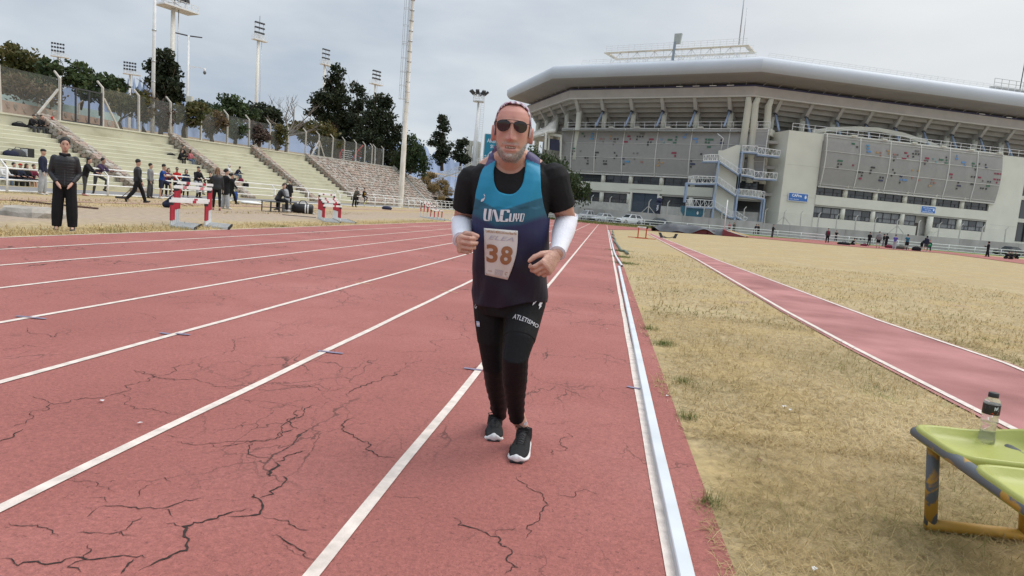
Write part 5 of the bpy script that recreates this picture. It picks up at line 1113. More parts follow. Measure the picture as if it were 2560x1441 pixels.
# stair core slab
m = MB(); q = [(1806, 371), (1817, 371), (1852, 357), (1863, 358), (1863, 378), (1855, 440), (1842, 552), (1791, 548)]
P = [SP(x, y, 1.1) for x, y in q]; P[-1].x = P[0].x; P[-1].z = 2.2; P[-2].z = 2.2; P[-2].x = P[3].x; P[-3].x = P[3].x; P[4].x = P[3].x
m.prism(P, (0, .35, 0)); m.build('stair_core_wall', CREAM, e)
m = MB(); A_ = SP(1812, 370, 1.1); m.tube([A_, A_+Vector((.15, 0, 2.0)), A_+Vector((-.9, 0, 2.7))], .06, 6); m.build('lamp_arm', WHITE, e, True)
# ---------------------------------------------------------------- blue skip, advertising column
p = at_y(1730, 542, 121); e = thing('skip', 'battered blue rubbish skip under the steel staircase', 'skip', (p.x, 121, 2.25)); SKB = mat('faded_blue_skip', (.03, .15, .22), .55, .15, 1.5, .1, 10)
m = MB(); m.loft([[(-1.35, -.75, .05), (1.35, -.75, .05), (1.35, .75, .05), (-1.35, .75, .05)], [(-1.95, -.95, 1.0), (1.95, -.95, 1.0), (1.95, .95, 1.0), (-1.95, .95, 1.0)], [(-2.0, -.97, 1.75), (2.0, -.97, 1.75), (2.0, .97, 1.75), (-2.0, .97, 1.75)]]); m.build('bin', SKB, e, local=True)
m = MB(); m.box(-2.06, 2.06, -1.03, 1.03, 1.72, 1.86); m.build('rim', SKB, e, local=True)
for x in (-1.2, 1.2): m = MB(); m.box(x-.06, x+.06, -1.04, -.9, .2, 1.72); m.build('rib', SKB, e, local=True)
m = MB(); m.ell((.75, -.985, .85), (.16, .02, .3), 12, 8); m.build('white_mark', WHITE, e, True, True)
for x in (-.9, .3): m = MB(); m.ell((x, 0, 1.86), (.4, .3, .12)); m.build('rubbish_bag', WHITE_OLD, e, True, True)
p = at_y(1644, 532, 119.3); e = thing('inflatable_column', 'tall navy inflatable column with white lettering beside the slate garage door', 'inflatable', (p.x, 119.3, 2.25)); NAVY = mat('navy_fabric', (.015, .018, .05), .6, .1, 3)
m = MB(); m.tube([(0, 0, 0), (0, 0, 1.6), (.1, 0, 2.05)], [.45, .46, .48], 14); m.ell((.1, 0, 2.45), (.55, .5, .5), 14, 10); m.build('body', NAVY, e, True, True)
m = MB(); text_mb(m, 'VEA', .55, lambda x, y: (-.1-y*.75+.1, -.49, .7+x), bold=.02); m.build('lettering', SW, e, local=True, fix=False)
# ---------------------------------------------------------------- parked cars
TYRE = mat('tyre_rubber', (.02, .02, .02), .9, .1); RIM = mat('alloy_rim', (.4, .41, .42), .35, .1, 3, metal=.7); CGL = glassy('car_glass', (.03, .04, .045), .06, .8); HLG = mat('headlight_glass', (.6, .62, .64), .15, .05); 
def car(name, lab, loc, rz, L, Wd, H, paint, kind):
 """front towards local -x"""
 e = thing(name, lab, 'car', loc, rz, group='cars parked below the stadium wall'); hw = Wd/2; hl = L/2
 if kind == 'suv': belt, cab = 1.02, [(-.19, 0), (-.04, 1), (.36, .98), (.47, .1)]
 elif kind == 'hatch': belt, cab = .90, [(-.20, 0), (-.05, 1), (.30, .98), (.47, .1)]
 elif kind == 'sedan': belt, cab = .90, [(-.19, 0), (-.04, 1), (.20, .98), (.38, .05)]
 else: belt, cab = 1.05, [(-.18, 0), (-.05, 1), (.14, 1), (.19, .1)]
 top = {'suv': [(-.5, .62), (-.485, .78), (-.42, .88), (-.2, 1.0), (.46, 1.04), (.495, .9), (.5, .55)], 'hatch': [(-.5, .5), (-.485, .66), (-.42, .76), (-.2, .9), (.46, .95), (.495, .82), (.5, .5)],
           'sedan': [(-.5, .48), (-.485, .64), (-.42, .75), (-.2, .89), (.36, .95), (.49, .93), (.5, .5)], 'pickup': [(-.5, .62), (-.485, .85), (-.43, .98), (-.2, 1.06), (.2, 1.08), (.495, 1.06), (.5, .6)]}[kind]
 rings = []
 for fx, z in top:
  x = fx*L; k = .88 if abs(fx) > .48 else (.96 if abs(fx) > .4 else 1); w = hw*k
  rings.append([(x, -w*.92, .24), (x, -w, .45), (x, -w, z*.82), (x, -w*.93, z), (x, w*.93, z), (x, w, z*.82), (x, w, .45), (x, w*.92, .24)])
 m = MB(); m.loft(rings); smooth_angle(m.build('body', paint, e, local=True), 50)
 rings = []; zs = H-.02
 C = [(fx*L, belt+(zs-belt)*q) for fx, q in cab]
 m = MB(); wt = hw*.72; wb = hw*.92
 def cw(z): return wb+(wt-wb)*(z-belt)/(zs-belt)
 def cabin(m, sh, z0):
  P = [(x, z) for x, z in C]; 
  m.loft([[(x*(1)+0, -cw(z)*sh, z) for x, z in P]+[(P[-1][0], -cw(z0)*sh, z0), (P[0][0], -cw(z0)*sh, z0)], [(x, cw(z)*sh, z) for x, z in P]+[(P[-1][0], cw(z0)*sh, z0), (P[0][0], cw(z0)*sh, z0)]])
 cabin(m, 1.0, belt-.12); m.build('cabin', paint, e, local=True)
 (xa, za), (xb, zb), (xc, zc), (xd, zd) = C
 for s in (-1, 1):
  m = MB(); o = .012
  def sp(x, z): return (x, s*(cw(z)+o), z)
  x_mid = (xb+xc)/2
  for a0, a1, b0, b1 in ((xa+(xb-xa)*.35, x_mid-.05, xb+.06, x_mid-.05), (x_mid+.05, xc+(xd-xc)*.6, x_mid+.05, xc-.05)):
   m.quad(sp(a0+.1, belt+.06), sp(a1, belt+.06), sp(b1, zs-.09), sp(b0, zs-.09))
  m.build('side_window', CGL, e, local=True)
 for (x0, z0), (x1, z1), nm, d in ((C[0], C[1], 'windscreen', -.015), (C[3], C[2], 'rear_window', .015)):
  m = MB(); a0, a1 = .12, .9; p0 = (x0+(x1-x0)*a0+d, z0+(z1-z0)*a0+.01); p1 = (x0+(x1-x0)*a1+d, z0+(z1-z0)*a1+.01); m.quad((p0[0], -cw(p0[1])*.9, p0[1]), (p0[0], cw(p0[1])*.9, p0[1]), (p1[0], cw(p1[1])*.9, p1[1]), (p1[0], -cw(p1[1])*.9, p1[1])); m.build(nm, CGL, e, local=True)
 r = .36 if kind in ('suv', 'pickup') else .31
 for fx in (-.31, .30):
  for s in (-1, 1):
   m = MB(); m.tube([(fx*L, s*(hw-.24), r), (fx*L, s*(hw-.22), r), (fx*L, s*(hw+.0), r), (fx*L, s*(hw+.015), r)], [r*.9, r, r, r*.9], 16); w_ = m.build('wheel', TYRE, e, True, True)
   m = MB(); m.tube([(fx*L, s*(hw+.016), r), (fx*L, s*(hw+.03), r)], r*.62, 12); q = link('rim', m.mesh('rim', RIM), w_)
 for s in (-1, 1):
  m = MB(); zf = top[1][1]; m.hexa([(-hl*.985, s*hw*.5, zf-.2), (-hl*.985, s*hw*.86, zf-.2), (-hl*.92, s*hw*.92, zf-.02), (-hl*.97, s*hw*.5, zf-.04)], [(-hl*1.005, s*hw*.5, zf-.2), (-hl*1.0, s*hw*.86, zf-.2), (-hl*.93, s*hw*.95, zf-.0), (-hl*.985, s*hw*.5, zf-.02)]); m.build('headlight', HLG, e, local=True)
  m = MB(); m.ell((xa+.15, s*(hw+.1), belt+.1), (.09, .12, .08)); m.build('mirror', paint, e, True, True)
  m = MB(); m.hexa([(hl*.99, s*hw*.6, .7), (hl*.99, s*hw*.88, .7), (hl*.99, s*hw*.88, .85), (hl*.99, s*hw*.6, .85)], [(hl*1.01, s*hw*.6, .7), (hl*1.0, s*hw*.88, .7), (hl*1.0, s*hw*.88, .85), (hl*1.01, s*hw*.6, .85)]); m.build('tail_light', RED, e, local=True)
 m = MB(); zf = top[1][1]; m.box(-hl*1.012, -hl*.97, -hw*.48, hw*.48, zf-.2, zf-.06); m.build('grille', BLACK, e, local=True)
 m = MB(); m.box(-hl*1.014, -hl*.95, -hw*.82, hw*.82, .24, .40); m.build('bumper', BLACK, e, local=True)
 m = MB(); m.box(-hl*1.02, -hl*1.0, -.26, .26, .42, .53); m.build('number_plate', WHITE, e, local=True)
 if kind == 'pickup':
  m = MB(); m.box(.2*L, .49*L, -hw*.86, hw*.86, 1.075, 1.1); m.build('load_bed', BLACK, e, local=True)
 return e
SILV = mat('silver_paint', (.42, .44, .46), .3, .04, 2, metal=.4, spec=.6); SILV2 = mat('pale_silver_paint', (.50, .52, .54), .3, .04, 2, metal=.3, spec=.6); CWHT = mat('white_car_paint', (.72, .73, .73), .3, .03, 2, spec=.6); CDRK = mat('dark_grey_car_paint', (.035, .04, .04), .28, .05, 2, spec=.7); CBLK = mat('black_car_paint', (.02, .022, .025), .25, .05, 2, spec=.7)
def car_at(px, py, Y): p = at_y(px, py, Y); return (p.x, Y, gz(p.x, Y)+.01)
car('pickup_truck', 'silver double cab pickup parked leftmost below the stadium wall', car_at(1467, 540, 116.2), R(42), 5.2, 1.85, 1.8, SILV, 'pickup')
car('parked_car', 'silver hatchback parked between the pickup and the white car', car_at(1505, 545, 115.4), R(40), 4.1, 1.75, 1.5, SILV2, 'hatch')
car('parked_car', 'white sport utility car parked left of the dark saloon', car_at(1573, 553, 115.0), R(36), 4.5, 1.85, 1.7, CWHT, 'suv')
car('parked_car', 'dark grey saloon parked side on behind the orange hurdle', car_at(1642, 561, 114.6), R(12), 4.5, 1.75, 1.45, CDRK, 'sedan')
car('parked_car', 'black saloon parked at the far right behind the fence', car_at(2520, 642, 109.5), R(25), 4.5, 1.78, 1.45, CBLK, 'sedan')
# ---------------------------------------------------------------- high jump mats under a tarpaulin
p0 = at_g(1643, 579); p1 = at_g(1812, 590); dv = (p1-p0); Lm = dv.length; rz = math.atan2(dv.y, dv.x); 
e = thing('landing_mat', 'dark red landing mat under a crumpled grey tarpaulin on the infield edge', 'landing mat', (p0.x, p0.y, gz(p0.x, p0.y)), rz)
MATR = mat('dark_red_vinyl', (.17, .03, .04), .6, .2, 2); TARP = mat('grey_tarpaulin', (.085, .09, .10), .55, .25, 1.2, .3, 6)
for k in range(4): m = MB(); m.box(Lm*k/4+.03, Lm*(k+1)/4-.03, .05, 3.6, .02, .62); m.build('mat_block', MATR, e, local=True, bevel=.05)
m = MB(); rows = []
for i in range(44):
 x = -.7+(Lm+.9)*i/43; row = []
 for j in range(20):
  v = j/19; y = -.25+4.1*v; n_ = mnoise.noise(Vector((x*.8, y*.9, 1.3)))*.30+mnoise.noise(Vector((x*2.2, y*2.2, 4)))*.13
  edge = min(1, v/.10); z = .70+n_+.3*math.sin(x*.45+.5)**2
  if i < 4: z *= (i/4)**.7
  drop_ = (.36+.25*math.sin(x*.9)+.2*math.sin(x*2.1)); z0 = max(.06, .62-drop_)
  z = z0+(z-z0)*edge if v < .10 else z
  if v > .9: z = z*(1-v)/.1+.05
  row.append((x, y-(1-edge)*.05, max(.03, z)))
 rows.append(row)
m.loft(rows, cap=False, closed=False); m.build('tarpaulin', TARP, e, True, True)
q = at_g(1803, 590); e = thing('landing_mat', 'thin brown and red folded mat lying at the right end of the tarpaulin', 'landing mat', (q.x, q.y, gz(q.x, q.y)), rz)
m = MB(); m.loft([[(x, 0, .02), (x, 0, h), (x, 2.3, h+.1), (x, 2.3, .02)] for x, h in ((.1, .72), (.8, .5), (1.6, .3), (2.4, .18), (2.75, .12))]); m.build('mat_body', MATR, e, local=True)
m = MB(); m.loft([[(x, .03, h), (x, .03, h+.05), (x, 2.3, h+.16), (x, 2.3, h+.1)] for x, h in ((.75, .54), (1.5, .36), (2.4, .2), (2.85, .13))]); m.build('mat_top', mat('ochre_foam', (.32, .20, .09), .8, .15, 3), e, local=True)
m = MB(); m.loft([[(x, -.015, h), (x, -.015, h+.07), (x, .05, h+.07), (x, .05, h)] for x, h in ((.55, .60), (1.2, .42), (1.9, .26), (2.6, .12))]); m.build('white_edge', WHITE, e, local=True)
for (x, yb, yt), lb, w in (((1809, 588, 500), 'white high jump upright standing against the right end of the tarpaulin', .12), ((1791, 577, 492), 'thin high jump upright behind the tarpaulin', .07)):
 q = at_g(x, yb); tp = at_y(x+4, yt, q.y); e = thing('jump_upright', lb, 'upright', (q.x, q.y, gz(q.x, q.y)), group='high jump uprights')
 m = MB(); m.tube([(0, 0, 0), (0, 0, tp.z-q.z)], w/2, 8); m.build('post', WHITE, e, True, True); m = MB(); m.box(-.3, .3, -.25, .25, 0, .06); m.build('foot', DARK, e, local=True)
q = at_g(1711, 581.5); e = thing('marker_cone', 'small white marker cone before the tarpaulin', 'cone', (q.x, q.y, gz(q.x, q.y))); m = MB(); m.loft([[(r_*math.cos(t), r_*math.sin(t), z) for t in np.linspace(0, 2*math.pi, 13)[:-1]] for r_, z in ((.3, 0), (.2, .16), (.06, .3))]); m.build('shell', WHITE, e, True, True)
# ---------------------------------------------------------------- hurdles
REDH = mat('hurdle_red', (.40, .025, .045), .5, .1, 4); ORNG = mat('orange_red_paint', (.45, .07, .025), .55, .12, 4); ALU = mat('pale_aluminium', (.55, .58, .60), .65, .08, 3, metal=0); PINK = mat('faded_red_print', (.55, .18, .2), .6, .1)
def hurdle(lab, loc, rz, h, group, blocks=((.26, 'r'), (.72, 'r')), faded=False, w=1.18, fade=None):
 """bar across local x; long feet point along local -y"""
 e = thing('hurdle', lab, 'hurdle', loc, rz, group)
 m = MB(); m.box(-w/2-.02, w/2+.02, -.012, .012, h-.07, h); m.build('cross_bar', WHITE, e, local=True, bevel=.004)
 for q, c in blocks:
  x = -w/2+w*q; m = MB(); m.box(x-.05, x+.06, -.016, -.0125, h-.069, h-.001); m.build('bar_stripe', PINK if (faded or c == 'f') else REDH, e, local=True)
 for s in (-1, 1):
  x = s*(w/2-.05)
  m = MB(); m.box(x-.022, x+.022, -.018, .018, .06, .48); m.build('lower_post', ALU, e, local=True)
  m = MB(); m.box(x-.028, x+.028, -.024, .024, .40 if h > .8 else .16, h-.10); m.build('upper_post', REDH if fade is None else fade, e, local=True)
  m = MB(); m.box(x-.034, x+.034, -.03, .03, h-.13, h-.072); m.build('post_cap', BLACK, e, local=True)
  m = MB(); m.box(x-.03, x+.03, -.74, .04, .0, .06); m.build('foot', ALU, e, local=True, bevel=.006)
  m = MB(); m.box(x-.031, x+.031, -.755, -.738, .0, .061); m.build('foot_cap', BLACK, e, local=True)
 return e
LH = ['lowest hurdle at the front of the near stack, one red square', 'second low hurdle in the near stack behind the front one', 'tall red posted hurdle in the near stack with a pale pink print', 'tall hurdle in the near stack with a bar just under the top one', 'tallest hurdle at the back of the near stack with two red squares']
def stack(px, py, n, rz, hs, gap, labs, grp):
 d = Vector((-.5, .87, 0)); q = at_g(px, py)+Vector((math.cos(rz), math.sin(rz), 0))*.55
 for i in range(n):
  p = q+d*gap*i+Vector((math.cos(rz), math.sin(rz), 0))*.02*i
  hurdle(labs[i], (p.x, p.y, gz(p.x, p.y)), rz, hs[i], grp, ((.62, 'r'),) if hs[i] < .8 else ((.27, 'r'), (.74, 'r')), faded=(i == 2))
HR = R(78)
stack(427, 568, 5, HR, [.66, .70, .99, 1.0, 1.10], .34, LH, 'hurdles stacked beside the track, nearest stack')
L2 = ['front low hurdle of the middle stack', 'second hurdle of the middle stack, a little taller than the front one', 'third hurdle of the middle stack', 'fourth hurdle of the middle stack', 'fifth hurdle of the middle stack', 'tallest hurdle at the back of the middle stack']
stack(809, 555, 6, R(78), [.66, .80, .84, .91, .91, 1.07], .5, L2, 'hurdles stacked beside the track, middle stack')
L3 = ['front low hurdle of the farthest stack', 'second low hurdle of the farthest stack', 'third hurdle of the farthest stack', 'fourth hurdle of the farthest stack', 'tallest hurdle at the back of the farthest stack']
stack(1085, 550, 5, R(78), [.62, .68, .84, 1.0, 1.07], .9, L3, 'hurdles stacked beside the track, farthest stack')
# orange hurdle on the infield
q = at_g(1604, 597); e = thing('hurdle', 'orange steel hurdle with a white bar standing alone on the infield', 'hurdle', (q.x, q.y, gz(q.x, q.y)), R(-62))
m = MB(); m.box(-.62, .62, -.02, .02, .70, .80); m.build('cross_bar', WHITE, e, local=True)
m = MB(); text_mb(m, 'VALLAS', .09, lambda x, y: (-.35+x*1.5, -.0215, .725+y)); m.build('bar_lettering', BLACK, e, local=True, fix=False)
m = MB(); m.box(.50, .63, -.03, .03, .67, .81); m.build('bar_end', BLACK, e, local=True)
for s in (-1, 1):
 m = MB(); m.box(s*.5-.035, s*.5+.035, -.025, .025, .05, .72); m.build('post', ORNG, e, local=True); m = MB(); m.box(s*.5-.025, s*.5+.025, -.75, .75, .02, .06); m.build('foot', ORNG, e, local=True)
q = at_g(1671, 597); e = thing('starting_block', 'black starting block lying on the far end of the infield runway', 'starting block', (q.x, q.y, gz(q.x, q.y)+.02), R(10))
m = MB(); m.bar((-.6, .1, .03), (.1, -.1, .05), .10, .05); m.build('rail', DARK, e, local=True)
for s, x in ((-1, -.5), (1, .45)):
 m = MB(); m.hexa([(x-.1, 0, .03), (x+.1, 0, .03), (x+.1, .12, .03), (x-.1, .12, .03)], [(x-.1+s*.16, .1, .38), (x+.1+s*.16, .1, .38), (x+.1+s*.16, .16, .38), (x-.1+s*.16, .16, .38)]); m.build('foot_pad', BLACK, e, local=True); m = MB(); m.bar((x+s*.12, .1, .2), (x-s*.35, -.05, .05), .05); m.build('pad_strut', DARK, e, local=True)
# ---------------------------------------------------------------- inner kerb rail, hose, small ground objects
KP = [(.405, 1.0), (.405, 3.66), (.425, 6.85), (.47, 17.3)]; KP2 = [(.55, 17.6), (.46, 21.5), (.435, 24), (.43, 40), (.42, 62)]
def kerb(lab, pts, w=.05, h=.05):
 e = thing('kerb_rail', lab, 'kerb rail', (pts[0][0], pts[0][1], 0), group='aluminium kerb rails along the inside lane')
 m = MB(); m.loft([[(x-w/2, y, .012), (x-w/2, y, h-.004), (x-w/2+.004, y, h), (x+w/2-.004, y, h), (x+w/2, y, h-.004), (x+w/2, y, .012)] for x, y in pts]); m.build('tube', ALU, e)
 m = MB(); x, y = pts[0] if pts[0][1] > 5 else pts[-1]; m.box(x-w/2+.005, x+w/2-.005, y-.004, y+.02, .014, h-.005); m.build('open_end', BLACK, e)
kerb('long pale aluminium kerb rail along the inside lane, nearest to the camera', KP, .056, .05); kerb('farther aluminium kerb rail, shifted sideways with a black open end', KP2, .05, .055)
e = thing('hose', 'grey green hose snaking through the grass beside the farther kerb rail', 'hose', (.8, 20, 0)); m = MB(); hp = [(1531, 578), (1533, 583), (1531, 587), (1535, 590), (1532, 595), (1538, 600), (1536, 606), (1541, 612), (1545, 618), (1549, 624), (1552, 630), (1562, 631), (1569, 638)]
pts = [at_g(x, y)+Vector((0, 0, .05)) for x, y in hp]; sm = []
for a, c in zip(pts, pts[1:]): sm += [a.lerp(c, t) for t in (0, .33, .66)]
m.tube(sm+[pts[-1]], .045, 8); m.build('tube', mat('grey_green_hose', (.12, .15, .12), .6, .15, 6), e, True)
# concrete lump, poles and boards on the left verge
q = at_g(80, 541); e = thing('concrete_slab', 'broken grey concrete slab in the dirt left of the woman in black', 'slab', (q.x, q.y, gz(q.x, q.y)))
m = MB(); rr_ = random.Random(3); rings = []
for z, k in ((-.05, 1.05), (.1, 1.0), (.2, .86)):
 rings.append([(k*(.55+.08*math.sin(3*t))*math.cos(t)*1.3+rr_.uniform(-.04, .04), k*(.5+.05*math.cos(2*t))*math.sin(t)*1.2+rr_.uniform(-.03, .03), z+rr_.uniform(-.015, .015)) for t in np.linspace(0, 2*math.pi, 15)[:-1]])
m.loft(rings); m.build('slab', mat('crumbling_concrete', (.33, .30, .26), .95, .25, 4, .6, 20), e, local=True)
def pole_on_ground(name, lab, cat, a, c, w, col):
 A_, C_ = at_g(*a), at_g(*c); e = thing(name, lab, cat, (A_.x, A_.y, gz(A_.x, A_.y))); m = MB(); m.tube([A_+Vector((0, 0, w)), (A_+C_)/2+Vector((0, 0, w)), C_+Vector((0, 0, w))], w, 6); m.build('shaft', col, e, True)
WOODD = mat('dark_weathered_wood', (.12, .07, .06), .9, .2, 5)
pole_on_ground('long_pole', 'long dark pole lying in the dirt behind the woman in black', 'pole', (30, 503), (245, 524), .03, WOODD)
pole_on_ground('javelin', 'thin dark javelin lying before the bench of girls', 'javelin', (706, 538), (790, 545), .015, DARK)
pole_on_ground('board', 'short pale board lying right of the striped bag', 'board', (765, 533), (787, 537), .03, WHITE_OLD)
e = thing('left_runway', 'x', 'runway', (0, 0, 0)); bpy.data.objects.remove(e)
sh = MB(); rowsr = []
for y in np.arange(14, 100, 2): rowsr.append([(-19.1+.02*y*0, y, gz(-19.1, y)+.012), (-18.3, y, gz(-18.3, y)+.012)])
sh.loft(rowsr, cap=False, closed=False); sh.build('verge_runway', mat('worn_red_runway', (.31, .165, .13), .9, .22, 1.2, .3, 30, col2=(.36, .25, .18)))['kind'] = 'structure'
for i, (x, y, w_, c, lb) in enumerate([(967, 524.5, .5, 'k', 'black bag on the grass under the tall white mast'), (628, 511, .75, 'w', 'white and navy towel lying by the fence left of the bench')]):
 q = at_g(x, y); e = thing('bag' if c == 'k' else 'towel', lb, 'bag' if c == 'k' else 'towel', (q.x, q.y, gz(q.x, q.y))); m = MB(); m.ell((0, 0, .13 if c == 'k' else .07), (w_, w_*.5, .2 if c == 'k' else .1), 12, 7); m.build('bag_body' if c == 'k' else 'cloth', NAVY if c == 'k' else WHITE, e, True, True)
q = at_g(757, 534); e = thing('sports_bag', 'black and white striped sports bag right of the bench', 'bag', (q.x, q.y, gz(q.x, q.y)), R(20))
m = MB(); m.loft([[(x, .24*k*math.cos(t), .24+.24*k*math.sin(t)) for t in np.linspace(0, 2*math.pi, 11)[:-1]] for x, k in ((-.48, .7), (-.42, 1), (0, 1.05), (.42, 1), (.48, .7))]); m.build('bag_body', BLACK, e, True, True)
for x in (.1, .22): m = MB(); m.loft([[(x+d, .262*math.cos(t), .24+.262*math.sin(t)) for t in np.linspace(2.2, 4.6, 8)] for d in (0, .06)], cap=False, closed=False); m.build('stripe', WHITE, e, local=True)
m = MB(); m.tube([(-.2, -.1, .45), (-.1, -.15, .62), (.1, -.15, .62), (.2, -.1, .45)], .02, 6); m.build('handle', BLACK, e, True, True)
# metal bench the girls sit on
q0 = at_g(677, 531); q1 = at_g(738, 532); e = thing('metal_bench', 'black metal frame bench with seated girls on the verge', 'bench', (q0.x, q0.y, gz(q0.x, q0.y)), math.atan2(q1.y-q0.y, q1.x-q0.x)); Lb = (q1-q0).length
BENCH_RZ = e.rotation_euler.z; BENCH0 = q0.copy(); BENCHL = Lb
for x in np.linspace(0, Lb, 4)[[0, 1, 2, 3]]:
 for y in (0, .45): m = MB(); m.bar((x, y, 0), (x, y, .46), .04); m.build('leg', DARK, e, local=True)
for y in (0, .45): m = MB(); m.bar((-.02, y, .2), (Lb+.02, y, .2), .03); m.build('stretcher', DARK, e, local=True)
m = MB(); m.box(-.05, Lb+.05, -.04, .49, .46, .5); m.build('seat', DARK, e, local=True)
m = MB(); m.box(Lb*.55, Lb*.7, .05, .3, .501, .525); m.build('papers', WHITE, e, local=True)
m = MB(); m.box(Lb*.75, Lb*.97, .05, .4, .02, .38); m.build('white_crate', WHITE, e, local=True)
# ---------------------------------------------------------------- footbridge stair, portal frame and turquoise sign behind the runner
D = 146
def fb(px, py, o=0): return at_d(px, py, D+o)
e = thing('footbridge_stair', 'white railed footbridge stair rising behind the stone bank', 'staircase', fb(1130, 445)); e.location.z = .5
seg = [((1096, 446), (1100, 434)), ((1146, 430), (1146, 417)), ((1159, 430), (1159, 416)), ((1187, 415), (1187, 401)), ((1215, 402), (1215, 388))]
for (b0, t0), (b1, t1) in zip(seg, seg[1:]):
 for o in (0, 2.2):
  m = MB(); n = max(3, int(abs(b1[0]-b0[0])/6)); L0, L1, T0, T1 = fb(*b0, o), fb(*b1, o), fb(*t0, o), fb(*t1, o)
  for q in (0, .33, .66, 1): m.bar(L0.lerp(T0, q), L1.lerp(T1, q), .1)
  for k in range(n+1): m.bar(L0.lerp(L1, k/n), T0.lerp(T1, k/n), .1)
  m.build('railing', WHITE, e)
 m = MB(); m.hexa([fb(*b0), fb(*b0, 2.2), fb(*b0, 2.2)-Vector((0, 0, .3)), fb(*b0)-Vector((0, 0, .3))], [fb(*b1), fb(*b1, 2.2), fb(*b1, 2.2)-Vector((0, 0, .3)), fb(*b1)-Vector((0, 0, .3))]); m.build('flight', WHITE, e)
for x in (1140, 1147, 1152, 1158, 1180): p = fb(x, 431); m = MB(); m.tube([(p.x, p.y, .4), p], .12, 6); m.build('support', WHITE, e)
e = thing('portal_frame', 'cream concrete portal frame beside the round floodlight mast', 'frame', fb(1178, 400, 8)); D = 154
for a, c, w in (((1170, 412), (1174, 356), 1.2), ((1192, 410), (1195, 356), 1.2)): p, q = fb(*a), fb(*c); m = MB(); m.bar((q.x, q.y, p.z-4), q, w); m.build('column', CREAM, e)
m = MB(); m.bar(fb(1168, 357), fb(1197, 360), 1.2, .9); m.build('beam', CREAM, e)
p = fb(1182, 408, 6); m = MB(); m.tube([p-Vector((0, 0, 3)), p+Vector((0, 0, 2))], 1.0, 14); m.build('tank', CREAM, e, True)
D = 149; e = thing('totem_sign', 'turquoise totem sign with white crest behind the running man', 'sign', fb(1235, 410)); A_, B_, C_ = fb(1213, 334), fb(1262, 338), fb(1206, 335, 3)
h0 = .5; TQM = mat('turquoise_board', (.02, .24, .36), .5, .05)
m = MB(); m.hexa([(A_.x, A_.y, h0), (B_.x, B_.y, h0), (B_.x, B_.y+1.2, h0), (A_.x-.7, A_.y+3, h0)], [(A_.x, A_.y, A_.z), (B_.x, B_.y, A_.z), (B_.x, B_.y+1.2, A_.z), (A_.x-.7, A_.y+3, A_.z)]); m.build('core', CREAM, e)
tx = (B_-A_); tx.z = 0; W1 = tx.length; tx.normalize(); tn = Vector((tx.y, -tx.x, 0))
def tp_(x, z, o=.06): return Vector((A_.x, A_.y, 0))+tx*x+tn*o+Vector((0, 0, A_.z-z))
m = MB(); m.quad(tp_(.05, .1, .03), tp_(W1-.05, .1, .03), tp_(W1-.05, A_.z-1, .03), tp_(.05, A_.z-1, .03)); m.build('board', TQM, e)
m = MB(); text_mb(m, 'ARENA', 1.15, lambda x, y: tp_(.55+x*.8, 1.85-y), bold=.02); text_mb(m, 'SUR', 1.0, lambda x, y: tp_(1.3+x, 3.0-y), bold=.02); m.build('lettering', SW, e, fix=False)
m = MB()
for r0, r1 in ((1.25, 1.45),): m.loft([[tp_(2.2+r_*math.cos(t), 5.4+r_*1.3*math.sin(t)) for t in np.linspace(0, 2*math.pi, 25)] for r_ in (r0, r1)], cap=False, closed=False)
m.loft([[tp_(2.2+x, 5.3+z) for z in (0, .25)] for x in (-1.2, 1.2)], cap=False, closed=False); m.loft([[tp_(2.2+r_*math.cos(t), 5.6+r_*1.2*math.sin(t)) for t in np.linspace(.1, math.pi-.1, 13)] for r_ in (.05, .95)], cap=False, closed=False)
for k in range(2): m.loft([[tp_(x, 7.4+k*.4+z) for z in (0, .2)] for x in (.9, 3.5)], cap=False, closed=False)
m.build('crest', SW, e, fix=False)
# ---------------------------------------------------------------- people
TMP = bpy.data.scenes.new('tmp_eval')
def remesh(mb, voxel, smooth=3, name='body', post=None):
 """one continuous skin around all the shapes in mb"""
 me = mb.mesh('t', []); o = bpy.data.objects.new('t', me); TMP.collection.objects.link(o)
 m = o.modifiers.new('r', 'REMESH'); m.mode = 'VOXEL'; m.voxel_size = voxel; m.use_smooth_shade = True
 if smooth: s = o.modifiers.new('s', 'SMOOTH'); s.iterations = smooth; s.factor = .5
 vl = TMP.view_layers[0]; vl.update(); r = bpy.data.meshes.new_from_object(o.evaluated_get(vl.depsgraph)); r.name = name
 bpy.data.objects.remove(o); bpy.data.meshes.remove(me)
 if not r.polygons: raise RuntimeError('empty remesh '+name)
 r.polygons.foreach_set('use_smooth', [True]*len(r.polygons)); return r
def capsule(b, P, rs, n=10, flat=(False, False), ratio=1.0, ref=None):
 """tapered limb with round ends; ratio squeezes the second axis"""
 P = [Vector(p) for p in P]; n_ = len(P); ref = Vector(ref) if ref else Vector((.13, 1, .21)); rings = []
 def ring(c, d, r): 
  a = d.cross(ref).normalized(); q = a.cross(d).normalized(); return [c+a*(r*math.cos(2*math.pi*k/n))+q*(r*ratio*math.sin(2*math.pi*k/n)) for k in range(n)]
 for i in range(n_):
  d = (P[min(i+1, n_-1)]-P[max(i-1, 0)]).normalized()
  if i == 0 and not flat[0]:
   for q in (.95, .6): rings.append(ring(P[0]-d*rs[0]*q, d, rs[0]*math.sqrt(1-q*q)))
  rings.append(ring(P[i], d, rs[i]))
  if i == n_-1 and not flat[1]:
   for q in (.6, .95): rings.append(ring(P[i]+d*rs[i]*q, d, rs[i]*math.sqrt(1-q*q)))
 b.loft(rings)
def oval(b, rows, n=14):
 """rows: (centre, ax, ay) stacked elliptical rings, ax/ay vectors"""
 b.loft([[Vector(c)+Vector(ax)*math.cos(2*math.pi*k/n)+Vector(ay)*math.sin(2*math.pi*k/n) for k in range(n)] for c, ax, ay in rows])
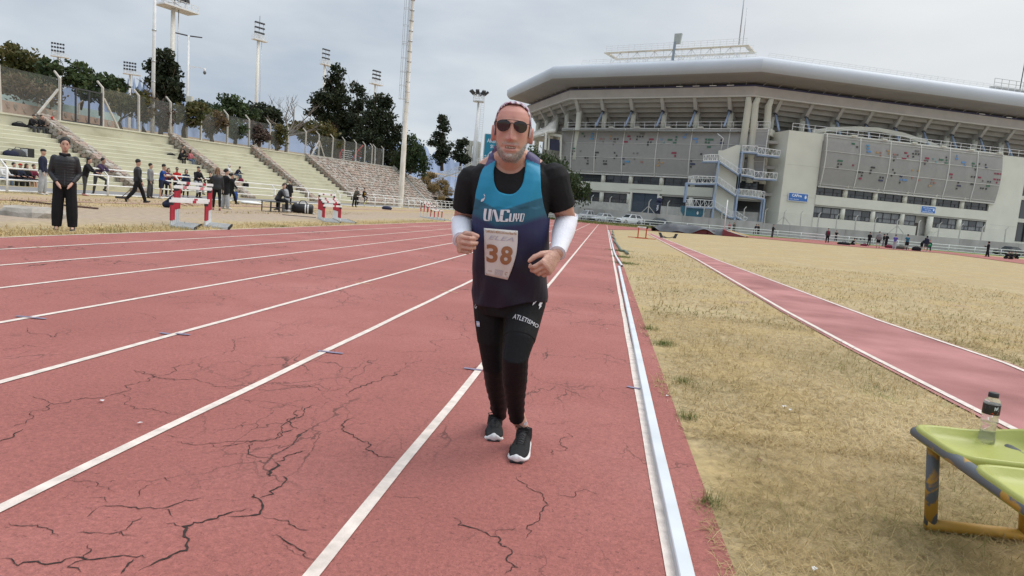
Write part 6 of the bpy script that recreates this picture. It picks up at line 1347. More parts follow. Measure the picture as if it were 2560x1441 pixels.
SKIN = mat('skin_light', (.50, .30, .225), .55, .08, 9); SKIN_T = mat('skin_tan', (.36, .21, .15), .55, .08, 9)
def cloth(name, col, var=.14, scale=7): return mat('cloth_'+name, col, .88, var, scale, .25, 22, spec=.2)
C_BLK = cloth('black', (.014, .014, .016)); C_NVY = cloth('navy', (.022, .026, .05)); C_GRY = cloth('grey', (.20, .20, .205)); C_LGR = cloth('light_grey', (.36, .37, .39)); C_DGR = cloth('dark_grey', (.06, .062, .066)); C_WHT = cloth('white', (.62, .62, .62))
C_PUR = cloth('plum', (.055, .035, .075)); C_BLU = cloth('blue', (.02, .06, .24)); C_RED = cloth('red', (.42, .025, .02)); C_PNK = cloth('pink', (.42, .14, .15)); C_OLV = cloth('olive_grey', (.07, .068, .055)); C_JEAN = cloth('denim', (.10, .14, .21)); C_VIO = cloth('violet', (.10, .08, .33)); C_TEAL = cloth('teal_blue', (.025, .13, .20)); C_GRN = cloth('green', (.03, .30, .14)); C_YEL = cloth('yellow', (.55, .30, .02)); C_MAR = cloth('maroon', (.14, .02, .04)); C_CYA = cloth('light_blue', (.16, .34, .48))
HBLK = mat('hair_black', (.012, .010, .009), .6, .3, 30, .4, 60); HBRN = mat('hair_brown', (.055, .03, .018), .6, .3, 30, .4, 60); HLBR = mat('hair_light_brown', (.17, .095, .045), .6, .35, 25, .4, 60)
SHW = mat('shoe_white', (.55, .55, .54), .6, .1, 8); SHB = mat('shoe_black', (.02, .02, .02), .6, .1, 8); SHP = mat('shoe_pink', (.5, .22, .22), .6, .1)
def head_shape(b, c, fwd, up, s=1.0, n=16):
 """lofted head: skull, jaw, nose, ears"""
 f = Vector(fwd).normalized(); u = Vector(up); u = (u-f*u.dot(f)).normalized(); l = u.cross(f).normalized(); c = Vector(c)
 rows = [(-.125, .020, .03, .045), (-.112, .042, .052, .072), (-.085, .056, .066, .086), (-.05, .064, .078, .090), (-.015, .070, .090, .091), (.02, .074, .098, .093), (.055, .075, .099, .092), (.09, .066, .088, .078), (.112, .045, .062, .05), (.125, .018, .03, .018)]
 rings = []
 for z, w, bk, fr in rows:
  rg = []
  for k in range(n):
   t = 2*math.pi*k/n; x = w*math.cos(t); y = math.sin(t); y = y*(fr if y > 0 else bk); rg.append(c+(l*x+f*y+u*z)*s)
  rings.append(rg)
 b.loft(rings)
 b.loft([[c+(f*(.082+d)+u*z+l*x)*s for d, z, x in ((0, .02, 0), (.028, -.035, -.006), (.03, -.042, 0), (.028, -.035, .006))]]+[[c+(f*.08+u*zz+l*xx)*s for zz, xx in ((.03, 0), (-.04, -.017), (-.05, 0), (-.04, .017))]])
 for sg in (-1, 1): b.ell(c+(l*.076*sg+u*-.012-f*.005)*s, (.012*s, .02*s, .032*s), 8, 6)
 return f, u, l
def fk(P):
 J = {}; lean = R(P.get('lean', 0)); sl = R(P.get('side', 0))
 T = Vector((math.sin(sl), -math.sin(lean), math.cos(lean)*math.cos(sl))).normalized(); L_ = Vector((1, 0, 0)); B_ = L_.cross(T); tw = R(P.get('twist', 0)); Ls = (L_*math.cos(tw)+B_*math.sin(tw))
 J['T'] = T; J['P'] = Vector((0, 0, 0)); J['L'] = Ls
 J['neck'] = T*.52; J['chest'] = T*.32
 hy, hp = R(P.get('yaw', 0)), R(P.get('pitch', 0)); f = Vector((math.sin(hy)*math.cos(hp), -math.cos(hy)*math.cos(hp), -math.sin(hp))); J['f'] = f
 J['head'] = J['neck']+T*.09+Vector((0, 0, .09))+f*.02
 for s, k in ((1, 'L'), (-1, 'R')):
  h = Vector((s*.09, 0, -.03)); th = R(P.get('hip'+k, 0)); ab = R(P.get('abd'+k, 3)); kn = R(P.get('knee'+k, 4))
  d = Vector((s*math.sin(ab), -math.sin(th)*math.cos(ab), -math.cos(th)*math.cos(ab))); knee = h+d*.43
  d2 = Vector((s*math.sin(ab)*.6, -math.sin(th-kn), -math.cos(th-kn))).normalized(); an = knee+d2*.42
  J['hip'+k], J['knee'+k], J['an'+k] = h, knee, an; J['shin'+k] = d2
  sh = T*.44+Ls*(s*.168); a = R(P.get('sh'+k, 3)); ab = R(P.get('sab'+k, 10)); e = R(P.get('el'+k, 12)); inn = R(P.get('in'+k, 0))
  d = Vector((s*math.sin(ab), -math.sin(a)*math.cos(ab), -math.cos(a)*math.cos(ab))); el = sh+d*.29
  d2 = Vector((s*math.sin(ab)*.5-s*math.sin(inn), -math.sin(a+e), -math.cos(a+e))).normalized(); wr = el+d2*.25
  J['sh'+k], J['el'+k], J['wr'+k] = sh, el, wr; J['fa'+k] = d2
 return J
def figure(label, loc, face, h=1.72, pose={}, top=(C_BLK, 'jacket'), bottom=(C_BLK, 'trousers'), shoe=SHB, hair=(HBLK, 'short'), skin=SKIN, seat=None, group=None, fat=1.0, extra=None, vox=None, sole=None):
 s = h/1.75; J = fk(pose); loc = Vector(loc); D = loc.length
 if vox is None: vox = .012 if D < 20 else (.02 if D < 50 else .03)
 if seat is not None: dz = seat/s+.11
 elif pose.get('ground'): dz = .13
 else: dz = .085-min(J['anL'].z, J['anR'].z)
 e = thing('person', label, 'person', loc, R(face), group)
 W_ = lambda v: (Vector(v)+Vector((0, 0, dz)))*s
 T, Ls = J['T'], J['L']; Bk = Vector((1, 0, 0)).cross(T)
 def torso(b, inf, z0=-.08, z1=.50, neck=False):
  rows = [(-.10, .10, .10), (-.06, .155, .118), (.02, .160, .118), (.12, .140*fat, .108*fat), (.22, .150*fat, .115*fat), (.34, .172, .122), (.42, .176, .108), (.47, .140, .085), (.50, .075, .068)]
  rr = [r for r in rows if z0-.021 <= r[0] <= z1+.001]; out = []
  for z, rx, ry in rr:
   k = min(1, max(0, (z-.02)/.3)); a = (Vector((1, 0, 0))*(1-k)+Ls*k); out.append((W_(T*z), a*(rx*fat**.5+inf)*s, Bk*(ry+inf)*s))
  oval(b, out)
 def leg(b, k, inf, t1, flat=False, flare=0.0):
  hp, kn, an = J['hip'+k], J['knee'+k], J['an'+k]; P = [hp, kn.lerp(hp, .5), kn, an.lerp(kn, .55), an]; r = [.088*fat**.5, .078*fat**.5, .056, .054, .038]
  if t1 == 'short': P, r = [hp, kn.lerp(hp, .5), kn.lerp(hp, .12)], [.088*fat**.5, .09, .085]
  capsule(b, [W_(p) for p in P], [(q+inf+(flare if i >= 2 else 0))*s for i, q in enumerate(r)], 10, (False, flat))
 def arm(b, k, inf, t1, flat=True):
  sh, el, wr = J['sh'+k], J['el'+k], J['wr'+k]; P = [sh, el.lerp(sh, .5), el, wr.lerp(el, .6), wr]; r = [.052, .047, .041, .039, .027]
  if t1 == 'half': P, r = [sh, el.lerp(sh, .45)], [.056, .056]
  capsule(b, [W_(p) for p in P], [(q+inf)*s for q in r], 9, (False, flat))
 # body: one continuous skin
 b = MB(); torso(b, -.008)
 capsule(b, [W_(T*.46), W_(J['neck']+T*.09)], [.058*s, .052*s]); head_shape(b, W_(J['head']), J['f'], T, s)
 for k in 'LR':
  leg(b, k, -.008, 'full'); arm(b, k, -.004, 'full', False); wr, d = J['wr'+k], J['fa'+k]
  capsule(b, [W_(wr), W_(wr+d*.09)], [.026*s, .03*s]); capsule(b, [W_(wr+d*.1), W_(wr+d*.17)], [.026*s, .014*s]); capsule(b, [W_(wr+d*.03), W_(wr+d*.09+Vector((-.03 if k == 'L' else .03, -.015, 0)))], [.013*s, .010*s], 6)
  an = J['an'+k]; capsule(b, [W_(an), W_(an+Vector((0, -.12, -.05)))], [.036*s, .03*s])
 me = remesh(b, vox, 2, 'body'); me.materials.append(skin); link('body', me, e)
 # lower garment
 m_, kd = bottom
 if kd != 'none':
  b = MB(); inf = {'trousers': .016, 'wide': .022, 'leggings': .006, 'shorts': .018}[kd]; torso(b, inf*.7+.002, -.1, .06)
  for k in 'LR': leg(b, k, inf, 'short' if kd == 'shorts' else 'full', True, {'wide': .024, 'trousers': .01}.get(kd, 0))
  me = remesh(b, vox*1.05, 2, 'trousers'); me.materials.append(m_); link({'shorts': 'shorts', 'leggings': 'leggings'}.get(kd, 'trousers'), me, e)
 # upper garment
 m_, kd = top
 b = MB(); inf = {'jacket': .03, 'coat': .034, 'vest': .036, 'tee': .014, 'hoodie': .028, 'tank': .012}[kd]
 torso(b, inf, -.08 if kd != 'coat' else -.1, .50)
 if kd == 'coat':
  oval(b, [(W_(Vector((0, 0, -.32))), Vector((.215, 0, 0))*s, Vector((0, .165, 0))*s), (W_(Vector((0, 0, 0))), Vector((.2, 0, 0))*s, Vector((0, .15, 0))*s)])
 if kd in ('jacket', 'coat', 'hoodie', 'vest'):
  capsule(b, [W_(T*.47), W_(T*.545)], [.085*s, .075*s], 10, (False, True))
  if kd in ('hoodie', 'coat'): capsule(b, [W_(T*.50-J['f']*.07+Ls*.06), W_(T*.47-J['f']*.1), W_(T*.50-J['f']*.07-Ls*.06)], [.05*s, .055*s, .05*s])
 for k in 'LR':
  if kd in ('jacket', 'coat', 'hoodie'): arm(b, k, inf*.62, 'full')
  elif kd == 'tee': arm(b, k, .016, 'half')
 me = remesh(b, vox*1.05, 2, 'jacket'); me.materials.append(m_); tp = link({'tee': 't_shirt', 'tank': 'vest', 'vest': 'padded_vest'}.get(kd, kd), me, e)
 if kd == 'vest':
  for k in 'LR':
   b = MB(); arm(b, k, .012, 'full'); me = remesh(b, vox*1.05, 2, 'sleeve'); me.materials.append(m_); link('sleeve', me, e)
 # shoes
 for k in 'LR':
  an, d = J['an'+k], J['shin'+k]; fwd = Vector((0, -1, 0)); 
  up = -d if abs(d.z) > .75 else Vector((0, 0, 1)); fw = (fwd-up*fwd.dot(up)).normalized()
  if abs(d.z) < .8 and not pose.get('ground') and seat is None: fw = (fwd*.4+Vector((0, 0, -1))).normalized(); up = Vector((0, -1, .3))
  sd_ = fw.cross(up).normalized(); b = MB(); c = an-up*.035
  b.loft([[W_(c+fw*y+sd_*(w*math.cos(t))+up*(z0+hh*math.sin(t))) for t in np.linspace(0, 2*math.pi, 9)[:-1]] for y, w, hh, z0 in ((-.085, .025, .03, 0), (-.05, .042, .055, .015), (.04, .045, .045, 0), (.12, .05, .032, -.018), (.18, .034, .022, -.025))])
  me = b.mesh('shoe', [shoe]); me.polygons.foreach_set('use_smooth', [True]*len(me.polygons)); so_ = link('shoe', me, e)
  if sole:
   b = MB(); b.loft([[W_(c+fw*y+sd_*x+up*z) for x in (-w, w) for z in ((-.052, -.022) if x < 0 else (-.022, -.052))] for y, w in ((-.09, .03), (-.05, .047), (.05, .046), (.12, .053), (.185, .034))]); link('sole', b.mesh('sole', sole), so_)
 # hair
 m_, kd = hair; hc = W_(J['head']); f = J['f']; u = (T*.6+Vector((0, 0, .4))).normalized(); u = (u-f*u.dot(f)).normalized(); l = u.cross(f)
 rot = Matrix((l, -f, u)).transposed()
 if kd != 'bald':
  b = MB()
  if kd == 'cap':
   b.ell(hc+(u*.055-f*.008)*s, (.085*s, .105*s, .078*s), 14, 8, rot); b.prism([hc+(l*x+f*y+u*.05)*s for x, y in ((-.07, .07), (-.055, .14), (0, .165), (.055, .14), (.07, .07))], u*.012*s)
  elif kd in ('hood',):
   b.ell(hc+(u*.015-f*.025)*s, (.10*s, .118*s, .142*s), 14, 10, rot)
  elif kd == 'beanie': b.ell(hc+(u*.052-f*.012)*s, (.086*s, .106*s, .085*s), 14, 8, rot)
  else:
   b.ell(hc+(u*.062-f*.026)*s, (.092*s, .108*s, .104*s), 14, 9, rot)
   if kd in ('long', 'pony'): capsule(b, [hc+(-f*.085+u*.02)*s, hc+(-f*.115-u*.12)*s, hc+(-f*.12-u*(.33 if kd == 'long' else .2))*s], [.07*s if kd == 'long' else .035*s, .075*s if kd == 'long' else .03*s, .04*s if kd == 'long' else .014*s], 9, ratio=.5 if kd == 'long' else 1, ref=l)
   if kd == 'long':
    for sg in (-1, 1): capsule(b, [hc+(l*.07*sg+u*.0)*s, hc+(l*.085*sg-u*.12-f*.02)*s], [.035*s, .03*s])
   if kd == 'bun': b.ell(hc+(-f*.115+u*.045)*s, (.05*s,)*3, 10, 7)
   if kd == 'bigcurl': b.ell(hc+(u*.06-f*.02)*s, (.115*s, .12*s, .105*s), 12, 8, rot)
  me = remesh(b, vox, 1, 'hair'); me.materials.append(m_); link({'cap': 'cap', 'hood': 'hood', 'beanie': 'beanie'}.get(kd, 'hair'), me, e)
  if kd == 'hood':   # open front: the face in front of the hood
   b = MB(); b.ell(hc+(f*.062-u*.01)*s, (.058*s, .045*s, .088*s), 12, 8, rot); me = b.mesh('face', [skin]); me.polygons.foreach_set('use_smooth', [True]*len(me.polygons)); link('face', me, e)
 if extra: extra(e, J, W_, s, rot, hc)
 return e, J, W_, s
STAND = dict(hipL=2, hipR=-2, kneeL=4, kneeR=4)
WALK = dict(hipL=24, kneeL=8, hipR=-16, kneeR=22, shL=-18, shR=20, elL=20, elR=25)
SIT = dict(hipL=86, hipR=84, kneeL=86, kneeR=80, lean=12, shL=32, shR=30, elL=50, elR=52, inL=15, inR=15, abdL=7, abdR=7)
SITG = dict(ground=True, hipL=105, hipR=100, kneeL=120, kneeR=110, lean=28, shL=55, shR=50, elL=20, elR=25, pitch=20)
LEAN = dict(lean=28, hipL=5, hipR=-6, kneeL=6, kneeR=4, shL=45, shR=45, elL=45, elR=45, inL=20, inR=20, pitch=5)
FOLD = dict(hipL=2, hipR=-3, shL=28, shR=28, elL=85, elR=85, inL=55, inR=55)
def F(px, py, z=None): p = at_g(px, py); return (p.x, p.y, gz(p.x, p.y))
def rowseat(px, py):
 best = None
 for i in range(NR):
  p = at_x(px, py, rowx(i)-.12); d = abs(p.z-rowz(i, p.y))
  if best is None or d < best[0]: best = (d, i, p)
 return best[1], best[2]
def sit_row(px, py, label, face=90, h=1.68, **k):
 i, p = rowseat(px, py); zs = rowz(i, p.y); zf = rowz(i-1, p.y) if i > 0 else .35
 pose = dict(SIT); pose.update(k.pop('pose', {})); return figure(label, (rowx(i)-.14, p.y, zf), face, h, pose, seat=zs-zf, **k)
SG = 'spectators sitting on the pale grandstand'; FG = 'people along the white fence'; RG = 'athletes and helpers on the far side of the infield'
# --- woman in the black jacket at the edge of the track
def face_bits(e, J, W_, s, rot, hc, lips=(.34, .12, .11)):
 f = rot @ Vector((0, -1, 0)); u = rot @ Vector((0, 0, 1)); l = rot @ Vector((1, 0, 0)); DK = mat('dark_eye', (.03, .02, .018), .3, 0); LIP = mat('lips', lips, .5, 0)
 for sg in (-1, 1):
  b = MB(); b.ell(hc+(f*.083+l*.03*sg+u*.012)*s, (.014*s, .009*s, .007*s), 8, 6, rot); link('eye', b.mesh('eye', DK), e)
  b = MB(); b.bar(hc+(f*.087+l*.018*sg+u*.034)*s, hc+(f*.079+l*.047*sg+u*.032)*s, .008*s, .006*s); link('eyebrow', b.mesh('eyebrow', HBLK), e)
 b = MB(); b.ell(hc+(f*.083-u*.068)*s, (.024*s, .009*s, .008*s), 8, 6, rot); link('mouth', b.mesh('mouth', LIP), e)
def woman_extra(e, J, W_, s, rot, hc):
 face_bits(e, J, W_, s, rot, hc)
 T = J['T']; b = MB(); b.bar(W_(T*-.06+Vector((.005, -.152, 0))), W_(T*.46+Vector((.005, -.125, 0))), .014*s, .01*s); link('zip', b.mesh('zip', DARK), e)
 for z in np.linspace(-.02, .40, 9):
  k = .178+(.01 if z > .25 else 0); b = MB(); b.tube([W_(T*z+Vector((math.cos(t)*(k+.012), math.sin(t)*(.152), 0))) for t in np.linspace(0, 2*math.pi, 19)], .0045*s, 5, False); link('quilt_seam', b.mesh('quilt_seam', BLACK), e)
 b = MB(); capsule(b, [W_(T*.52+Vector((.07, .03, .0))), W_(T*.53+Vector((.075, -.05, 0))), W_(T*.51+Vector((0, -.095, -.01))), W_(T*.53+Vector((-.075, -.05, 0))), W_(T*.52+Vector((-.07, .03, 0)))], [.03*s]*5); me = remesh(b, .01, 2); me.materials.append(C_BLK); link('collar', me, e)
PUFF = mat('black_quilted_nylon', (.018, .019, .022), .5, .1, 6, .3, 14, spec=.4)
figure('woman in a black quilted jacket and black trousers standing alone at the track edge', F(162, 578), 38, 1.68, dict(hipL=1, hipR=-2, shL=-6, shR=-4, sabL=13, sabR=13, elL=46, elR=44, inL=36, inR=36, yaw=6, abdL=3, abdR=4), top=(PUFF, 'jacket'), bottom=(C_BLK, 'wide'), shoe=SHB, hair=(HBLK, 'bun'), vox=.0095, fat=1.0, extra=woman_extra, sole=SHW)
# --- people by the fence
def white_patch(e, J, W_, s, rot, hc):
 b = MB(); p = J['shL'].lerp(J['elL'], .3); b.ell(W_(p+Vector((.06, .01, 0))), (.02*s, .06*s, .055*s), 8, 6); link('sleeve_print', b.mesh('sleeve_print', C_WHT), e)
figure('man in a navy jacket and pale grey joggers behind the white fence', F(107, 487), 118, 1.8, STAND, (C_NVY, 'jacket'), (C_LGR, 'wide'), SHW, (HBLK, 'cap'), extra=white_patch, group=FG)
figure('man in an olive grey hoodie leaning behind the woman in black', F(152, 488), 70, 1.72, LEAN, (C_OLV, 'hoodie'), (C_BLK, 'trousers'), SHB, (HBLK, 'short'), SKIN_T, group=FG)
figure('woman with a ponytail in a black track top and grey leggings leaning on the fence', F(212, 490), 110, 1.68, dict(lean=16, hipL=-4, hipR=4, shL=40, shR=42, elL=35, elR=35), (C_BLK, 'jacket'), (C_DGR, 'leggings'), SHP, (HBLK, 'pony'), group=FG)
figure('man in a plum hoodie leaning on the fence with one foot up', F(242, 489), 100, 1.78, dict(lean=26, hipL=60, kneeL=70, hipR=-4, shL=50, shR=50, elL=40, elR=40, inL=10, inR=10), (C_PUR, 'hoodie'), (C_DGR, 'leggings'), SHB, (HBLK, 'short'), SKIN_T, group=FG)
figure('man in a black padded vest walking past the fence holding a rake', F(343, 507), 128, 1.78, dict(WALK, shL=8, shR=10, elL=15, elR=15, pitch=12), (PUFF, 'vest'), (C_BLK, 'trousers'), SHB, (HBLK, 'short'), group=FG)
figure('person in a grey hoodie behind the man in the blue shirt', F(375, 496), 112, 1.72, STAND, (C_GRY, 'hoodie'), (C_DGR, 'wide'), SHB, (HBLK, 'short'), group=FG)
figure('young man in a bright blue shirt and dark shorts with one knee raised', F(403, 498), 112, 1.75, dict(hipL=70, kneeL=60, hipR=0, lean=8, shL=30, shR=35, elL=75, elR=75, inL=20, inR=20, pitch=15), (C_BLU, 'tee'), (C_NVY, 'shorts'), SHW, (HBLK, 'short'), group=FG)
figure('woman with long brown hair half hidden behind the man in the blue shirt', F(411, 492), 60, 1.66, FOLD, (C_MAR, 'jacket'), (C_BLK, 'leggings'), SHB, (HBRN, 'long'), group=FG)
figure('girl with long dark hair in a navy and white top by the fence', F(420, 491), 45, 1.62, FOLD, (C_NVY, 'jacket'), (C_BLK, 'leggings'), SHW, (HBRN, 'long'), group=FG)
def red_jacket(e, J, W_, s, rot, hc):
 T = J['T']; b = MB(); oval(b, [(W_(T*-.09), Vector((.198, 0, 0))*s, Vector((0, .156, 0))*s), (W_(T*.10), Vector((.186, 0, 0))*s, Vector((0, .150, 0))*s)]); link('jacket_hem', b.mesh('jacket_hem', C_BLK), e)
 b = MB(); oval(b, [(W_(T*.10), Vector((.19, 0, 0))*s, Vector((0, .153, 0))*s), (W_(T*.135), Vector((.186, 0, 0))*s, Vector((0, .15, 0))*s)]); link('yellow_band', b.mesh('yellow_band', C_YEL), e)
 f = rot @ Vector((0, -1, 0)); u = rot @ Vector((0, 0, 1)); l = rot @ Vector((1, 0, 0)); b = MB(); b.bar(hc+(f*.09-l*.06+u*.012)*s, hc+(f*.09+l*.06+u*.012)*s, .02*s, .034*s); link('sunglasses', b.mesh('sunglasses', BLACK), e)
figure('man in a red yellow and black jacket with sunglasses behind the near hurdles', F(441, 492), 42, 1.72, FOLD, (C_RED, 'jacket'), (C_BLK, 'trousers'), SHB, (HBLK, 'short'), SKIN_T, extra=red_jacket, group=FG, fat=1.15)
def pale_sleeves(e, J, W_, s, rot, hc):
 for k in 'LR': b = MB(); b.bar(W_(J['sh'+k]+Vector((.03 if k == 'L' else -.03, -.05, .03))), W_(J['el'+k].lerp(J['sh'+k], .2)+Vector((0, -.05, 0))), .04*s, .03*s); link('sleeve_stripe', b.mesh('sleeve_stripe', C_CYA), e)
figure('girl in a navy jacket with light blue sleeves standing behind the hurdles', F(464, 494), 40, 1.66, STAND, (C_NVY, 'jacket'), (C_BLK, 'leggings'), SHB, (HBLK, 'long'), extra=pale_sleeves, group=FG)
figure('man in a black sweater and grey trousers with a dark cap sitting on the fence', (FX+.05, at_x(490, 470, FX).y, .34), 60, 1.78, dict(SIT, hipL=62, hipR=60, kneeL=60, kneeR=55, lean=10), (C_BLK, 'jacket'), (C_LGR, 'trousers'), SHB, (HBLK, 'cap'), seat=.93, group=FG)
figure('person in black behind the man in the dark cap', F(497, 495), 95, 1.7, STAND, (C_BLK, 'jacket'), (C_BLK, 'trousers'), SHB, (HBLK, 'short'), group=FG)
figure('woman in a black top with her hands on her hips behind the near hurdles', F(524, 500), 30, 1.62, dict(sabL=45, sabR=45, elL=40, elR=40, inL=70, inR=70), (C_BLK, 'jacket'), (C_BLK, 'leggings'), SHB, (HBLK, 'bun'), group=FG)
figure('woman with very long light brown hair in a dark puffer jacket seen from behind', F(541, 526), 212, 1.68, dict(hipL=6, hipR=-8, kneeR=10, shL=40, sabL=25, elL=20), (PUFF, 'jacket'), (C_BLK, 'leggings'), SHP, (HLBR, 'long'), group=FG)
figure('woman with a hair bun in a long dark coat and pale grey joggers', F(563, 523), 140, 1.70, dict(hipL=-3, hipR=6, shR=50, elR=95, inR=20), (C_BLK, 'coat'), (C_LGR, 'wide'), SHW, (HBLK, 'bun'), group=FG)
figure('person in black striding behind the woman in the long coat', F(578, 510), 130, 1.68, dict(WALK), (C_BLK, 'jacket'), (C_BLK, 'trousers'), SHB, (HBLK, 'short'), group=FG)
figure('man in a dark vest sitting hunched on the ground left of the near hurdles', F(416, 519), 95, 1.75, dict(SITG, lean=50, pitch=50), (C_NVY, 'tank'), (C_NVY, 'shorts'), SHB, (HBLK, 'short'), SKIN_T, group=FG)
# rake in the hands of the walking man
a, c = at_g(303, 497), at_g(343, 500); e = thing('rake', 'long handled rake dragged by the walking man in the black vest', 'rake', (a.x, a.y, gz(a.x, a.y)))
m = MB(); tip = Vector((c.x, c.y, 0))+Vector((0, 0, .3+.72)); m.tube([a+Vector((0, 0, .06)), tip], .018, 6); m.build('handle', mat('rake_wood', (.18, .13, .09), .8), e, True); m = MB(); m.bar(a+Vector((-.2, -.1, .05)), a+Vector((.25, .1, .05)), .16, .09); m.build('rake_head', DARK, e)
# --- girls on the bench
dB = Vector((math.cos(BENCH_RZ), math.sin(BENCH_RZ), 0)); nB = Vector((-dB.y, dB.x, 0))
def bench_pt(t, off=.22): p = BENCH0+dB*(BENCHL*t)+nB*off; return (p.x, p.y, gz(p.x, p.y))
figure('girl in a black padded coat with a topknot sitting on the metal bench', bench_pt(.42), math.degrees(BENCH_RZ)+180+205, 1.68, dict(SIT, lean=26, yaw=-45), (PUFF, 'jacket'), (C_BLK, 'trousers'), SHW, (HBRN, 'bun'), seat=.5, group='girls by the metal bench')
figure('girl with long dark hair in a pale grey hoodie sitting on the metal bench', bench_pt(.8), math.degrees(BENCH_RZ)+180+20, 1.66, dict(SIT, lean=12), (C_LGR, 'hoodie'), (C_BLK, 'trousers'), SHB, (HBLK, 'long'), seat=.5, group='girls by the metal bench')
figure('girl in a black hooded coat with a pale headband standing behind the bench', F(722, 511), 45, 1.66, dict(STAND, yaw=-40), (C_BLK, 'coat'), (C_BLK, 'trousers'), SHB, (HBLK, 'short'), group='girls by the metal bench')
figure('man in a grey jacket leaning on the fence before the stone slope', F(886, 518), 60, 1.72, LEAN, (C_OLV, 'jacket'), (C_BLK, 'trousers'), SHB, (HBRN, 'short'), group=FG)
figure('person in black standing behind the man in the grey jacket on the slope side', F(891, 514), 40, 1.75, STAND, (C_BLK, 'jacket'), (C_BLK, 'trousers'), SHB, (HBRN, 'short'), group=FG)
def yellow_front(e, J, W_, s, rot, hc):
 T = J['T']; b = MB(); b.ell(W_(T*.24+Vector((0, -.12, 0))), (.13*s, .045*s, .19*s), 12, 8); link('yellow_panel', b.mesh('yellow_panel', C_YEL), e)
p = at_x(906, 498, FX)
figure('boy in a yellow and black jacket sitting on the white fence', (FX+.1, p.y, .32), 75, 1.55, dict(SIT, hipL=70, kneeL=110, hipR=45, kneeR=55, lean=8, abdL=20), (C_BLK, 'jacket'), (C_BLK, 'leggings'), mat('shoe_lime', (.45, .5, .05), .5, .1), (HBLK, 'short'), seat=.93, extra=yellow_front, group=FG)
# --- grandstand
sit_row(76, 318, 'person in black sitting highest on the stand, left of three', top=(C_BLK, 'jacket'), bottom=(C_DGR, 'wide'), hair=(HBLK, 'cap'), group=SG, pose=dict(lean=24, yaw=25))
sit_row(100, 322, 'middle one of three people sitting high on the stand by the gate', top=(C_BLK, 'jacket'), bottom=(C_DGR, 'trousers'), hair=(HBRN, 'short'), group=SG)
sit_row(125, 326, 'person in a red hood sitting high on the stand by the stone wall', top=(C_BLK, 'jacket'), bottom=(C_GRY, 'leggings'), hair=(C_RED, 'hood'), group=SG, pose=dict(lean=18, shL=40, shR=40))
sit_row(455, 396, 'couple member in a black jacket sitting against the stone wall', top=(C_BLK, 'jacket'), bottom=(C_BLK, 'trousers'), hair=(HBLK, 'short'), group=SG)
sit_row(449, 404, 'girl in black hugging her knees one row below the couple', top=(C_BLK, 'jacket'), bottom=(C_BLK, 'trousers'), shoe=SHW, hair=(HBRN, 'short'), group=SG, pose=dict(lean=22), h=1.6)
sit_row(474, 404, 'girl in a pink top and jeans sitting on the stand against the stone wall', top=(C_PNK, 'jacket'), bottom=(C_JEAN, 'trousers'), shoe=SHW, hair=(HBRN, 'long'), group=SG)
sit_row(570, 436, 'person in a white hooded top sitting low on the stand', face=100, top=(C_WHT, 'hoodie'), bottom=(C_BLK, 'trousers'), hair=(C_WHT, 'hood'), group=SG)
sit_row(590, 442, 'boy in a navy tracksuit with white stripes bending over his knees', top=(C_NVY, 'jacket'), bottom=(C_JEAN, 'trousers'), hair=(HBLK, 'short'), group=SG, pose=dict(lean=34, pitch=30))
for x, y, lb, t_, b_, hr in ((6, 452, 'person in a white top and jeans sitting at the left edge of the photo', C_WHT, C_JEAN, (HBLK, 'short')), (30, 455, 'person in black sitting low on the stand behind the fence post', C_BLK, C_BLK, (HBLK, 'short')), (46, 452, 'person in a red cap sitting low on the stand', C_NVY, C_BLK, (C_RED, 'cap')), (62, 449, 'girl with bare legs in a dark top sitting low on the stand', C_BLK, None, (HBRN, 'long')), (80, 452, 'girl in a pinkish top with bare legs beside the man in joggers', C_MAR, None, (HBRN, 'short'))):
 sit_row(x, y, lb, top=(t_, 'jacket'), bottom=(b_, 'trousers') if b_ else (C_DGR, 'shorts'), shoe=SHW, hair=hr, group=SG, skin=SKIN)
def row_bag(px, py, lb, sz, m_, name='bag'):
 i, p = rowseat(px, py); e = thing(name, lb, 'bag', (rowx(i)-.25, p.y, rowz(i, p.y)), 0, 'bags left on the grandstand'); b = MB(); rr = random.Random(px)
 b.loft([[(sz[0]*k*math.cos(t)*(1+.12*math.sin(3*t)), sz[1]*k*math.sin(t), sz[2]*z) for t in np.linspace(0, 2*math.pi, 11)[:-1]] for z, k in ((0, .9), (.25, 1.05), (.7, .95), (1, .55))]); b.build('bag_body', m_, e, True, True); b = MB(); b.tube([(0, -sz[1]*.5, sz[2]*.9), (0, -sz[1]*.3, sz[2]*1.25), (0, sz[1]*.3, sz[2]*1.25), (0, sz[1]*.5, sz[2]*.9)], .02, 6); b.build('strap', BLACK, e, True, True)
row_bag(33, 386, 'navy bag lying on the upper rows at the left', (.25, .45, .3), C_NVY); row_bag(50, 398, 'dark round bag beside the black box on the rows', (.25, .45, .4), C_DGR); row_bag(432, 387, 'flat black bag beside the girl in black', (.2, .45, .15), C_BLK); row_bag(605, 459, 'dark red and black bag low on the stand behind the fence', (.2, .3, .4), C_MAR); row_bag(618, 466, 'black backpack low on the stand next to the stone wall', (.2, .3, .4), C_BLK); row_bag(54, 317, 'black bag beside the three people high on the stand', (.25, .5, .25), C_BLK)
i, p = rowseat(74, 398); e = thing('black_box', 'black box with a white label standing on the rows at the left', 'box', (rowx(i)-.25, p.y, rowz(i, p.y))); m = MB(); m.box(-.2, .2, -.22, .25, 0, .5); m.build('case', BLACK, e, local=True); m = MB(); m.box(-.2, .205, -.235, -.222, .05, .45); m.build('white_label', WHITE, e, local=True)
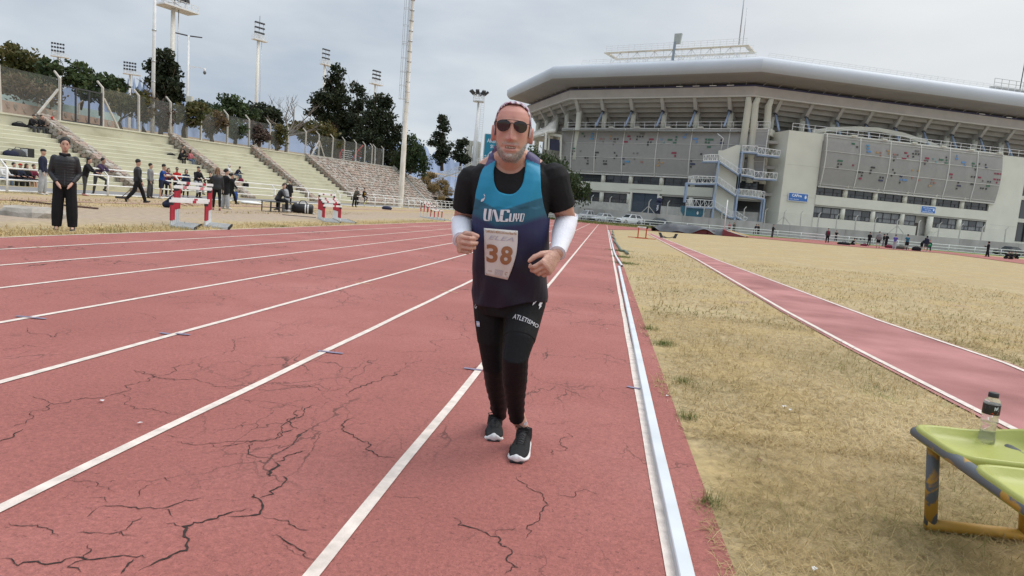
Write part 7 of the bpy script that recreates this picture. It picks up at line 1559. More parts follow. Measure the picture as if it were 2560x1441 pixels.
q = at_x(587, 492, FX); e = thing('blue_cloth', 'blue jersey hanging on the lower fence tube', 'jersey', (FX+.05, q.y, .3)); m = MB(); m.loft([[(.06*math.cos(t)+.0, (w*(.18+.05*math.sin(5*z)))*math.sin(t), z) for t in np.linspace(0, 2*math.pi, 11)[:-1]] for z, w in ((.05, .8), (.25, 1.1), (.5, 1.2), (.62, .6))]); m.build('cloth', C_BLU, e, True, True)
# --- the far side
def FR_(px, py): p = at_z(px, py, .2); p = at_g(px, py); return (p.x, p.y, gz(p.x, p.y))
figure('girl in a pink top behind the right end of the tarpaulin', (at_y(1822, 580, 112.5).x, 112.5, .25), 20, 1.62, STAND, (C_PNK, 'jacket'), (C_BLK, 'leggings'), SHB, (HBLK, 'bun'), group=RG)
figure('person in dark clothes beside the girl in pink behind the tarpaulin', (at_y(1833, 582, 112.5).x, 112.5, .25), 10, 1.66, FOLD, (C_OLV, 'coat'), (C_BLK, 'trousers'), SHB, (HBLK, 'long'), group=RG)
figure('left of two dark figures leaning on the far fence', (at_y(1886, 585, 110.9).x, 110.9, .25), 20, 1.72, LEAN, (C_NVY, 'jacket'), (C_MAR, 'trousers'), SHB, (HBLK, 'short'), group=RG)
figure('right of two dark figures leaning on the far fence', (at_y(1895, 586, 110.9).x, 110.9, .25), 330, 1.72, LEAN, (C_BLK, 'jacket'), (C_BLK, 'trousers'), SHB, (HBLK, 'short'), group=RG)
figure('man in black alone on the far bend looking at his hands', FR_(1930, 595), 60, 1.76, FOLD, (C_BLK, 'jacket'), (C_DGR, 'trousers'), SHB, (HBLK, 'cap'), group=RG)
def red_pack(e, J, W_, s, rot, hc): b = MB(); b.ell(W_(J['T']*.28+Vector((0, .17, 0))), (.15*s, .09*s, .22*s), 12, 8); link('backpack', b.mesh('backpack', C_MAR), e)
figure('man with a dark red backpack and cap standing on the far infield', FR_(2067, 608), 175, 1.8, STAND, (C_DGR, 'jacket'), (C_BLK, 'trousers'), SHB, (HBLK, 'cap'), extra=red_pack, group=RG)
figure('man in black with hands on hips behind the far fence', (at_y(2089, 601, 108.6).x, 108.6, .25), 5, 1.7, dict(sabL=45, sabR=45, elL=40, elR=40, inL=70, inR=70), (C_BLK, 'tee'), (C_BLK, 'trousers'), SHB, (HBLK, 'short'), group=RG)
figure('athlete sitting on the ground with bent bare legs by the black bag', FR_(2128, 613), 75, 1.75, SITG, (C_BLK, 'tee'), (C_BLK, 'shorts'), SHW, (HBLK, 'short'), group=RG)
figure('person in a black and red top with white socks', FR_(2171, 617), 150, 1.72, FOLD, (C_BLK, 'jacket'), (C_BLK, 'leggings'), SHW, (HBRN, 'bun'), group=RG)
figure('big person in a grey hooded sweater and black shorts', FR_(2194, 620), 175, 1.85, dict(STAND, sabL=18, sabR=18), (C_GRY, 'hoodie'), (C_BLK, 'shorts'), SHB, (C_DGR, 'beanie'), group=RG, fat=1.3)
figure('left of the two people in black behind the grey sweater', FR_(2207, 617), 60, 1.72, FOLD, (C_BLK, 'jacket'), (C_GRY, 'trousers'), SHB, (HBLK, 'bigcurl'), group=RG)
figure('right of the two people in black behind the grey sweater', FR_(2214, 618), 120, 1.78, FOLD, (C_BLK, 'jacket'), (C_BLK, 'trousers'), SHB, (HBLK, 'short'), group=RG)
figure('girl in a violet shirt and pale grey trousers', FR_(2235, 624), 140, 1.62, FOLD, (C_VIO, 'tee'), (C_LGR, 'wide'), SHW, (HBLK, 'bun'), group=RG)
figure('athlete in a teal shirt and black shorts with big curly hair', FR_(2265, 626), 180, 1.76, STAND, (C_TEAL, 'tee'), (C_BLK, 'shorts'), SHW, (HBLK, 'bigcurl'), group=RG)
figure('person in a navy hooded top and grey shorts on the far infield', FR_(2313, 630), 175, 1.78, STAND, (C_NVY, 'hoodie'), (C_DGR, 'shorts'), SHW, (C_NVY, 'hood'), group=RG)
figure('athlete bending forward beside the navy hooded person', FR_(2302, 629), 110, 1.7, dict(lean=45, hipL=10, hipR=-5, shL=45, shR=45), (C_BLK, 'tee'), (C_BLK, 'shorts'), SHW, (HBLK, 'short'), group=RG)
figure('person with a bright green bundle sitting beside the navy hooded person', FR_(2322, 630), 330, 1.7, dict(SIT, lean=15, shL=45, shR=45), (C_BLK, 'jacket'), (C_BLK, 'trousers'), SHB, (HBLK, 'short'), seat=.5, group=RG, extra=lambda e, J, W_, s, rot, hc: (lambda b: (b.ell(W_(J['T']*.15+Vector((.05, -.25, 0))), (.22*s, .14*s, .2*s), 12, 8), link('green_bundle', b.mesh('green_bundle', C_GRN), e)))(MB()))
figure('hooded person in black looking at a phone at the far right', FR_(2467, 643), 240, 1.7, dict(STAND, shL=30, shR=32, elL=75, elR=78, inL=18, inR=18, pitch=20, hipL=8, hipR=-8), (C_BLK, 'jacket'), (C_BLK, 'wide'), SHB, (C_BLK, 'hood'), group=RG)
for x, y, lb, fc in ((2512, 648, 'leftmost of three people in black sitting before the black car', 60), (2527, 649, 'middle of three people in black sitting before the black car', 330), (2543, 648, 'rightmost of three people in black before the black car', 280)):
 figure(lb, FR_(x, y), fc, 1.7, SITG, (C_BLK, 'jacket'), (C_BLK, 'trousers'), SHB, (HBLK, 'short'), group=RG)
for x, y, lb, sz, m_ in ((2109, 613, 'long black bag left of the athlete sitting on the ground', (.9, .35, .35), C_BLK), (2161, 616, 'maroon sports bag near the grey hooded sweater', (.6, .3, .3), C_MAR), (2222, 621, 'rounded dark bag left of the girl in violet', (.6, .35, .4), C_MAR), (2252, 624, 'brown and black bags lying left of the teal shirt', (1.1, .4, .4), C_OLV), (2290, 628, 'round black bag right of the teal shirt', (.6, .4, .5), C_BLK)):
 p = FR_(x, y); e = thing('bag', lb, 'bag', p, 0, 'bags on the far infield'); b = MB(); b.loft([[(sz[0]*k*math.cos(t)*.8, sz[1]*k*math.sin(t), sz[2]*z) for t in np.linspace(0, 2*math.pi, 11)[:-1]] for z, k in ((0, .9), (.35, 1.05), (.8, .9), (1, .5))]); b.build('bag_body', m_, e, True, True); b = MB(); b.tube([(-sz[0]*.3, 0, sz[2]*.9), (0, 0, sz[2]*1.25), (sz[0]*.3, 0, sz[2]*.9)], .025, 6); b.build('handle', BLACK, e, True, True)
p = FR_(2150, 611); e = thing('shot_stand', 'pale stand holding three black throwing weights', 'stand', p); m = MB(); m.box(-.9, .9, -.15, .15, .55, .62); m.build('shelf', WHITE, e, local=True)
for x in (-.7, .7): m = MB(); m.box(x-.06, x+.06, -.1, .1, 0, .55); m.build('leg', STEEL, e, local=True)
for x in (-.55, 0, .5): m = MB(); m.ell((x, 0, .74), (.13, .13, .13)); m.build('weight', BLACK, e, True, True)
# ---------------------------------------------------------------- seat bench in the right foreground
SEAT = mat('sun_faded_yellow_green_plastic', (.335, .35, .08), .42, .07, 5, .06, 60, spec=.45)
def chipped(name, a, c, lo, hi, sc):
 m = bpy.data.materials.new(name); m.use_nodes = True; N = m.node_tree.nodes; L = m.node_tree.links; b = N['Principled BSDF']; b.inputs['Roughness'].default_value = .6
 tc = N.new('ShaderNodeTexCoord'); n = N.new('ShaderNodeTexNoise'); n.inputs['Scale'].default_value = sc; n.inputs['Detail'].default_value = 5; n.inputs['Distortion'].default_value = .6; L.new(tc.outputs['Object'], n.inputs['Vector'])
 r = ramp_node(N, [(lo, a), (hi, c)]); L.new(n.outputs[0], r.inputs[0]); L.new(r.outputs[0], b.inputs['Base Color'])
 bp = N.new('ShaderNodeBump'); bp.inputs['Strength'].default_value = .4; bp.inputs['Distance'].default_value = .004; L.new(r.outputs[0], bp.inputs['Height']); L.new(bp.outputs[0], b.inputs['Normal']); return m
SLATE = (.095, .11, .125); OCHRE = (.40, .22, .03)
CH1 = chipped('slate_steel_with_yellow_paint_left', SLATE, OCHRE, .54, .57, 5); CH2 = chipped('yellow_paint_chipped_to_slate', OCHRE, SLATE, .62, .65, 6)
e = thing('stadium_seat_bench', 'yellow green plastic seats on a chipped yellow and grey steel frame by the inner lane', 'bench', (1.7, 2.8, 0))
def seat(y0, y1, x0=1.47, x1=1.98):
 cx, cy, hx, hy = (x0+x1)/2, (y0+y1)/2, (x1-x0)/2, (y1-y0)/2; n = 48; rings = []
 def outline(k, z, rise):
  o = []
  for i in range(n):
   t = 2*math.pi*i/n; c, s = math.cos(t), math.sin(t); p = 7 if c < 0 else 3.2
   q = (abs(c)**p+abs(s)**p)**(-1/p); x, y = c*q, s*q
   fx = max(0, (x*k+.15)/1.15); o.append((cx+hx*x*k, cy+hy*y*k, z+rise*fx**2.2))
  return o
 for k, z, rs in ((.93, .385, .05), (.985, .392, .05), (1.0, .412, .055), (.995, .432, .06), (.97, .444, .065), (.94, .447, .066), (.90, .441, .062), (.84, .418, .045), (.70, .402, .022), (.4, .397, .01), (.15, .396, 0), (.01, .396, 0)): rings.append(outline(k, z, rs))
 b = MB(); b.loft(rings); o = b.build('seat', SEAT, e, True); return o
seat(2.785, 3.235); seat(2.265, 2.735); seat(1.74, 2.215)
b = MB(); b.tube([(1.492, 3.2, .413), (1.492, 1.6, .413)], .026, 14); b.build('beam', CH1, e, True)
b = MB(); b.tube([(1.86, 3.2, .39), (1.86, 1.6, .39)], .027, 14); b.build('beam', CH1, e, True)
b = MB(); b.tube([(1.53, 3.11, .395), (1.56, 3.09, .03)], .026, 14); b.build('leg', CH1, e, True)
b = MB(); b.tube([(1.915, 3.11, .38), (1.955, 3.10, .03)], .026, 14); b.build('leg', CH2, e, True)
b = MB(); b.tube([(1.54, 3.088, .03), (1.99, 3.105, .03)], .026, 14); b.build('foot_bar', CH2, e, True)
# drink bottle
bp_ = at_z(2464, 1108, .40); e = thing('drink_bottle', 'clear half full drink bottle with a black label and black cap on the green seat', 'bottle', (bp_.x, bp_.y, .3985))
CLEAR = bpy.data.materials.new('clear_plastic'); CLEAR.use_nodes = True; b_ = CLEAR.node_tree.nodes['Principled BSDF']; b_.inputs['Transmission Weight'].default_value = .86; b_.inputs['Roughness'].default_value = .06; b_.inputs['IOR'].default_value = 1.16; b_.inputs['Base Color'].default_value = (.96, .97, .96, 1)
LIQ = bpy.data.materials.new('pale_drink'); LIQ.use_nodes = True; b_ = LIQ.node_tree.nodes['Principled BSDF']; b_.inputs['Transmission Weight'].default_value = 1; b_.inputs['Roughness'].default_value = .02; b_.inputs['IOR'].default_value = 1.2; b_.inputs['Base Color'].default_value = (.97, .96, .86, 1)
PRF = [(.001, .002), (.026, .001), (.033, .006), (.0335, .018), (.0325, .03), (.031, .032), (.031, .045), (.0295, .06), (.029, .075), (.0298, .09), (.0318, .1), (.0335, .108), (.0325, .116), (.031, .122), (.033, .13), (.0335, .136), (.0335, .184), (.032, .194), (.027, .204), (.0195, .211), (.0185, .216), (.0185, .228)]
def lathe(name, prof, m, n=28):
 b = MB(); b.loft([[(r_*math.cos(2*math.pi*k/n), r_*math.sin(2*math.pi*k/n), z) for k in range(n)] for r_, z in prof]); return b.build(name, m, e, True, True)
lathe('bottle_body', PRF, CLEAR); lathe('drink', [(r_*.955, z+.001) for r_, z in PRF if z < .104]+[(.001, .1045)], LIQ)
lab = lathe('label', [(.0338, .138), (.0340, .139), (.0340, .182), (.0338, .183)], mat('black_label', (.022, .02, .02), .4, 0)); lathe('cap', [(.001, .2345), (.0185, .2345), (.0202, .2325), (.0205, .216), (.0205, .2145)], BLACK)
ang0 = math.atan2(-bp_.y, -bp_.x)
def lab_pt(u, v, r_=.0343): a = ang0+u/.034; return (r_*math.cos(a), r_*math.sin(a), .139+v)
b = MB()
for u0, u1, v0, v1 in ((.012, .0155, .022, .036), (.0185, .022, .022, .034), (.0235, .0265, .026, .038), (.011, .03, .020, .0225)): b.quad(lab_pt(u0, v0), lab_pt(u1, v0), lab_pt(u1, v1), lab_pt(u0, v1))
b.build('label_lettering', SW, e, local=True, fix=False)
b = MB(); b.add([lab_pt(*q) for q in ((-.002, .003), (.012, .002), (.026, .003), (.03, .014), (.016, .0165), (.007, .010))], [(0, 1, 2, 3, 4, 5)]); b.build('label_swoosh', mat('label_red', (.55, .05, .02), .4, 0), e, local=True, fix=False)
b = MB()
for k in range(5):
 v = .037-k*.0032; b.quad(lab_pt(-.024, v), lab_pt(-.004-.003*(k % 2), v), lab_pt(-.004-.003*(k % 2), v+.0012), lab_pt(-.024, v+.0012))
b.build('label_small_print', mat('label_grey', (.2, .2, .2), .5, 0), e, local=True, fix=False)
# ---------------------------------------------------------------- dry grass
G_DRY = leafmat('dry_grass_blades', [(.11, .12, .035), (.21, .20, .07), (.34, .25, .115), (.46, .345, .17), (.55, .43, .23), (.62, .50, .29)], .8)
def blades(name, n, xr, yr, ln, wd, flat, tone0, mask=None, lift=.0):
 X = rng.uniform(*xr, n); Y = yr[0]*(yr[1]/yr[0])**rng.random(n) if yr[0] > 0 else rng.uniform(*yr, n)
 keep = np.ones(n, bool) if mask is None else mask(X, Y); X, Y = X[keep], Y[keep]; n = len(X)
 pn = np.array([mnoise.noise(Vector((x*1.3, y*1.3, .5))) for x, y in zip(X, Y)]); pn2 = np.array([mnoise.noise(Vector((x*.5, y*.5, 7))) for x, y in zip(X, Y)])
 a = rng.uniform(0, 2*math.pi, n); L_ = rng.uniform(*ln, n); el = np.abs(rng.normal(size=n))*flat; el = np.clip(el, .03, 1.4)
 Z = np.array([gz(x, y) for x, y in zip(X, Y)])+.004+rng.random(n)*lift
 d = np.stack([np.cos(a)*np.cos(el), np.sin(a)*np.cos(el), np.sin(el)], 1); s = np.stack([-np.sin(a), np.cos(a), np.zeros(n)], 1)
 bend = np.stack([rng.normal(size=n)*.25, rng.normal(size=n)*.25, -rng.random(n)*.35*np.sin(el)], 1)
 B = np.stack([X, Y, Z], 1); w = rng.uniform(*wd, n)[:, None]; Lc = L_[:, None]
 m_ = B+d*Lc*.55; t = B+d*Lc+bend*Lc*.5; t[:, 2] = np.maximum(t[:, 2], Z+.001)
 q1 = np.stack([B-s*w, B+s*w, m_+s*w*.8, m_-s*w*.8], 1); q2 = np.stack([m_-s*w*.8, m_+s*w*.8, t+s*w*.15, t-s*w*.15], 1)
 tone = np.clip(tone0+pn*.45+pn2*.35+rng.normal(size=n)*.13, 0, 1)
 return quads(name, np.concatenate([q1, q2]), G_DRY, kind='stuff', uvshade=np.concatenate([tone, tone]))
def onrun(X, Y):
 lo = np.interp(Y, [r[2] for r in RW], [r[0] for r in RW]); hi = np.interp(Y, [r[2] for r in RW], [r[1] for r in RW]); return (X > lo-.02) & (X < hi+.02)
def edge_ok(X, Y): e_ = .56+.09*np.sin(Y*2.1)+.05*np.sin(Y*5.7); return (X > e_) & ~onrun(X, Y) & (rng.random(len(X)) < np.clip((X-e_)*3.5+.18, 0, 1))
blades('dry_grass', 62000, (.5, 3.2), (1.35, 4.2), (.03, .085), (.0009, .0018), .38, .60, edge_ok, .012)
blades('dry_grass', 42000, (.5, 5.0), (4.0, 9.5), (.035, .085), (.0018, .0032), .45, .58, edge_ok, .01)
blades('dry_grass', 26000, (.5, 12), (9, 26), (.045, .09), (.004, .008), .5, .56, edge_ok)
blades('dry_grass', 9000, (4.5, 9), (5.5, 12), (.04, .09), (.003, .005), .45, .6, edge_ok)
blades('verge_grass', 24000, (-11.2, -9.42), (9, 40), (.05, .11), (.004, .008), .6, .58, lambda X, Y: rng.random(len(X)) < np.clip(1.2-(-9.4-X)*.75, 0, 1))
blades('verge_grass', 12000, (-23, -14), (14, 40), (.05, .10), (.008, .014), .5, .5, lambda X, Y: np.abs(np.sin(X*.55+Y*.1)) > .55)
tuft = []
for x, y, r_, n in [(.64, 7.9, .10, 260), (.72, 7.0, .14, 420), (.74, 5.4, .09, 220), (.66, 4.4, .07, 160), (.60, 3.05, .06, 120), (2.2, 2.1, .15, 200), (1.35, 2.2, .12, 180), (.7, 19, .4, 500), (.65, 22, .4, 500), (.62, 26, .5, 500), (2.4, 5.9, .25, 240)]:
 tuft.append((x, y, r_, n))
V = []; T = []
for x, y, r_, n in tuft:
 q = rng.normal(size=(n, 2))*r_*.5; B = np.stack([x+q[:, 0], y+q[:, 1], np.full(n, .004)], 1); a = rng.uniform(0, 6.28, n); el = rng.uniform(.25, 1.3, n); L_ = rng.uniform(.03, .075, n)[:, None]; w = (.0012 if y < 9 else .004)
 d = np.stack([np.cos(a)*np.cos(el), np.sin(a)*np.cos(el), np.sin(el)], 1); s = np.stack([-np.sin(a), np.cos(a), np.zeros(n)], 1); V.append(np.stack([B-s*w, B+s*w, B+d*L_+s*w*.3, B+d*L_-s*w*.3], 1)); T.append(np.clip(.35+rng.normal(size=n)*.2, 0, 1))
quads('green_tufts', np.concatenate(V), leafmat('green_grass_blades', [(.06, .09, .02), (.12, .16, .04), (.2, .22, .07)], .8), kind='stuff', uvshade=np.concatenate(T))
# green edge of the bank in front of the far rail, and weeds on the podium
blades('bank_grass', 9000, (-12, 12), (101.5, 112), (.12, .3), (.02, .04), .9, .12)
# small litter on the ground: dry leaves and crumbs of paper
lm = [mat('dry_leaf', (.17, .10, .05), .8, .2, 20), mat('paper_scrap', (.6, .6, .6), .7, .1)]
LT = MB()
for px, py, k, s in [(1960, 1022, 1, .03), (1974, 1030, 1, .02), (1668, 995, 1, .018), (1898, 1158, 0, .03), (2035, 1432, 1, .02), (1518, 826, 1, .012), (1632, 1010, 0, .012), (1644, 1020, 0, .01), (350, 1065, 1, .015), (255, 1009, 1, .02), (1380, 880, 0, .008), (1440, 1300, 0, .008), (1110, 700, 0, .01)]:
 p = at_g(px, py)+Vector((0, 0, .016)); a = rng.uniform(0, 6.28); LT.cm = k; c, sn = math.cos(a)*s, math.sin(a)*s
 LT.add([p+Vector((-c, -sn, 0)), p+Vector((sn*.6, -c*.6, s*.25)), p+Vector((c, sn, s*.1)), p+Vector((-sn*.6, c*.6, s*.2))], [(0, 1, 2, 3)])
tag(LT.build('litter', lm, fix=False), kind='stuff')
# ---------------------------------------------------------------- the runner
def C3(px, py, Y): return at_y(px, py, Y)
def project(v):
 d = Vector(v)-EYE; w = d.dot(_F); return 1280+FPX*d.dot(_R)/w, 720.5-FPX*d.dot(_U)/w
RUN = thing('person', 'running man with a grey beard, sunglasses, blue vest and race number 38', 'person', at_g(1270, 1150))
PXM = lambda Y: Y/FPX
def trunk_rows(inf=0.0):
 """(py, left px, right px, Y, half depth)"""
 T_ = [(788, 1205, 1345, 3.30, .105), (765, 1190, 1358, 3.30, .118), (735, 1187, 1362, 3.29, .122), (700, 1190, 1362, 3.27, .122), (660, 1190, 1362, 3.25, .125), (620, 1188, 1364, 3.235, .127), (580, 1187, 1366, 3.225, .126), (540, 1186, 1368, 3.22, .124), (505, 1183, 1372, 3.22, .122), (475, 1178, 1378, 3.22, .115), (450, 1172, 1386, 3.22, .102), (432, 1180, 1378, 3.22, .088), (418, 1200, 1355, 3.215, .072), (408, 1222, 1332, 3.205, .06)]
 o = []
 for py, a, b, Y, dp in T_:
  c = C3((a+b)/2, py, Y); rx = (b-a)/2*PXM(Y)
  o.append((c, rx+inf, dp+inf))
 return o
def trunk(b, inf, lo=0, hi=99, n=28):
 rows = trunk_rows(inf)[lo:hi]; R_ = []
 for c, rx, ry in rows:
  ring = []
  for k in range(n):
   t = 2*math.pi*k/n; cs, sn = math.cos(t), math.sin(t); q = (abs(cs)**2.5+abs(sn)**2.5)**(-1/2.5); ring.append(c+Vector((cs*q*rx, sn*q*ry, 0)))
  R_.append(ring)
 b.loft(R_)
HIPR, HIPL = C3(1228, 752, 3.31), C3(1318, 752, 3.29)
KNR, ANR = C3(1234, 915, 3.36), C3(1250, 1040, 3.74)
KNL, ANL = C3(1288, 895, 3.13), C3(1292, 1048, 3.42)
LEGR = [HIPR, C3(1226, 800, 3.31), C3(1229, 855, 3.325), KNR, C3(1240, 965, 3.50), C3(1247, 1010, 3.63), ANR]; LRR = [.09, .077, .068, .057, .056, .047, .037]
LEGL = [HIPL, C3(1308, 800, 3.24), C3(1298, 850, 3.17), KNL, C3(1287, 950, 3.22), C3(1288, 1000, 3.33), ANL]; LRL = [.092, .084, .074, .064, .062, .05, .039]
SHR, ELR, WRR = C3(1180, 452, 3.23), C3(1156, 556, 3.30), C3(1153, 600, 3.04)
SHL, ELL, WRL = C3(1385, 446, 3.23), C3(1416, 552, 3.31), C3(1394, 632, 3.07)
ARMR = [SHR, C3(1170, 485, 3.235), C3(1162, 525, 3.26), ELR, ELR.lerp(WRR, .35), ELR.lerp(WRR, .75), WRR]; ARR = [.064, .056, .048, .047, .048, .037, .030]
ARML = [SHL, C3(1394, 480, 3.235), C3(1407, 520, 3.26), ELL, ELL.lerp(WRL, .35), ELL.lerp(WRL, .75), WRL]; ARL = [.066, .058, .050, .049, .049, .038, .030]
# head frame
HC = C3(1281, 331, 3.10); HF = Vector((.10, -.99, -.06)).normalized(); HU = Vector((.012, 0, 1)); HU = (HU-HF*HU.dot(HF)).normalized(); HL = HU.cross(HF).normalized()
HS = 1.02
def hp(x, y, z): return HC + (HL*x + HF*y + HU*z)*HS
def g2(x, z, cx, cz, sx, sz): return math.exp(-((x-cx)/sx)**2-((z-cz)/sz)**2)
HROWS = [(-.128, .020, .010, .052), (-.120, .036, .028, .074), (-.105, .049, .046, .086), (-.085, .059, .056, .090), (-.06, .066, .066, .090), (-.03, .071, .084, .089), (0, .074, .094, .088), (.03, .076, .100, .090), (.06, .075, .101, .086), (.085, .068, .094, .074), (.105, .055, .078, .056), (.118, .036, .052, .034), (.125, .014, .02, .012)]
def head_surface(b, n=72, m=64):
 zs = [r[0] for r in HROWS]; rings = []
 for j in range(m+1):
  z = -.128+.253*(j/m); w = np.interp(z, zs, [r[1] for r in HROWS]); bk = np.interp(z, zs, [r[2] for r in HROWS]); fr = np.interp(z, zs, [r[3] for r in HROWS]); rg = []
  for k in range(n):
   t = 2*math.pi*k/n; cs, sn = math.cos(t), math.sin(t); e_ = 2.25; q = (abs(cs)**e_+abs(sn)**e_)**(-1/e_); x = cs*q*w; y = sn*q*(fr if sn > 0 else bk)
   if sn > 0:
    ax = abs(x)
    ridge = np.interp(z, [-.05, -.044, -.034, -.02, .01, .03, .045], [0, .010, .029, .026, .014, .008, 0]); sw = np.interp(z, [-.04, -.02, .03], [.012, .0095, .009])
    y += ridge*math.exp(-(x/sw)**2) + .012*g2(ax, z, .016, -.036, .008, .009)
    y += .007*g2(ax, z, .026, .040, .026, .010) - .010*g2(ax, z, .033, .016, .016, .014) + .004*g2(ax, z, .048, -.012, .018, .02)
    y += .006*g2(x, z, 0, -.060, .028, .006) - .010*g2(x, z, 0, -.071, .026, .0045) + .007*g2(x, z, 0, -.083, .024, .007) - .004*g2(x, z, 0, -.095, .03, .006) + .009*g2(x, z, 0, -.112, .022, .014)
    y -= .005*math.exp(-((ax-(.020+(-.04-z)*.45))/.005)**2)*(1 if -.075 < z < -.035 else 0)
    y += .0025*g2(x, z, .0, .052, .005, .012)*-1
   rg.append(hp(x, y, z))
  rings.append(rg)
 b.loft(rings)
 for sg in (-1, 1):
  c = hp(sg*.079, -.012, -.012)
  b.loft([[c+(HU*(.036*math.sin(t)+(.004 if math.sin(t) > 0 else 0))*k+HF*(.020*math.cos(t))*k-HF*off*.4+HL*sg*off)*HS for t in np.linspace(0, 2*math.pi, 15)[:-1]] for off, k in ((-.012, .8), (.004, .95), (.014, 1.0), (.016, .8))])
b = MB(); trunk(b, -.004); head_surface(b)
capsule(b, [C3(1277, 425, 3.21), C3(1278, 400, 3.17), hp(0, -.025, -.07)], [.066, .060, .056], 18)
capsule(b, [C3(1215, 425, 3.23), C3(1258, 398, 3.20)], [.05, .05], 12); capsule(b, [C3(1340, 422, 3.23), C3(1300, 396, 3.20)], [.05, .05], 12)
capsule(b, LEGR, [r-.004 for r in LRR], 16); capsule(b, LEGL, [r-.004 for r in LRL], 16)
capsule(b, ARMR, ARR, 16); capsule(b, ARML, ARL, 16)
me = remesh(b, .0042, 1, 'body')
co = np.empty(len(me.vertices)*3, np.float32); me.vertices.foreach_get('co', co); co = co.reshape(-1, 3)
rel = (co-np.array(HC))/HS; hx = rel@np.array(HL); hy = rel@np.array(HF); hz = rel@np.array(HU)
def gg(a, c, s): return np.exp(-((a-c)/s)**2)
base = np.array([.50, .275, .205]); colr = np.tile(base, (len(co), 1)); inhead = hz > -.16
red = np.clip(.55*(hz > .03)*np.clip((hz-.02)/.05, 0, 1)+.7*gg(hx, 0, .02)*gg(hz, -.028, .02)+.5*gg(np.abs(hx), .045, .02)*gg(hz, -.015, .02)+.6*(np.abs(hx) > .078), 0, 1)*(inhead & (hy > -.05))
colr = colr*(1-red[:, None])+np.array([.52, .215, .185])*red[:, None]
nz = np.array([mnoise.noise(Vector((float(p[0])*260, float(p[1])*260, float(p[2])*260))) if f else 0 for p, f in zip(rel, inhead)]); nb = np.array([mnoise.noise(Vector((float(p[0])*40, float(p[1])*40, float(p[2])*40))) if f else 0 for p, f in zip(rel, inhead)])
jaw = np.interp(np.abs(hx), [0, .02, .035, .05, .062, .075], [-.090, -.090, -.078, -.062, -.045, -.03])      # beard's upper edge
beard = np.clip((jaw-hz)/.010+.35*nb, 0, 1)*(hz > -.135)*(hy > -.01)*(np.abs(hx) < .0735); mous = gg(hz, -.052, .0065)*(np.abs(hx) < .036)*(hy > .05); beard = np.maximum(beard, mous*.75)*inhead
gray = np.stack([.36+.22*nz]*3, 1)*np.array([1.0, .95, .88])+.10*np.clip(nb, -1, 1)[:, None]; gray = np.clip(gray, .07, .68)
bw = (beard*np.clip(.8+.3*nz, 0, 1))[:, None]; colr = colr*(1-bw)+gray*bw
lip = (gg(hz, -.062, .0045)+gg(hz, -.080, .006))*(np.abs(hx) < .027)*(hy > .06); colr = colr*(1-.7*lip[:, None])+np.array([.40, .16, .145])*.7*lip[:, None]
mo = (gg(hz, -.071, .0045)*(np.abs(hx) < .024)*(hy > .05))[:, None]; colr = colr*(1-mo)+np.array([.06, .02, .02])*mo
at = me.attributes.new('skin', 'FLOAT_COLOR', 'POINT'); at.data.foreach_set('color', np.concatenate([colr, np.ones((len(co), 1))], 1).astype(np.float32).reshape(-1))
def attr_mat(name, attr, rough=.5, bump=.15, bscale=180, spec=.4, sss=0.0):
 m = bpy.data.materials.new(name); m.use_nodes = True; N = m.node_tree.nodes; L = m.node_tree.links; p = N['Principled BSDF']; p.inputs['Roughness'].default_value = rough; p.inputs['Specular IOR Level'].default_value = spec
 a = N.new('ShaderNodeAttribute'); a.attribute_name = attr; L.new(a.outputs['Color'], p.inputs['Base Color'])
 if sss: p.inputs['Subsurface Weight'].default_value = sss; p.inputs['Subsurface Radius'].default_value = (.012, .005, .003); p.inputs['Subsurface Scale'].default_value = .6
 tc = N.new('ShaderNodeTexCoord'); n = N.new('ShaderNodeTexNoise'); n.inputs['Scale'].default_value = bscale; n.inputs['Detail'].default_value = 4; L.new(tc.outputs['Object'], n.inputs['Vector']); bp = N.new('ShaderNodeBump'); bp.inputs['Strength'].default_value = bump; bp.inputs['Distance'].default_value = .003; L.new(n.outputs[0], bp.inputs['Height']); L.new(bp.outputs[0], p.inputs['Normal']); return m
M_RSKIN = attr_mat('weathered_skin', 'skin', .52, .2, 220, .35, .08); me.materials.append(M_RSKIN)
me.transform(Matrix.Translation(-RUN.location)); body = link('body', me, RUN)
def mk(name, me, m, smooth=True):
 me.transform(Matrix.Translation(-RUN.location)); 
 if m is not None: me.materials.append(m)
 if smooth: me.polygons.foreach_set('use_smooth', [True]*len(me.polygons))
 return link(name, me, RUN)
# beard stubble: short hairs standing on the jaw
idx = np.where((beard > .5) & (hy > -.02))[0]; pick = rng.choice(idx, 1500); nrm_ = np.empty(len(body.data.vertices)*3, np.float32); body.data.vertices.foreach_get('normal', nrm_); nrm_ = nrm_.reshape(-1, 3)[pick]
B = co[pick]-np.array(RUN.location); d = nrm_*.7+np.array([0, 0, -.8])+rng.normal(size=(len(pick), 3))*.35; d /= np.linalg.norm(d, axis=1, keepdims=True); s_ = np.cross(d, rng.normal(size=d.shape)); s_ /= np.linalg.norm(s_, axis=1, keepdims=True); L_ = rng.uniform(.0025, .006, (len(pick), 1))
quads('beard', np.stack([B-s_*.0005, B+s_*.0005, B+d*L_+s_*.0003, B+d*L_-s_*.0003], 1), leafmat('grey_beard_hair', [(.10, .09, .08), (.34, .32, .29), (.62, .60, .56)], .6), RUN, 'stuff', rng.random(len(pick)))
# teeth
b = MB(); 
for k in range(6): x = -.0165+k*.0066; b.ell(hp(x, .0865-abs(x)*.18, -.0685), (.0033, .004, .0042), 8, 6)
mk('teeth', b.mesh('teeth', []), mat('teeth_ivory', (.62, .55, .44), .35, .05, 60))
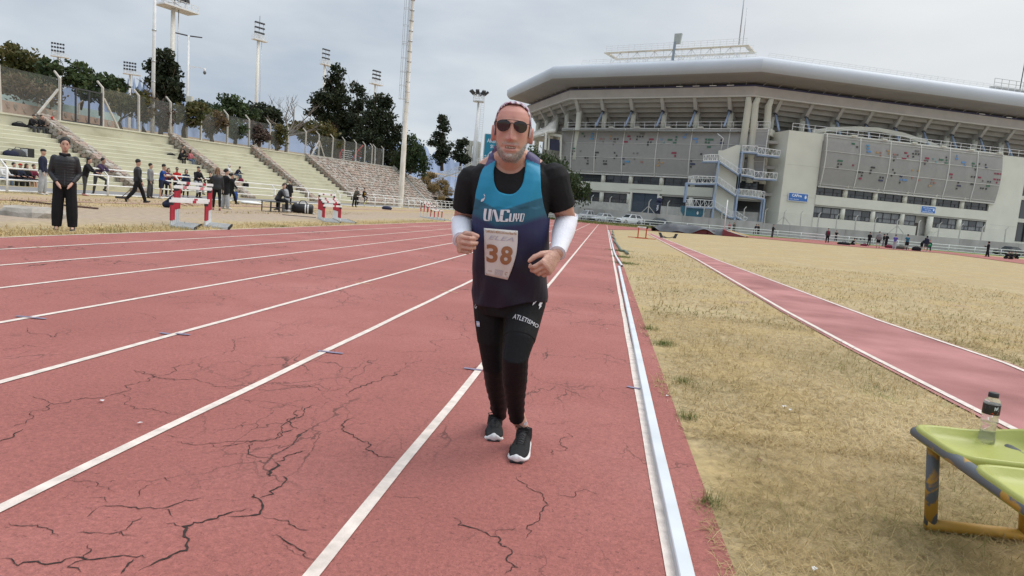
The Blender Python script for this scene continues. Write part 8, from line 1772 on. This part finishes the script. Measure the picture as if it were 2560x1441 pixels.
# bandana
b = MB(); rings = []
for j in range(15):
 th = math.pi*.5*j/14; z = .015+.118*math.sin(th); k = math.cos(th)**.62; rings.append([hp(.0845*k*math.cos(t), (.088 if math.sin(t) > 0 else .109)*k*math.sin(t), z) for t in np.linspace(0, 2*math.pi, 41)[:-1]])
b.loft([[hp(.083*math.cos(t), (.088 if math.sin(t) > 0 else .106)*math.sin(t), -.02) for t in np.linspace(0, 2*math.pi, 41)[:-1]]]+rings, cap=False)
me = b.mesh('bandana', []); bm = bmesh.new(); bm.from_mesh(me)
bm.faces.ensure_lookup_table(); kill = []
for f in bm.faces:
 c = (f.calc_center_median()-HC)/HS; y, z, x = c.dot(HF), c.dot(HU), c.dot(HL)
 if y > .022+.030*max(0, (z-.06)/.07): kill.append(f)
bmesh.ops.delete(bm, geom=kill, context='FACES'); bm.to_mesh(me); bm.free()
n = len(me.vertices); vc = np.empty((n, 4), np.float32)
for i, v in enumerate(me.vertices):
 c = (v.co-HC)/HS; y, z, x = c.dot(HF), c.dot(HU), c.dot(HL); q = y*60+mnoise.noise(c*18)*2.2+abs(x)*14; k = q % 1.0
 vc[i] = (*((.62, .57, .60) if k < .42 else ((.20, .05, .085) if k < .7 else (.30, .24, .32))), 1)
me.attributes.new('print', 'FLOAT_COLOR', 'POINT').data.foreach_set('color', vc.reshape(-1)); o = mk('bandana', me, attr_mat('striped_bandana', 'print', .8, .3, 90)); sm_ = o.modifiers.new('thickness', 'SOLIDIFY'); sm_.thickness = .004; sm_.offset = 1
b = MB(); b.loft([[hp(-.045+dx+sw, -.085, zz), hp(-.045-dx+sw, -.092, zz), hp(-.045-dx+sw, -.1, zz-.004), hp(-.045+dx+sw, -.093, zz-.004)] for zz, dx, sw in ((-.03, .012, 0), (-.07, .022, -.018), (-.11, .026, -.026), (-.145, .008, -.03))]); mk('bandana_tail', b.mesh('bandana_tail', []), mat('plum_cloth', (.13, .08, .15), .85, .4, 60))
# sunglasses
LENS = glassy('dark_lens', (.012, .010, .014), .08, .8); WIRE = mat('dark_wire', (.03, .025, .025), .35, 0, metal=.6)
def lens_outline(sg, k=1.0):
 o = []
 for t in np.linspace(0, 2*math.pi, 29)[:-1]:
  c, s = math.cos(t), math.sin(t); x = .0285*c*(1 if s > 0 else 1-.12*s*s); z = (.0185 if s > 0 else .030)*(abs(s)**.85)*(1 if s > 0 else -1)
  x += .004*(1 if s < 0 else 0)*abs(s)
  X = .0365+x*k; o.append((sg*X, .098-1.6*X*X*.75+(-.004 if s < 0 else 0), .026+z*k))
 return o
for sg in (-1, 1):
 ol = lens_outline(sg); c = np.mean(np.array(ol), 0); b = MB(); b.add([hp(c[0], c[1]+.003, c[2])]+[hp(*p) for p in ol], [(0, i+1, (i+1) % len(ol)+1) for i in range(len(ol))]); mk('lens', b.mesh('lens', []), LENS)
 b = MB(); b.tube([hp(*p) for p in ol+[ol[0]]], .0013, 5, False); mk('lens_rim', b.mesh('lens_rim', []), WIRE)
 b = MB(); b.tube([hp(sg*.066, .092, .034), hp(sg*.078, .080, .034), hp(sg*.083, .02, .026), hp(sg*.083, -.02, .018)], .0018, 6); mk('temple_arm', b.mesh('temple_arm', []), WIRE)
b = MB(); b.tube([hp(-.045, .096, .044), hp(-.015, .099, .0465), hp(.015, .099, .0465), hp(.045, .096, .044)], .0014, 6); mk('brow_bar', b.mesh('brow_bar', []), WIRE)
b = MB(); b.tube([hp(-.0085, .098, .030), hp(0, .103, .034), hp(.0085, .098, .030)], .0014, 6); mk('bridge', b.mesh('bridge', []), WIRE)
# black T-shirt
def fair(bm, n=14):
 for _ in range(n):
  nw = {}
  for v in bm.verts:
   if v.is_boundary:
    q = [e_.other_vert(v).co for e_ in v.link_edges if e_.is_boundary]
    if len(q) == 2: nw[v] = v.co*.4+(q[0]+q[1])*.3
  for v, c in nw.items(): v.co = c
C_TEE = mat('black_cotton', (.011, .011, .012), .85, .1, 8, .25, 30, spec=.25)
b = MB(); trunk(b, .004, 1, 13); capsule(b, ARMR[:3], [.073, .066, .062], 16, (False, True)); capsule(b, ARML[:3], [.075, .068, .064], 16, (False, True))
capsule(b, [C3(1212, 430, 3.23), C3(1250, 408, 3.21)], [.052, .045], 12); capsule(b, [C3(1345, 428, 3.23), C3(1308, 405, 3.21)], [.052, .045], 12)
me = remesh(b, .006, 3, 't_shirt'); bm = bmesh.new(); bm.from_mesh(me); kill = []
for f in bm.faces:
 x, y = project(f.calc_center_median()); fy = f.calc_center_median().y
 if fy < 3.21 and ((x-1275)/43)**2+((y-392)/44)**2 < 1: kill.append(f)
 elif fy >= 3.21 and ((x-1275)/40)**2+((y-396)/16)**2 < 1: kill.append(f)
bmesh.ops.delete(bm, geom=kill, context='FACES'); fair(bm); bm.to_mesh(me); bm.free(); tee = mk('t_shirt', me, C_TEE); m_ = tee.modifiers.new('thickness', 'SOLIDIFY'); m_.thickness = .002; m_.offset = 0
# running vest, printed in three tones
b = MB(); trunk(b, .013, 1, 14, 36)
for y, xs_ in ((408, (1230, 1332)),): pass
capsule(b, [C3(1205, 430, 3.225), C3(1232, 408, 3.205)], [.058, .050], 14); capsule(b, [C3(1338, 428, 3.225), C3(1318, 405, 3.205)], [.060, .050], 14)
me = remesh(b, .0055, 3, 'running_vest')
# cloth falls in soft folds towards the hem
for v in me.vertices:
 x, y = project(v.co); k = min(1, max(0, (y-560)/180)); a = (v.co.x+.44)*60; out = Vector((v.co.x+.44, v.co.y-3.25, 0)); 
 if out.length > 1e-4: out.normalize(); v.co += out*(k*(.006*math.sin(a*1.0+y*.035)+.005*math.sin(a*.5-y*.06+2))+.004*k)
 if y < 520 and v.co.y < 3.2: v.co.y -= .0045*math.sin((x-1270)*.10+(y-440)*.05)*min(1, max(0, (y-400)/60))
bm = bmesh.new(); bm.from_mesh(me); kill = []
LY = [395, 402, 430, 480, 510, 545, 560]; LX = [1222, 1219, 1203, 1190, 1186, 1180, 1100]; RY = [395, 402, 440, 480, 515, 545, 562]; RX = [1350, 1350, 1351, 1353, 1359, 1368, 1500]
NY = [396, 410, 430, 455, 472, 482, 488]; NL = [1243, 1238, 1234, 1235, 1240, 1250, 1272]; NRr = [1313, 1314, 1313, 1308, 1300, 1290, 1274]
for f in bm.faces:
 c = f.calc_center_median(); x, y = project(c)
 front = c.y < 3.215
 if y < 560 and (x < np.interp(y, LY, LX) or x > np.interp(y, RY, RX)): kill.append(f)
 elif front and y < 488 and np.interp(y, NY, NL) < x < np.interp(y, NY, NRr): kill.append(f)
 elif (not front) and 1240 < x < 1314 and y < 418: kill.append(f)
 elif y > 766-abs(x-1250)*.05+ (6*math.sin((x-1180)*.03)): kill.append(f)
bmesh.ops.delete(bm, geom=kill, context='FACES'); fair(bm); bm.to_mesh(me); bm.free()
n = len(me.vertices); vc = np.ones((n, 4), np.float32)
TQ, TG, NV, NV2, PU = np.array([.012, .235, .40]), np.array([.018, .105, .165]), np.array([.020, .022, .082]), np.array([.010, .010, .026]), np.array([.055, .045, .13])
for i, v in enumerate(me.vertices):
 x, y = project(v.co); v1 = np.interp(x, [1186, 1250, 1349], [494, 528, 496]); v2 = np.interp(x, [1186, 1240, 1300, 1358], [538, 566, 560, 541])
 def ss(a, w=2.0): return min(1, max(0, .5+a/w))
 k = TQ*(1-ss(y-v1))+TG*ss(y-v1); nv = NV+(NV2-NV)*min(1, max(0, (y-560)/110)); k = k*(1-ss(y-v2, 14))+nv*ss(y-v2, 14)
 if y < np.interp(x, [1200, 1245, 1310, 1352], [425, 398, 396, 414]): k = PU
 vc[i, :3] = k
me.attributes.new('print', 'FLOAT_COLOR', 'POINT').data.foreach_set('color', vc.reshape(-1))
M_VEST = attr_mat('printed_polyester', 'print', .55, .12, 300, .4); vest_bvh = None
bmv = bmesh.new(); bmv.from_mesh(me); vest_bvh = BVHTree.FromBMesh(bmv); bmv.free()
vest = mk('running_vest', me, M_VEST); m_ = vest.modifiers.new('thickness', 'SOLIDIFY'); m_.thickness = .0022; m_.offset = 0
def onvest(px, py, lift=.004, bvh=None):
 d = ray(px, py).normalized(); h = (bvh or vest_bvh).ray_cast(EYE, d)
 p = h[0] if h[0] is not None else EYE+d*3.13/abs(d.y)
 return p-d*lift
def print_polys(name, polys, m, lift=.004, bvh=None):
 b = MB()
 for P in polys:
  pts = []
  for a, c in zip(P, P[1:]+P[:1]):
   k = max(1, int(math.hypot(c[0]-a[0], c[1]-a[1])/5)); pts += [(a[0]+(c[0]-a[0])*i/k, a[1]+(c[1]-a[1])*i/k) for i in range(k)]
  b.add([onvest(x, y, lift, bvh) for x, y in pts], [tuple(range(len(pts)))])
 me = b.mesh(name, []); bm = bmesh.new(); bm.from_mesh(me); bmesh.ops.triangulate(bm, faces=bm.faces[:]); bm.to_mesh(me); bm.free(); return mk(name, me, m, False)
M_LOGO = mat('white_transfer_print', (.66, .66, .70), .6, .03)
def L6(*p): return [(1200+x/12.133, 510+y/12.133) for x, y in p]
print_polys('chest_lettering', [L6((130, 145), (210, 150), (185, 330), (175, 440), (195, 490), (300, 505), (300, 522), (150, 520), (112, 490), (103, 440), (108, 300)), L6((275, 155), (358, 160), (310, 490), (238, 485), (250, 350)),
  L6((378, 185), (396, 200), (346, 520), (325, 518)), L6((395, 172), (478, 182), (580, 540), (490, 540)), L6((630, 175), (648, 178), (592, 540), (572, 540)),
  L6((650, 180), (880, 178), (908, 190), (905, 265), (820, 268), (815, 215), (745, 200), (725, 230), (705, 355), (622, 352), (640, 200)), L6((618, 364), (700, 366), (685, 480), (700, 512), (765, 515), (775, 455), (860, 450), (850, 525), (830, 545), (640, 545), (600, 520), (598, 470)),
  L6((905, 290), (962, 292), (938, 518), (1020, 522), (1015, 542), (880, 543), (868, 520)), L6((1020, 292), (1072, 292), (1032, 520), (985, 515)),
  L6((1085, 290), (1130, 292), (1110, 420), (1132, 460), (1130, 535), (1090, 535), (1095, 475), (1065, 450)), L6((1160, 290), (1205, 295), (1180, 450), (1136, 478), (1134, 460), (1150, 420)),
  L6((1235, 292), (1285, 294), (1245, 538), (1192, 538)), L6((1285, 294), (1355, 297), (1350, 320), (1282, 318)), L6((1335, 318), (1358, 318), (1308, 520), (1285, 520)), L6((1248, 520), (1308, 520), (1300, 540), (1243, 540))], M_LOGO, .005)
def L7(*p): return [(1175+x/16.4, 470+y/16.4) for x, y in p]
print_polys('maker_mark', [L7((570, 240), (625, 330), (622, 360), (595, 350), (562, 290)), L7((440, 560), (470, 465), (545, 440), (610, 375), (618, 410), (560, 530), (480, 575))], M_LOGO, .005)
# race number
TLc, TRc, BRc, BLc = (1210, 570.5), (1294.5, 577.5), (1269, 700), (1213, 687.5)
def bibpx(u, v):      # u right, v down
 t = (TLc[0]+(TRc[0]-TLc[0])*u, TLc[1]+(TRc[1]-TLc[1])*u); c = (BLc[0]+(BRc[0]-BLc[0])*u, BLc[1]+(BRc[1]-BLc[1])*u)
 x = t[0]+(c[0]-t[0])*v; y = t[1]+(c[1]-t[1])*v
 x += (9*math.sin(math.pi*min(1, v*1.0))**1.0)*u*(.9 if v < .75 else .9)    # right edge stays wide, then folds in
 return x, y
def bib(u, v, lift=.008): x, y = bibpx(u, v); return onvest(x, y, lift)
b = MB(); nu_, nv_ = 12, 16; b.loft([[bib(i/nu_, j/nv_) for i in range(nu_+1)] for j in range(nv_+1)], cap=False, closed=False)
bib_o = mk('race_number_bib', b.mesh('race_number_bib', []), mat('bib_paper', (.66, .63, .60), .6, .03, 6)); m_ = bib_o.modifiers.new('thickness', 'SOLIDIFY'); m_.thickness = .0012
bmv = bmesh.new(); bmv.from_mesh(bib_o.data); bmv.transform(Matrix.Translation(RUN.location)); bib_bvh = BVHTree.FromBMesh(bmv); bmv.free()
def bib_text(name, txt, u0, v0, wu, hv, m, bold=0.0, shear=0.0, xs=1.0):
 me = text_mesh(txt, 1.0, bold=bold, shear=shear, res=4); X = [v.co.x for v in me.vertices]; Y_ = [v.co.y for v in me.vertices]; x0, x1, y0, y1 = min(X), max(X), min(Y_), max(Y_)
 for v in me.vertices:
  u, w = u0+(v.co.x-x0)/(x1-x0)*wu, v0+(1-(v.co.y-y0)/(y1-y0))*hv; x, y = bibpx(u, w); v.co = onvest(x, y, .003, bib_bvh)
 mk(name, me, m, False)
BRN = mat('brown_number_print', (.33, .155, .075), .6, .03); LIL = mat('lilac_print', (.44, .42, .50), .6, 0); OCH = mat('ochre_print', (.40, .20, .07), .6, 0)
bib_text('number_print', '3', .055, .335, .37, .385, BRN, .035); bib_text('number_print', '8', .51, .335, .38, .385, BRN, .035)
bib_text('title_print', 'CAMPEONATO MENDOCINO Indoor Master Pista', .045, .035, .92, .055, OCH, .01); bib_text('sponsor_print', 'ELEA', .12, .145, .76, .085, LIL, .0, .35)
b = MB(); b.loft([[onvest(*bibpx(u, v), .003, bib_bvh) for u in (.40, .55, .72)] for v in (.84, .90, .955)], cap=False, closed=False); mk('sponsor_box', b.mesh('sponsor_box', []), mat('pale_grey_print', (.50, .46, .47), .6, .2, 300), False)
bib_text('small_print', 'MASTER', .12, .885, .16, .03, OCH); bib_text('small_print', 'C', .80, .86, .09, .06, OCH, .02)
for u, v in ((.03, .03), (.97, .03), (.04, .96), (.93, .95)):
 b = MB(); p = onvest(*bibpx(u, v), .004, bib_bvh); b.bar(p+Vector((-.006, 0, .004)), p+Vector((.006, -.002, -.004)), .0015); mk('safety_pin', b.mesh('safety_pin', []), STEEL, False)
# tights with shorter tights over them
C_TGT = mat('black_stretch_fabric', (.007, .007, .009), .6, .1, 8, .12, 60, spec=.2); C_TG2 = mat('matt_black_stretch_fabric', (.010, .010, .011), .7, .1, 8, .12, 60, spec=.2)
b = MB(); trunk(b, .003, 0, 3); capsule(b, LEGR, [r+.0005 for r in LRR], 18, (False, True)); capsule(b, LEGL, [r+.0005 for r in LRL], 18, (False, True)); me = remesh(b, .006, 2, 'tights')
for v in me.vertices:      # creases behind the knee and above the ankle
 x, y = project(v.co)
 if 900 < y < 1050: v.co.x += .0016*math.sin(y*.35+x*.12)*(1 if y > 980 else .6)
mk('tights', me, C_TGT)
b = MB(); trunk(b, .006, 0, 3); capsule(b, LEGR[:3], [r+.0035 for r in LRR[:3]], 18, (False, True)); capsule(b, LEGL[:3], [r+.0035 for r in LRL[:3]], 18, (False, True)); me = remesh(b, .005, 2, 'short_tights')
bmv = bmesh.new(); bmv.from_mesh(me); sh_bvh = BVHTree.FromBMesh(bmv); bmv.free(); mk('short_tights', me, C_TG2)
def thigh_text(name, txt, p0, p1, h_, m, bow=0.0, shear=.25):
 me = text_mesh(txt, 1.0, shear=shear, res=2); X = [v.co.x for v in me.vertices]; Y_ = [v.co.y for v in me.vertices]; x0, x1, y0, y1 = min(X), max(X), min(Y_), max(Y_)
 for v in me.vertices:
  t = (v.co.x-x0)/(x1-x0); w = (v.co.y-y0)/(y1-y0); x = p0[0]+(p1[0]-p0[0])*t+w*2; y = p0[1]+(p1[1]-p0[1])*t-bow*math.sin(math.pi*t)-w*h_*(1-.25*t); v.co = onvest(x, y, .004, sh_bvh)
 mk(name, me, m, False)
thigh_text('thigh_lettering', 'ATLETISMO', (1281, 797), (1345, 822), 13, M_LOGO, 4, .3); thigh_text('side_letter', 'G', (1186, 771), (1192, 772), 15, M_LOGO)
print_polys('flag_patch', [[(1190, 803), (1198, 804), (1199, 808), (1191, 807)], [(1191.5, 812.5), (1199, 813.5), (1199.5, 817), (1192, 816.5)]], mat('flag_blue', (.35, .48, .66), .6, 0), .005, sh_bvh); print_polys('flag_stripe', [[(1191, 807), (1199, 808), (1199, 813.5), (1191.5, 812.5)]], M_LOGO, .005, sh_bvh)
print_polys('flash_print', [[(1309, 750), (1314, 749), (1312, 753), (1307, 757)], [(1336, 750), (1344, 750), (1339, 757), (1333, 763), (1331, 764)], [(1350, 756), (1357, 757), (1353, 763), (1354, 766), (1347, 774), (1349, 766), (1346, 764)]], M_LOGO, .006, sh_bvh)
# white arm sleeves
C_SLV = mat('white_arm_sleeve', (.70, .70, .76), .7, .04, 12, .2, 120)
def sleeve(A, r, t0):
 P = [A[3].lerp(A[2], t0), A[3], A[4], A[5], A[6].lerp(A[5], -.12)]; b = MB(); capsule(b, P, [r[3]+.007, r[3]+.006, r[4]+.005, r[5]+.005, r[6]+.006], 20, (True, True)); me = remesh(b, .0045, 2, 'arm_sleeve'); mk('arm_sleeve', me, C_SLV)
 for q in (0, -1):
  p = P[q]; d = (P[1]-P[0]).normalized() if q == 0 else (P[-1]-P[-2]).normalized(); u_ = d.cross(Vector((.1, .2, 1))).normalized(); w_ = d.cross(u_); rr = (r[3] if q == 0 else r[6])+.0075; b = MB(); b.tube([p+d*(.004 if q == 0 else -.004)+u_*rr*math.cos(t)+w_*rr*math.sin(t) for t in np.linspace(0, 2*math.pi, 25)], .0028, 6, False); mk('sleeve_hem', b.mesh('sleeve_hem', []), C_SLV)
sleeve(ARMR, ARR, .12); sleeve(ARML, ARL, .12)
# hands: palm, four unequal bent fingers, thumb
M_HAND = mat('hand_skin', (.50, .27, .20), .5, .12, 30, .25, 120, spec=.35, col2=(.53, .31, .24))
def hand(W0, d, s, c, curl, sc=1.0, name='hand', thumb=None):
 d = Vector(d).normalized(); s = Vector(s); s = (s-d*s.dot(d)).normalized(); c = Vector(c); c = (c-d*c.dot(d)-s*c.dot(s)).normalized(); W0 = Vector(W0); b = MB()
 rows = []
 for t, hw, th in ((-.03, .026, .022), (0, .028, .021), (.03, .036, .019), (.06, .041, .017), (.085, .041, .0145), (.094, .037, .010)):
  rows.append([W0+d*t*sc+s*(hw*math.cos(a)*sc)+c*(th*math.sin(a)*sc) for a in np.linspace(0, 2*math.pi, 17)[:-1]])
 b.loft(rows); nails = []
 for i, (o, l0, l1, l2, r, sp) in enumerate(((-.031, .044, .027, .021, .0098, -.06), (-.0105, .048, .030, .022, .0101, -.015), (.0105, .045, .028, .021, .0096, .03), (.030, .035, .021, .019, .0086, .08))):
  K = W0+(d*(.086-.004*abs(i-1.2))+s*o)*sc; a1, a2, a3 = [R(x) for x in curl[i]]; dd_ = (d+s*sp).normalized()
  p1 = K+(dd_*math.cos(a1)+c*math.sin(a1))*l0*sc; p2 = p1+(dd_*math.cos(a1+a2)+c*math.sin(a1+a2))*l1*sc; p3 = p2+(dd_*math.cos(a1+a2+a3)+c*math.sin(a1+a2+a3))*l2*sc
  capsule(b, [K-dd_*.02*sc, K, K.lerp(p1, .5), p1, p1.lerp(p2, .5), p2, p3], [.0095*sc, r*1.13*sc, r*.95*sc, r*1.04*sc, r*.9*sc, r*.93*sc, r*.74*sc], 12)
  nd = (p3-p2).normalized(); nn = s.cross(nd).normalized(); nn = nn if nn.dot(-c*math.cos(a1+a2+a3)+d*math.sin(a1+a2+a3)) > 0 else -nn; nails.append((p3-nd*.004*sc+nn*r*.62*sc, nd, nn, r))
 T0 = W0+(d*.018-s*.024+c*.006)*sc; th = thumb or ((.75, -.55, .35), (.9, -.1, .35), (.75, .35, .4)); q = [T0]
 for (a, e_, g_), l in zip(th, (.040, .034, .027)): q.append(q[-1]+(d*a+s*e_+c*g_).normalized()*l*sc)
 capsule(b, [q[0], q[1], q[1].lerp(q[2], .5), q[2], q[3]], [.017*sc, .0135*sc, .0112*sc, .0118*sc, .0088*sc], 12)
 me = remesh(b, .0026, 2, name); o = mk(name, me, M_HAND)
 NAIL = mat('finger_nail', (.60, .37, .32), .3, 0)
 for p, nd, nn, r in nails:
  b = MB(); sd_ = nd.cross(nn); b.loft([[p+nd*(k*.0055)+sd_*(x*r*.62)+nn*(.0006-.0022*x*x) for x in (-1, -.5, 0, .5, 1)] for k in (-1, .3, 1)], cap=False, closed=False); mk('nail', b.mesh('nail', []), NAIL)
hand(WRR+Vector((.004, -.010, -.004)), (.14, -.97, -.12), (-.02, -.12, -1), (1, .1, .05), ((66, 62, 40), (70, 64, 40), (73, 66, 42), (76, 66, 45)), 1.06, thumb=((.85, -.45, .30), (.62, -.12, .75), (.25, .12, .9)))
hand(WRL+Vector((-.008, -.014, -.012)), (-.36, -.70, -.62), (.50, .30, -.82), (-.80, .35, .10), ((42, 62, 40), (52, 62, 40), (58, 62, 42), (64, 62, 45)), 1.06, thumb=((.75, -.62, .35), (.85, -.30, .40), (.85, .0, .45)))
# shoes
C_KNIT = mat('black_knit_upper', (.014, .014, .015), .8, .15, 60, .4, 220, spec=.3); C_SOLE = mat('white_foam_sole', (.72, .72, .72), .6, .06, 20); C_OVER = mat('dark_grey_overlay', (.035, .035, .037), .6, .1, 30)
def shoe(toe, yaw, pitch, roll, sock_top):
 """toe: point under the toe tip; the heel lies 0.30 m behind along local +y"""
 Rm = Matrix.Rotation(yaw, 3, 'Z') @ Matrix.Rotation(pitch, 3, 'X') @ Matrix.Rotation(roll, 3, 'Y'); toe = Vector(toe)
 def W_(x, y, z): return toe+Rm @ Vector((x, y, z))
 ST = [(.0, .012, .030, .034), (.012, .030, .020, .048), (.035, .043, .010, .056), (.07, .052, .004, .063), (.11, .053, .003, .076), (.15, .049, .005, .092), (.19, .044, .005, .104), (.23, .041, .004, .110), (.27, .038, .006, .112), (.295, .026, .014, .106), (.303, .012, .025, .095)]
 def prof(k):  # sole bottom, sole top
  y, w, zb, zt = ST[k]; return y, w, zb, zt
 n = 18
 b = MB(); b.loft([[W_(w*1.07*math.cos(t)*(1.0), y-(.004 if y < .02 else 0)+(.006 if y > .28 else 0), zb+(.036+.012*(y > .2))*(.5+.5*math.sin(t))) for t in np.linspace(0, 2*math.pi, n+1)[:-1]] for y, w, zb, zt in ST]); me = b.mesh('sole', []); mk('sole', me, C_SOLE)
 rings = []
 for y, w, zb, zt in ST:
  rg = []
  for t in np.linspace(0, 2*math.pi, n+1)[:-1]:
   s_, c_ = math.sin(t), math.cos(t); z = zb+.02+(zt-zb-.02)*(.5+.5*s_); k = 1-.35*max(0, s_)**2*min(1, y/.12)-.02; rg.append(W_(w*k*c_*1.0, y, z))
  rings.append(rg)
 b = MB(); b.loft(rings); capsule(b, [W_(0, .235, .075), W_(0, .245, .125)], [.045, .041], 16, (False, True)); me = remesh(b, .0045, 2, 'shoe_upper'); bmv = bmesh.new(); bmv.from_mesh(me); bv = BVHTree.FromBMesh(bmv); bmv.free(); mk('shoe_upper', me, C_KNIT)
 b = MB(); b.loft([[W_(.034*math.cos(t), .010+.010*math.sin(t)*0+(-.006), .020+.012*math.sin(t)) for t in np.linspace(0, 2*math.pi, 11)[:-1]]]+[[W_(.036*math.cos(t), .018, .022+.014*math.sin(t)) for t in np.linspace(0, 2*math.pi, 11)[:-1]]]); mk('toe_rubber', b.mesh('toe_rubber', []), BLACK)
 def top(x, y):
  o_ = W_(x, y, .3); dn = (Rm @ Vector((0, 0, -1))); h = bv.ray_cast(o_, dn); return (h[0] if h[0] is not None else W_(x, y, .08))-dn*.003
 b = MB(); b.loft([[top(x, y) for x in (-.016, 0, .016)] for y in (.115, .135, .155, .18, .2)], cap=False, closed=False); mk('tongue', b.mesh('tongue', []), C_OVER)
 for k in range(5):
  y = .12+k*.018
  for s_ in (-1, 1): b = MB(); b.tube([top(-s_*.022, y), top(0, y+.007)-Rm @ Vector((0, 0, -.003)), top(s_*.022, y+.014)], .0028, 6); mk('lace', b.mesh('lace', []), BLACK)
 for s_ in (-1, 1):
  b = MB(); p = top(0, .205); b.tube([p, p+Rm @ Vector((s_*.02, -.01, .012)), p+Rm @ Vector((s_*.042, -.006, .006)), p+Rm @ Vector((s_*.034, .004, -.006)), p+Rm @ Vector((s_*.008, .002, .002))], .0026, 6); mk('lace_bow', b.mesh('lace_bow', []), BLACK)
 for k in range(3):
  b = MB(); x = -.010+k*.010; hgt = .008+k*.006; b.quad(top(x-.0035, .222)+Rm @ Vector((-.002, -.006, .012)), top(x+.0035, .222)+Rm @ Vector((-.002, -.006, .012)), top(x+.0035, .222)+Rm @ Vector((0, -.004, .012+hgt)), top(x-.0035, .222)+Rm @ Vector((0, -.004, .012+hgt))); mk('tongue_mark', b.mesh('tongue_mark', []), SW, False)
 b = MB(); b.loft([[W_(w*1.02*s_, y, z) for z in (zz, zz+.010)] for s_ in (-1,) for y, w, zz in ((.05, .045, .045), (.09, .050, .05), (.13, .048, .056))], cap=False, closed=False); mk('side_overlay', b.mesh('side_overlay', []), C_OVER)
def yawto(dx, dy): return math.atan2(dx, dy)
shoe(at_z(1289, 1167, .004), R(-1.5), 0, 0, ANL); shoe(at_z(1233, 1113, .004), R(8), R(-9), 0, ANR)
b = MB(); capsule(b, [ANL+Vector((0, 0, .03)), at_z(1289, 1167, 0)+Vector((.0, .255, .10))], [.037, .036], 14); me = remesh(b, .005, 1, 'ankle'); mk('ankle', me, M_HAND)
b = MB(); capsule(b, [ANR+Vector((0, 0, .03)), at_z(1233, 1113, 0)+Vector((-.035, .255, .13))], [.037, .037], 14); me = remesh(b, .005, 1, 'sock'); mk('sock', me, C_TGT)
# ---------------------------------------------------------------- finish
bpy.data.scenes.remove(TMP)
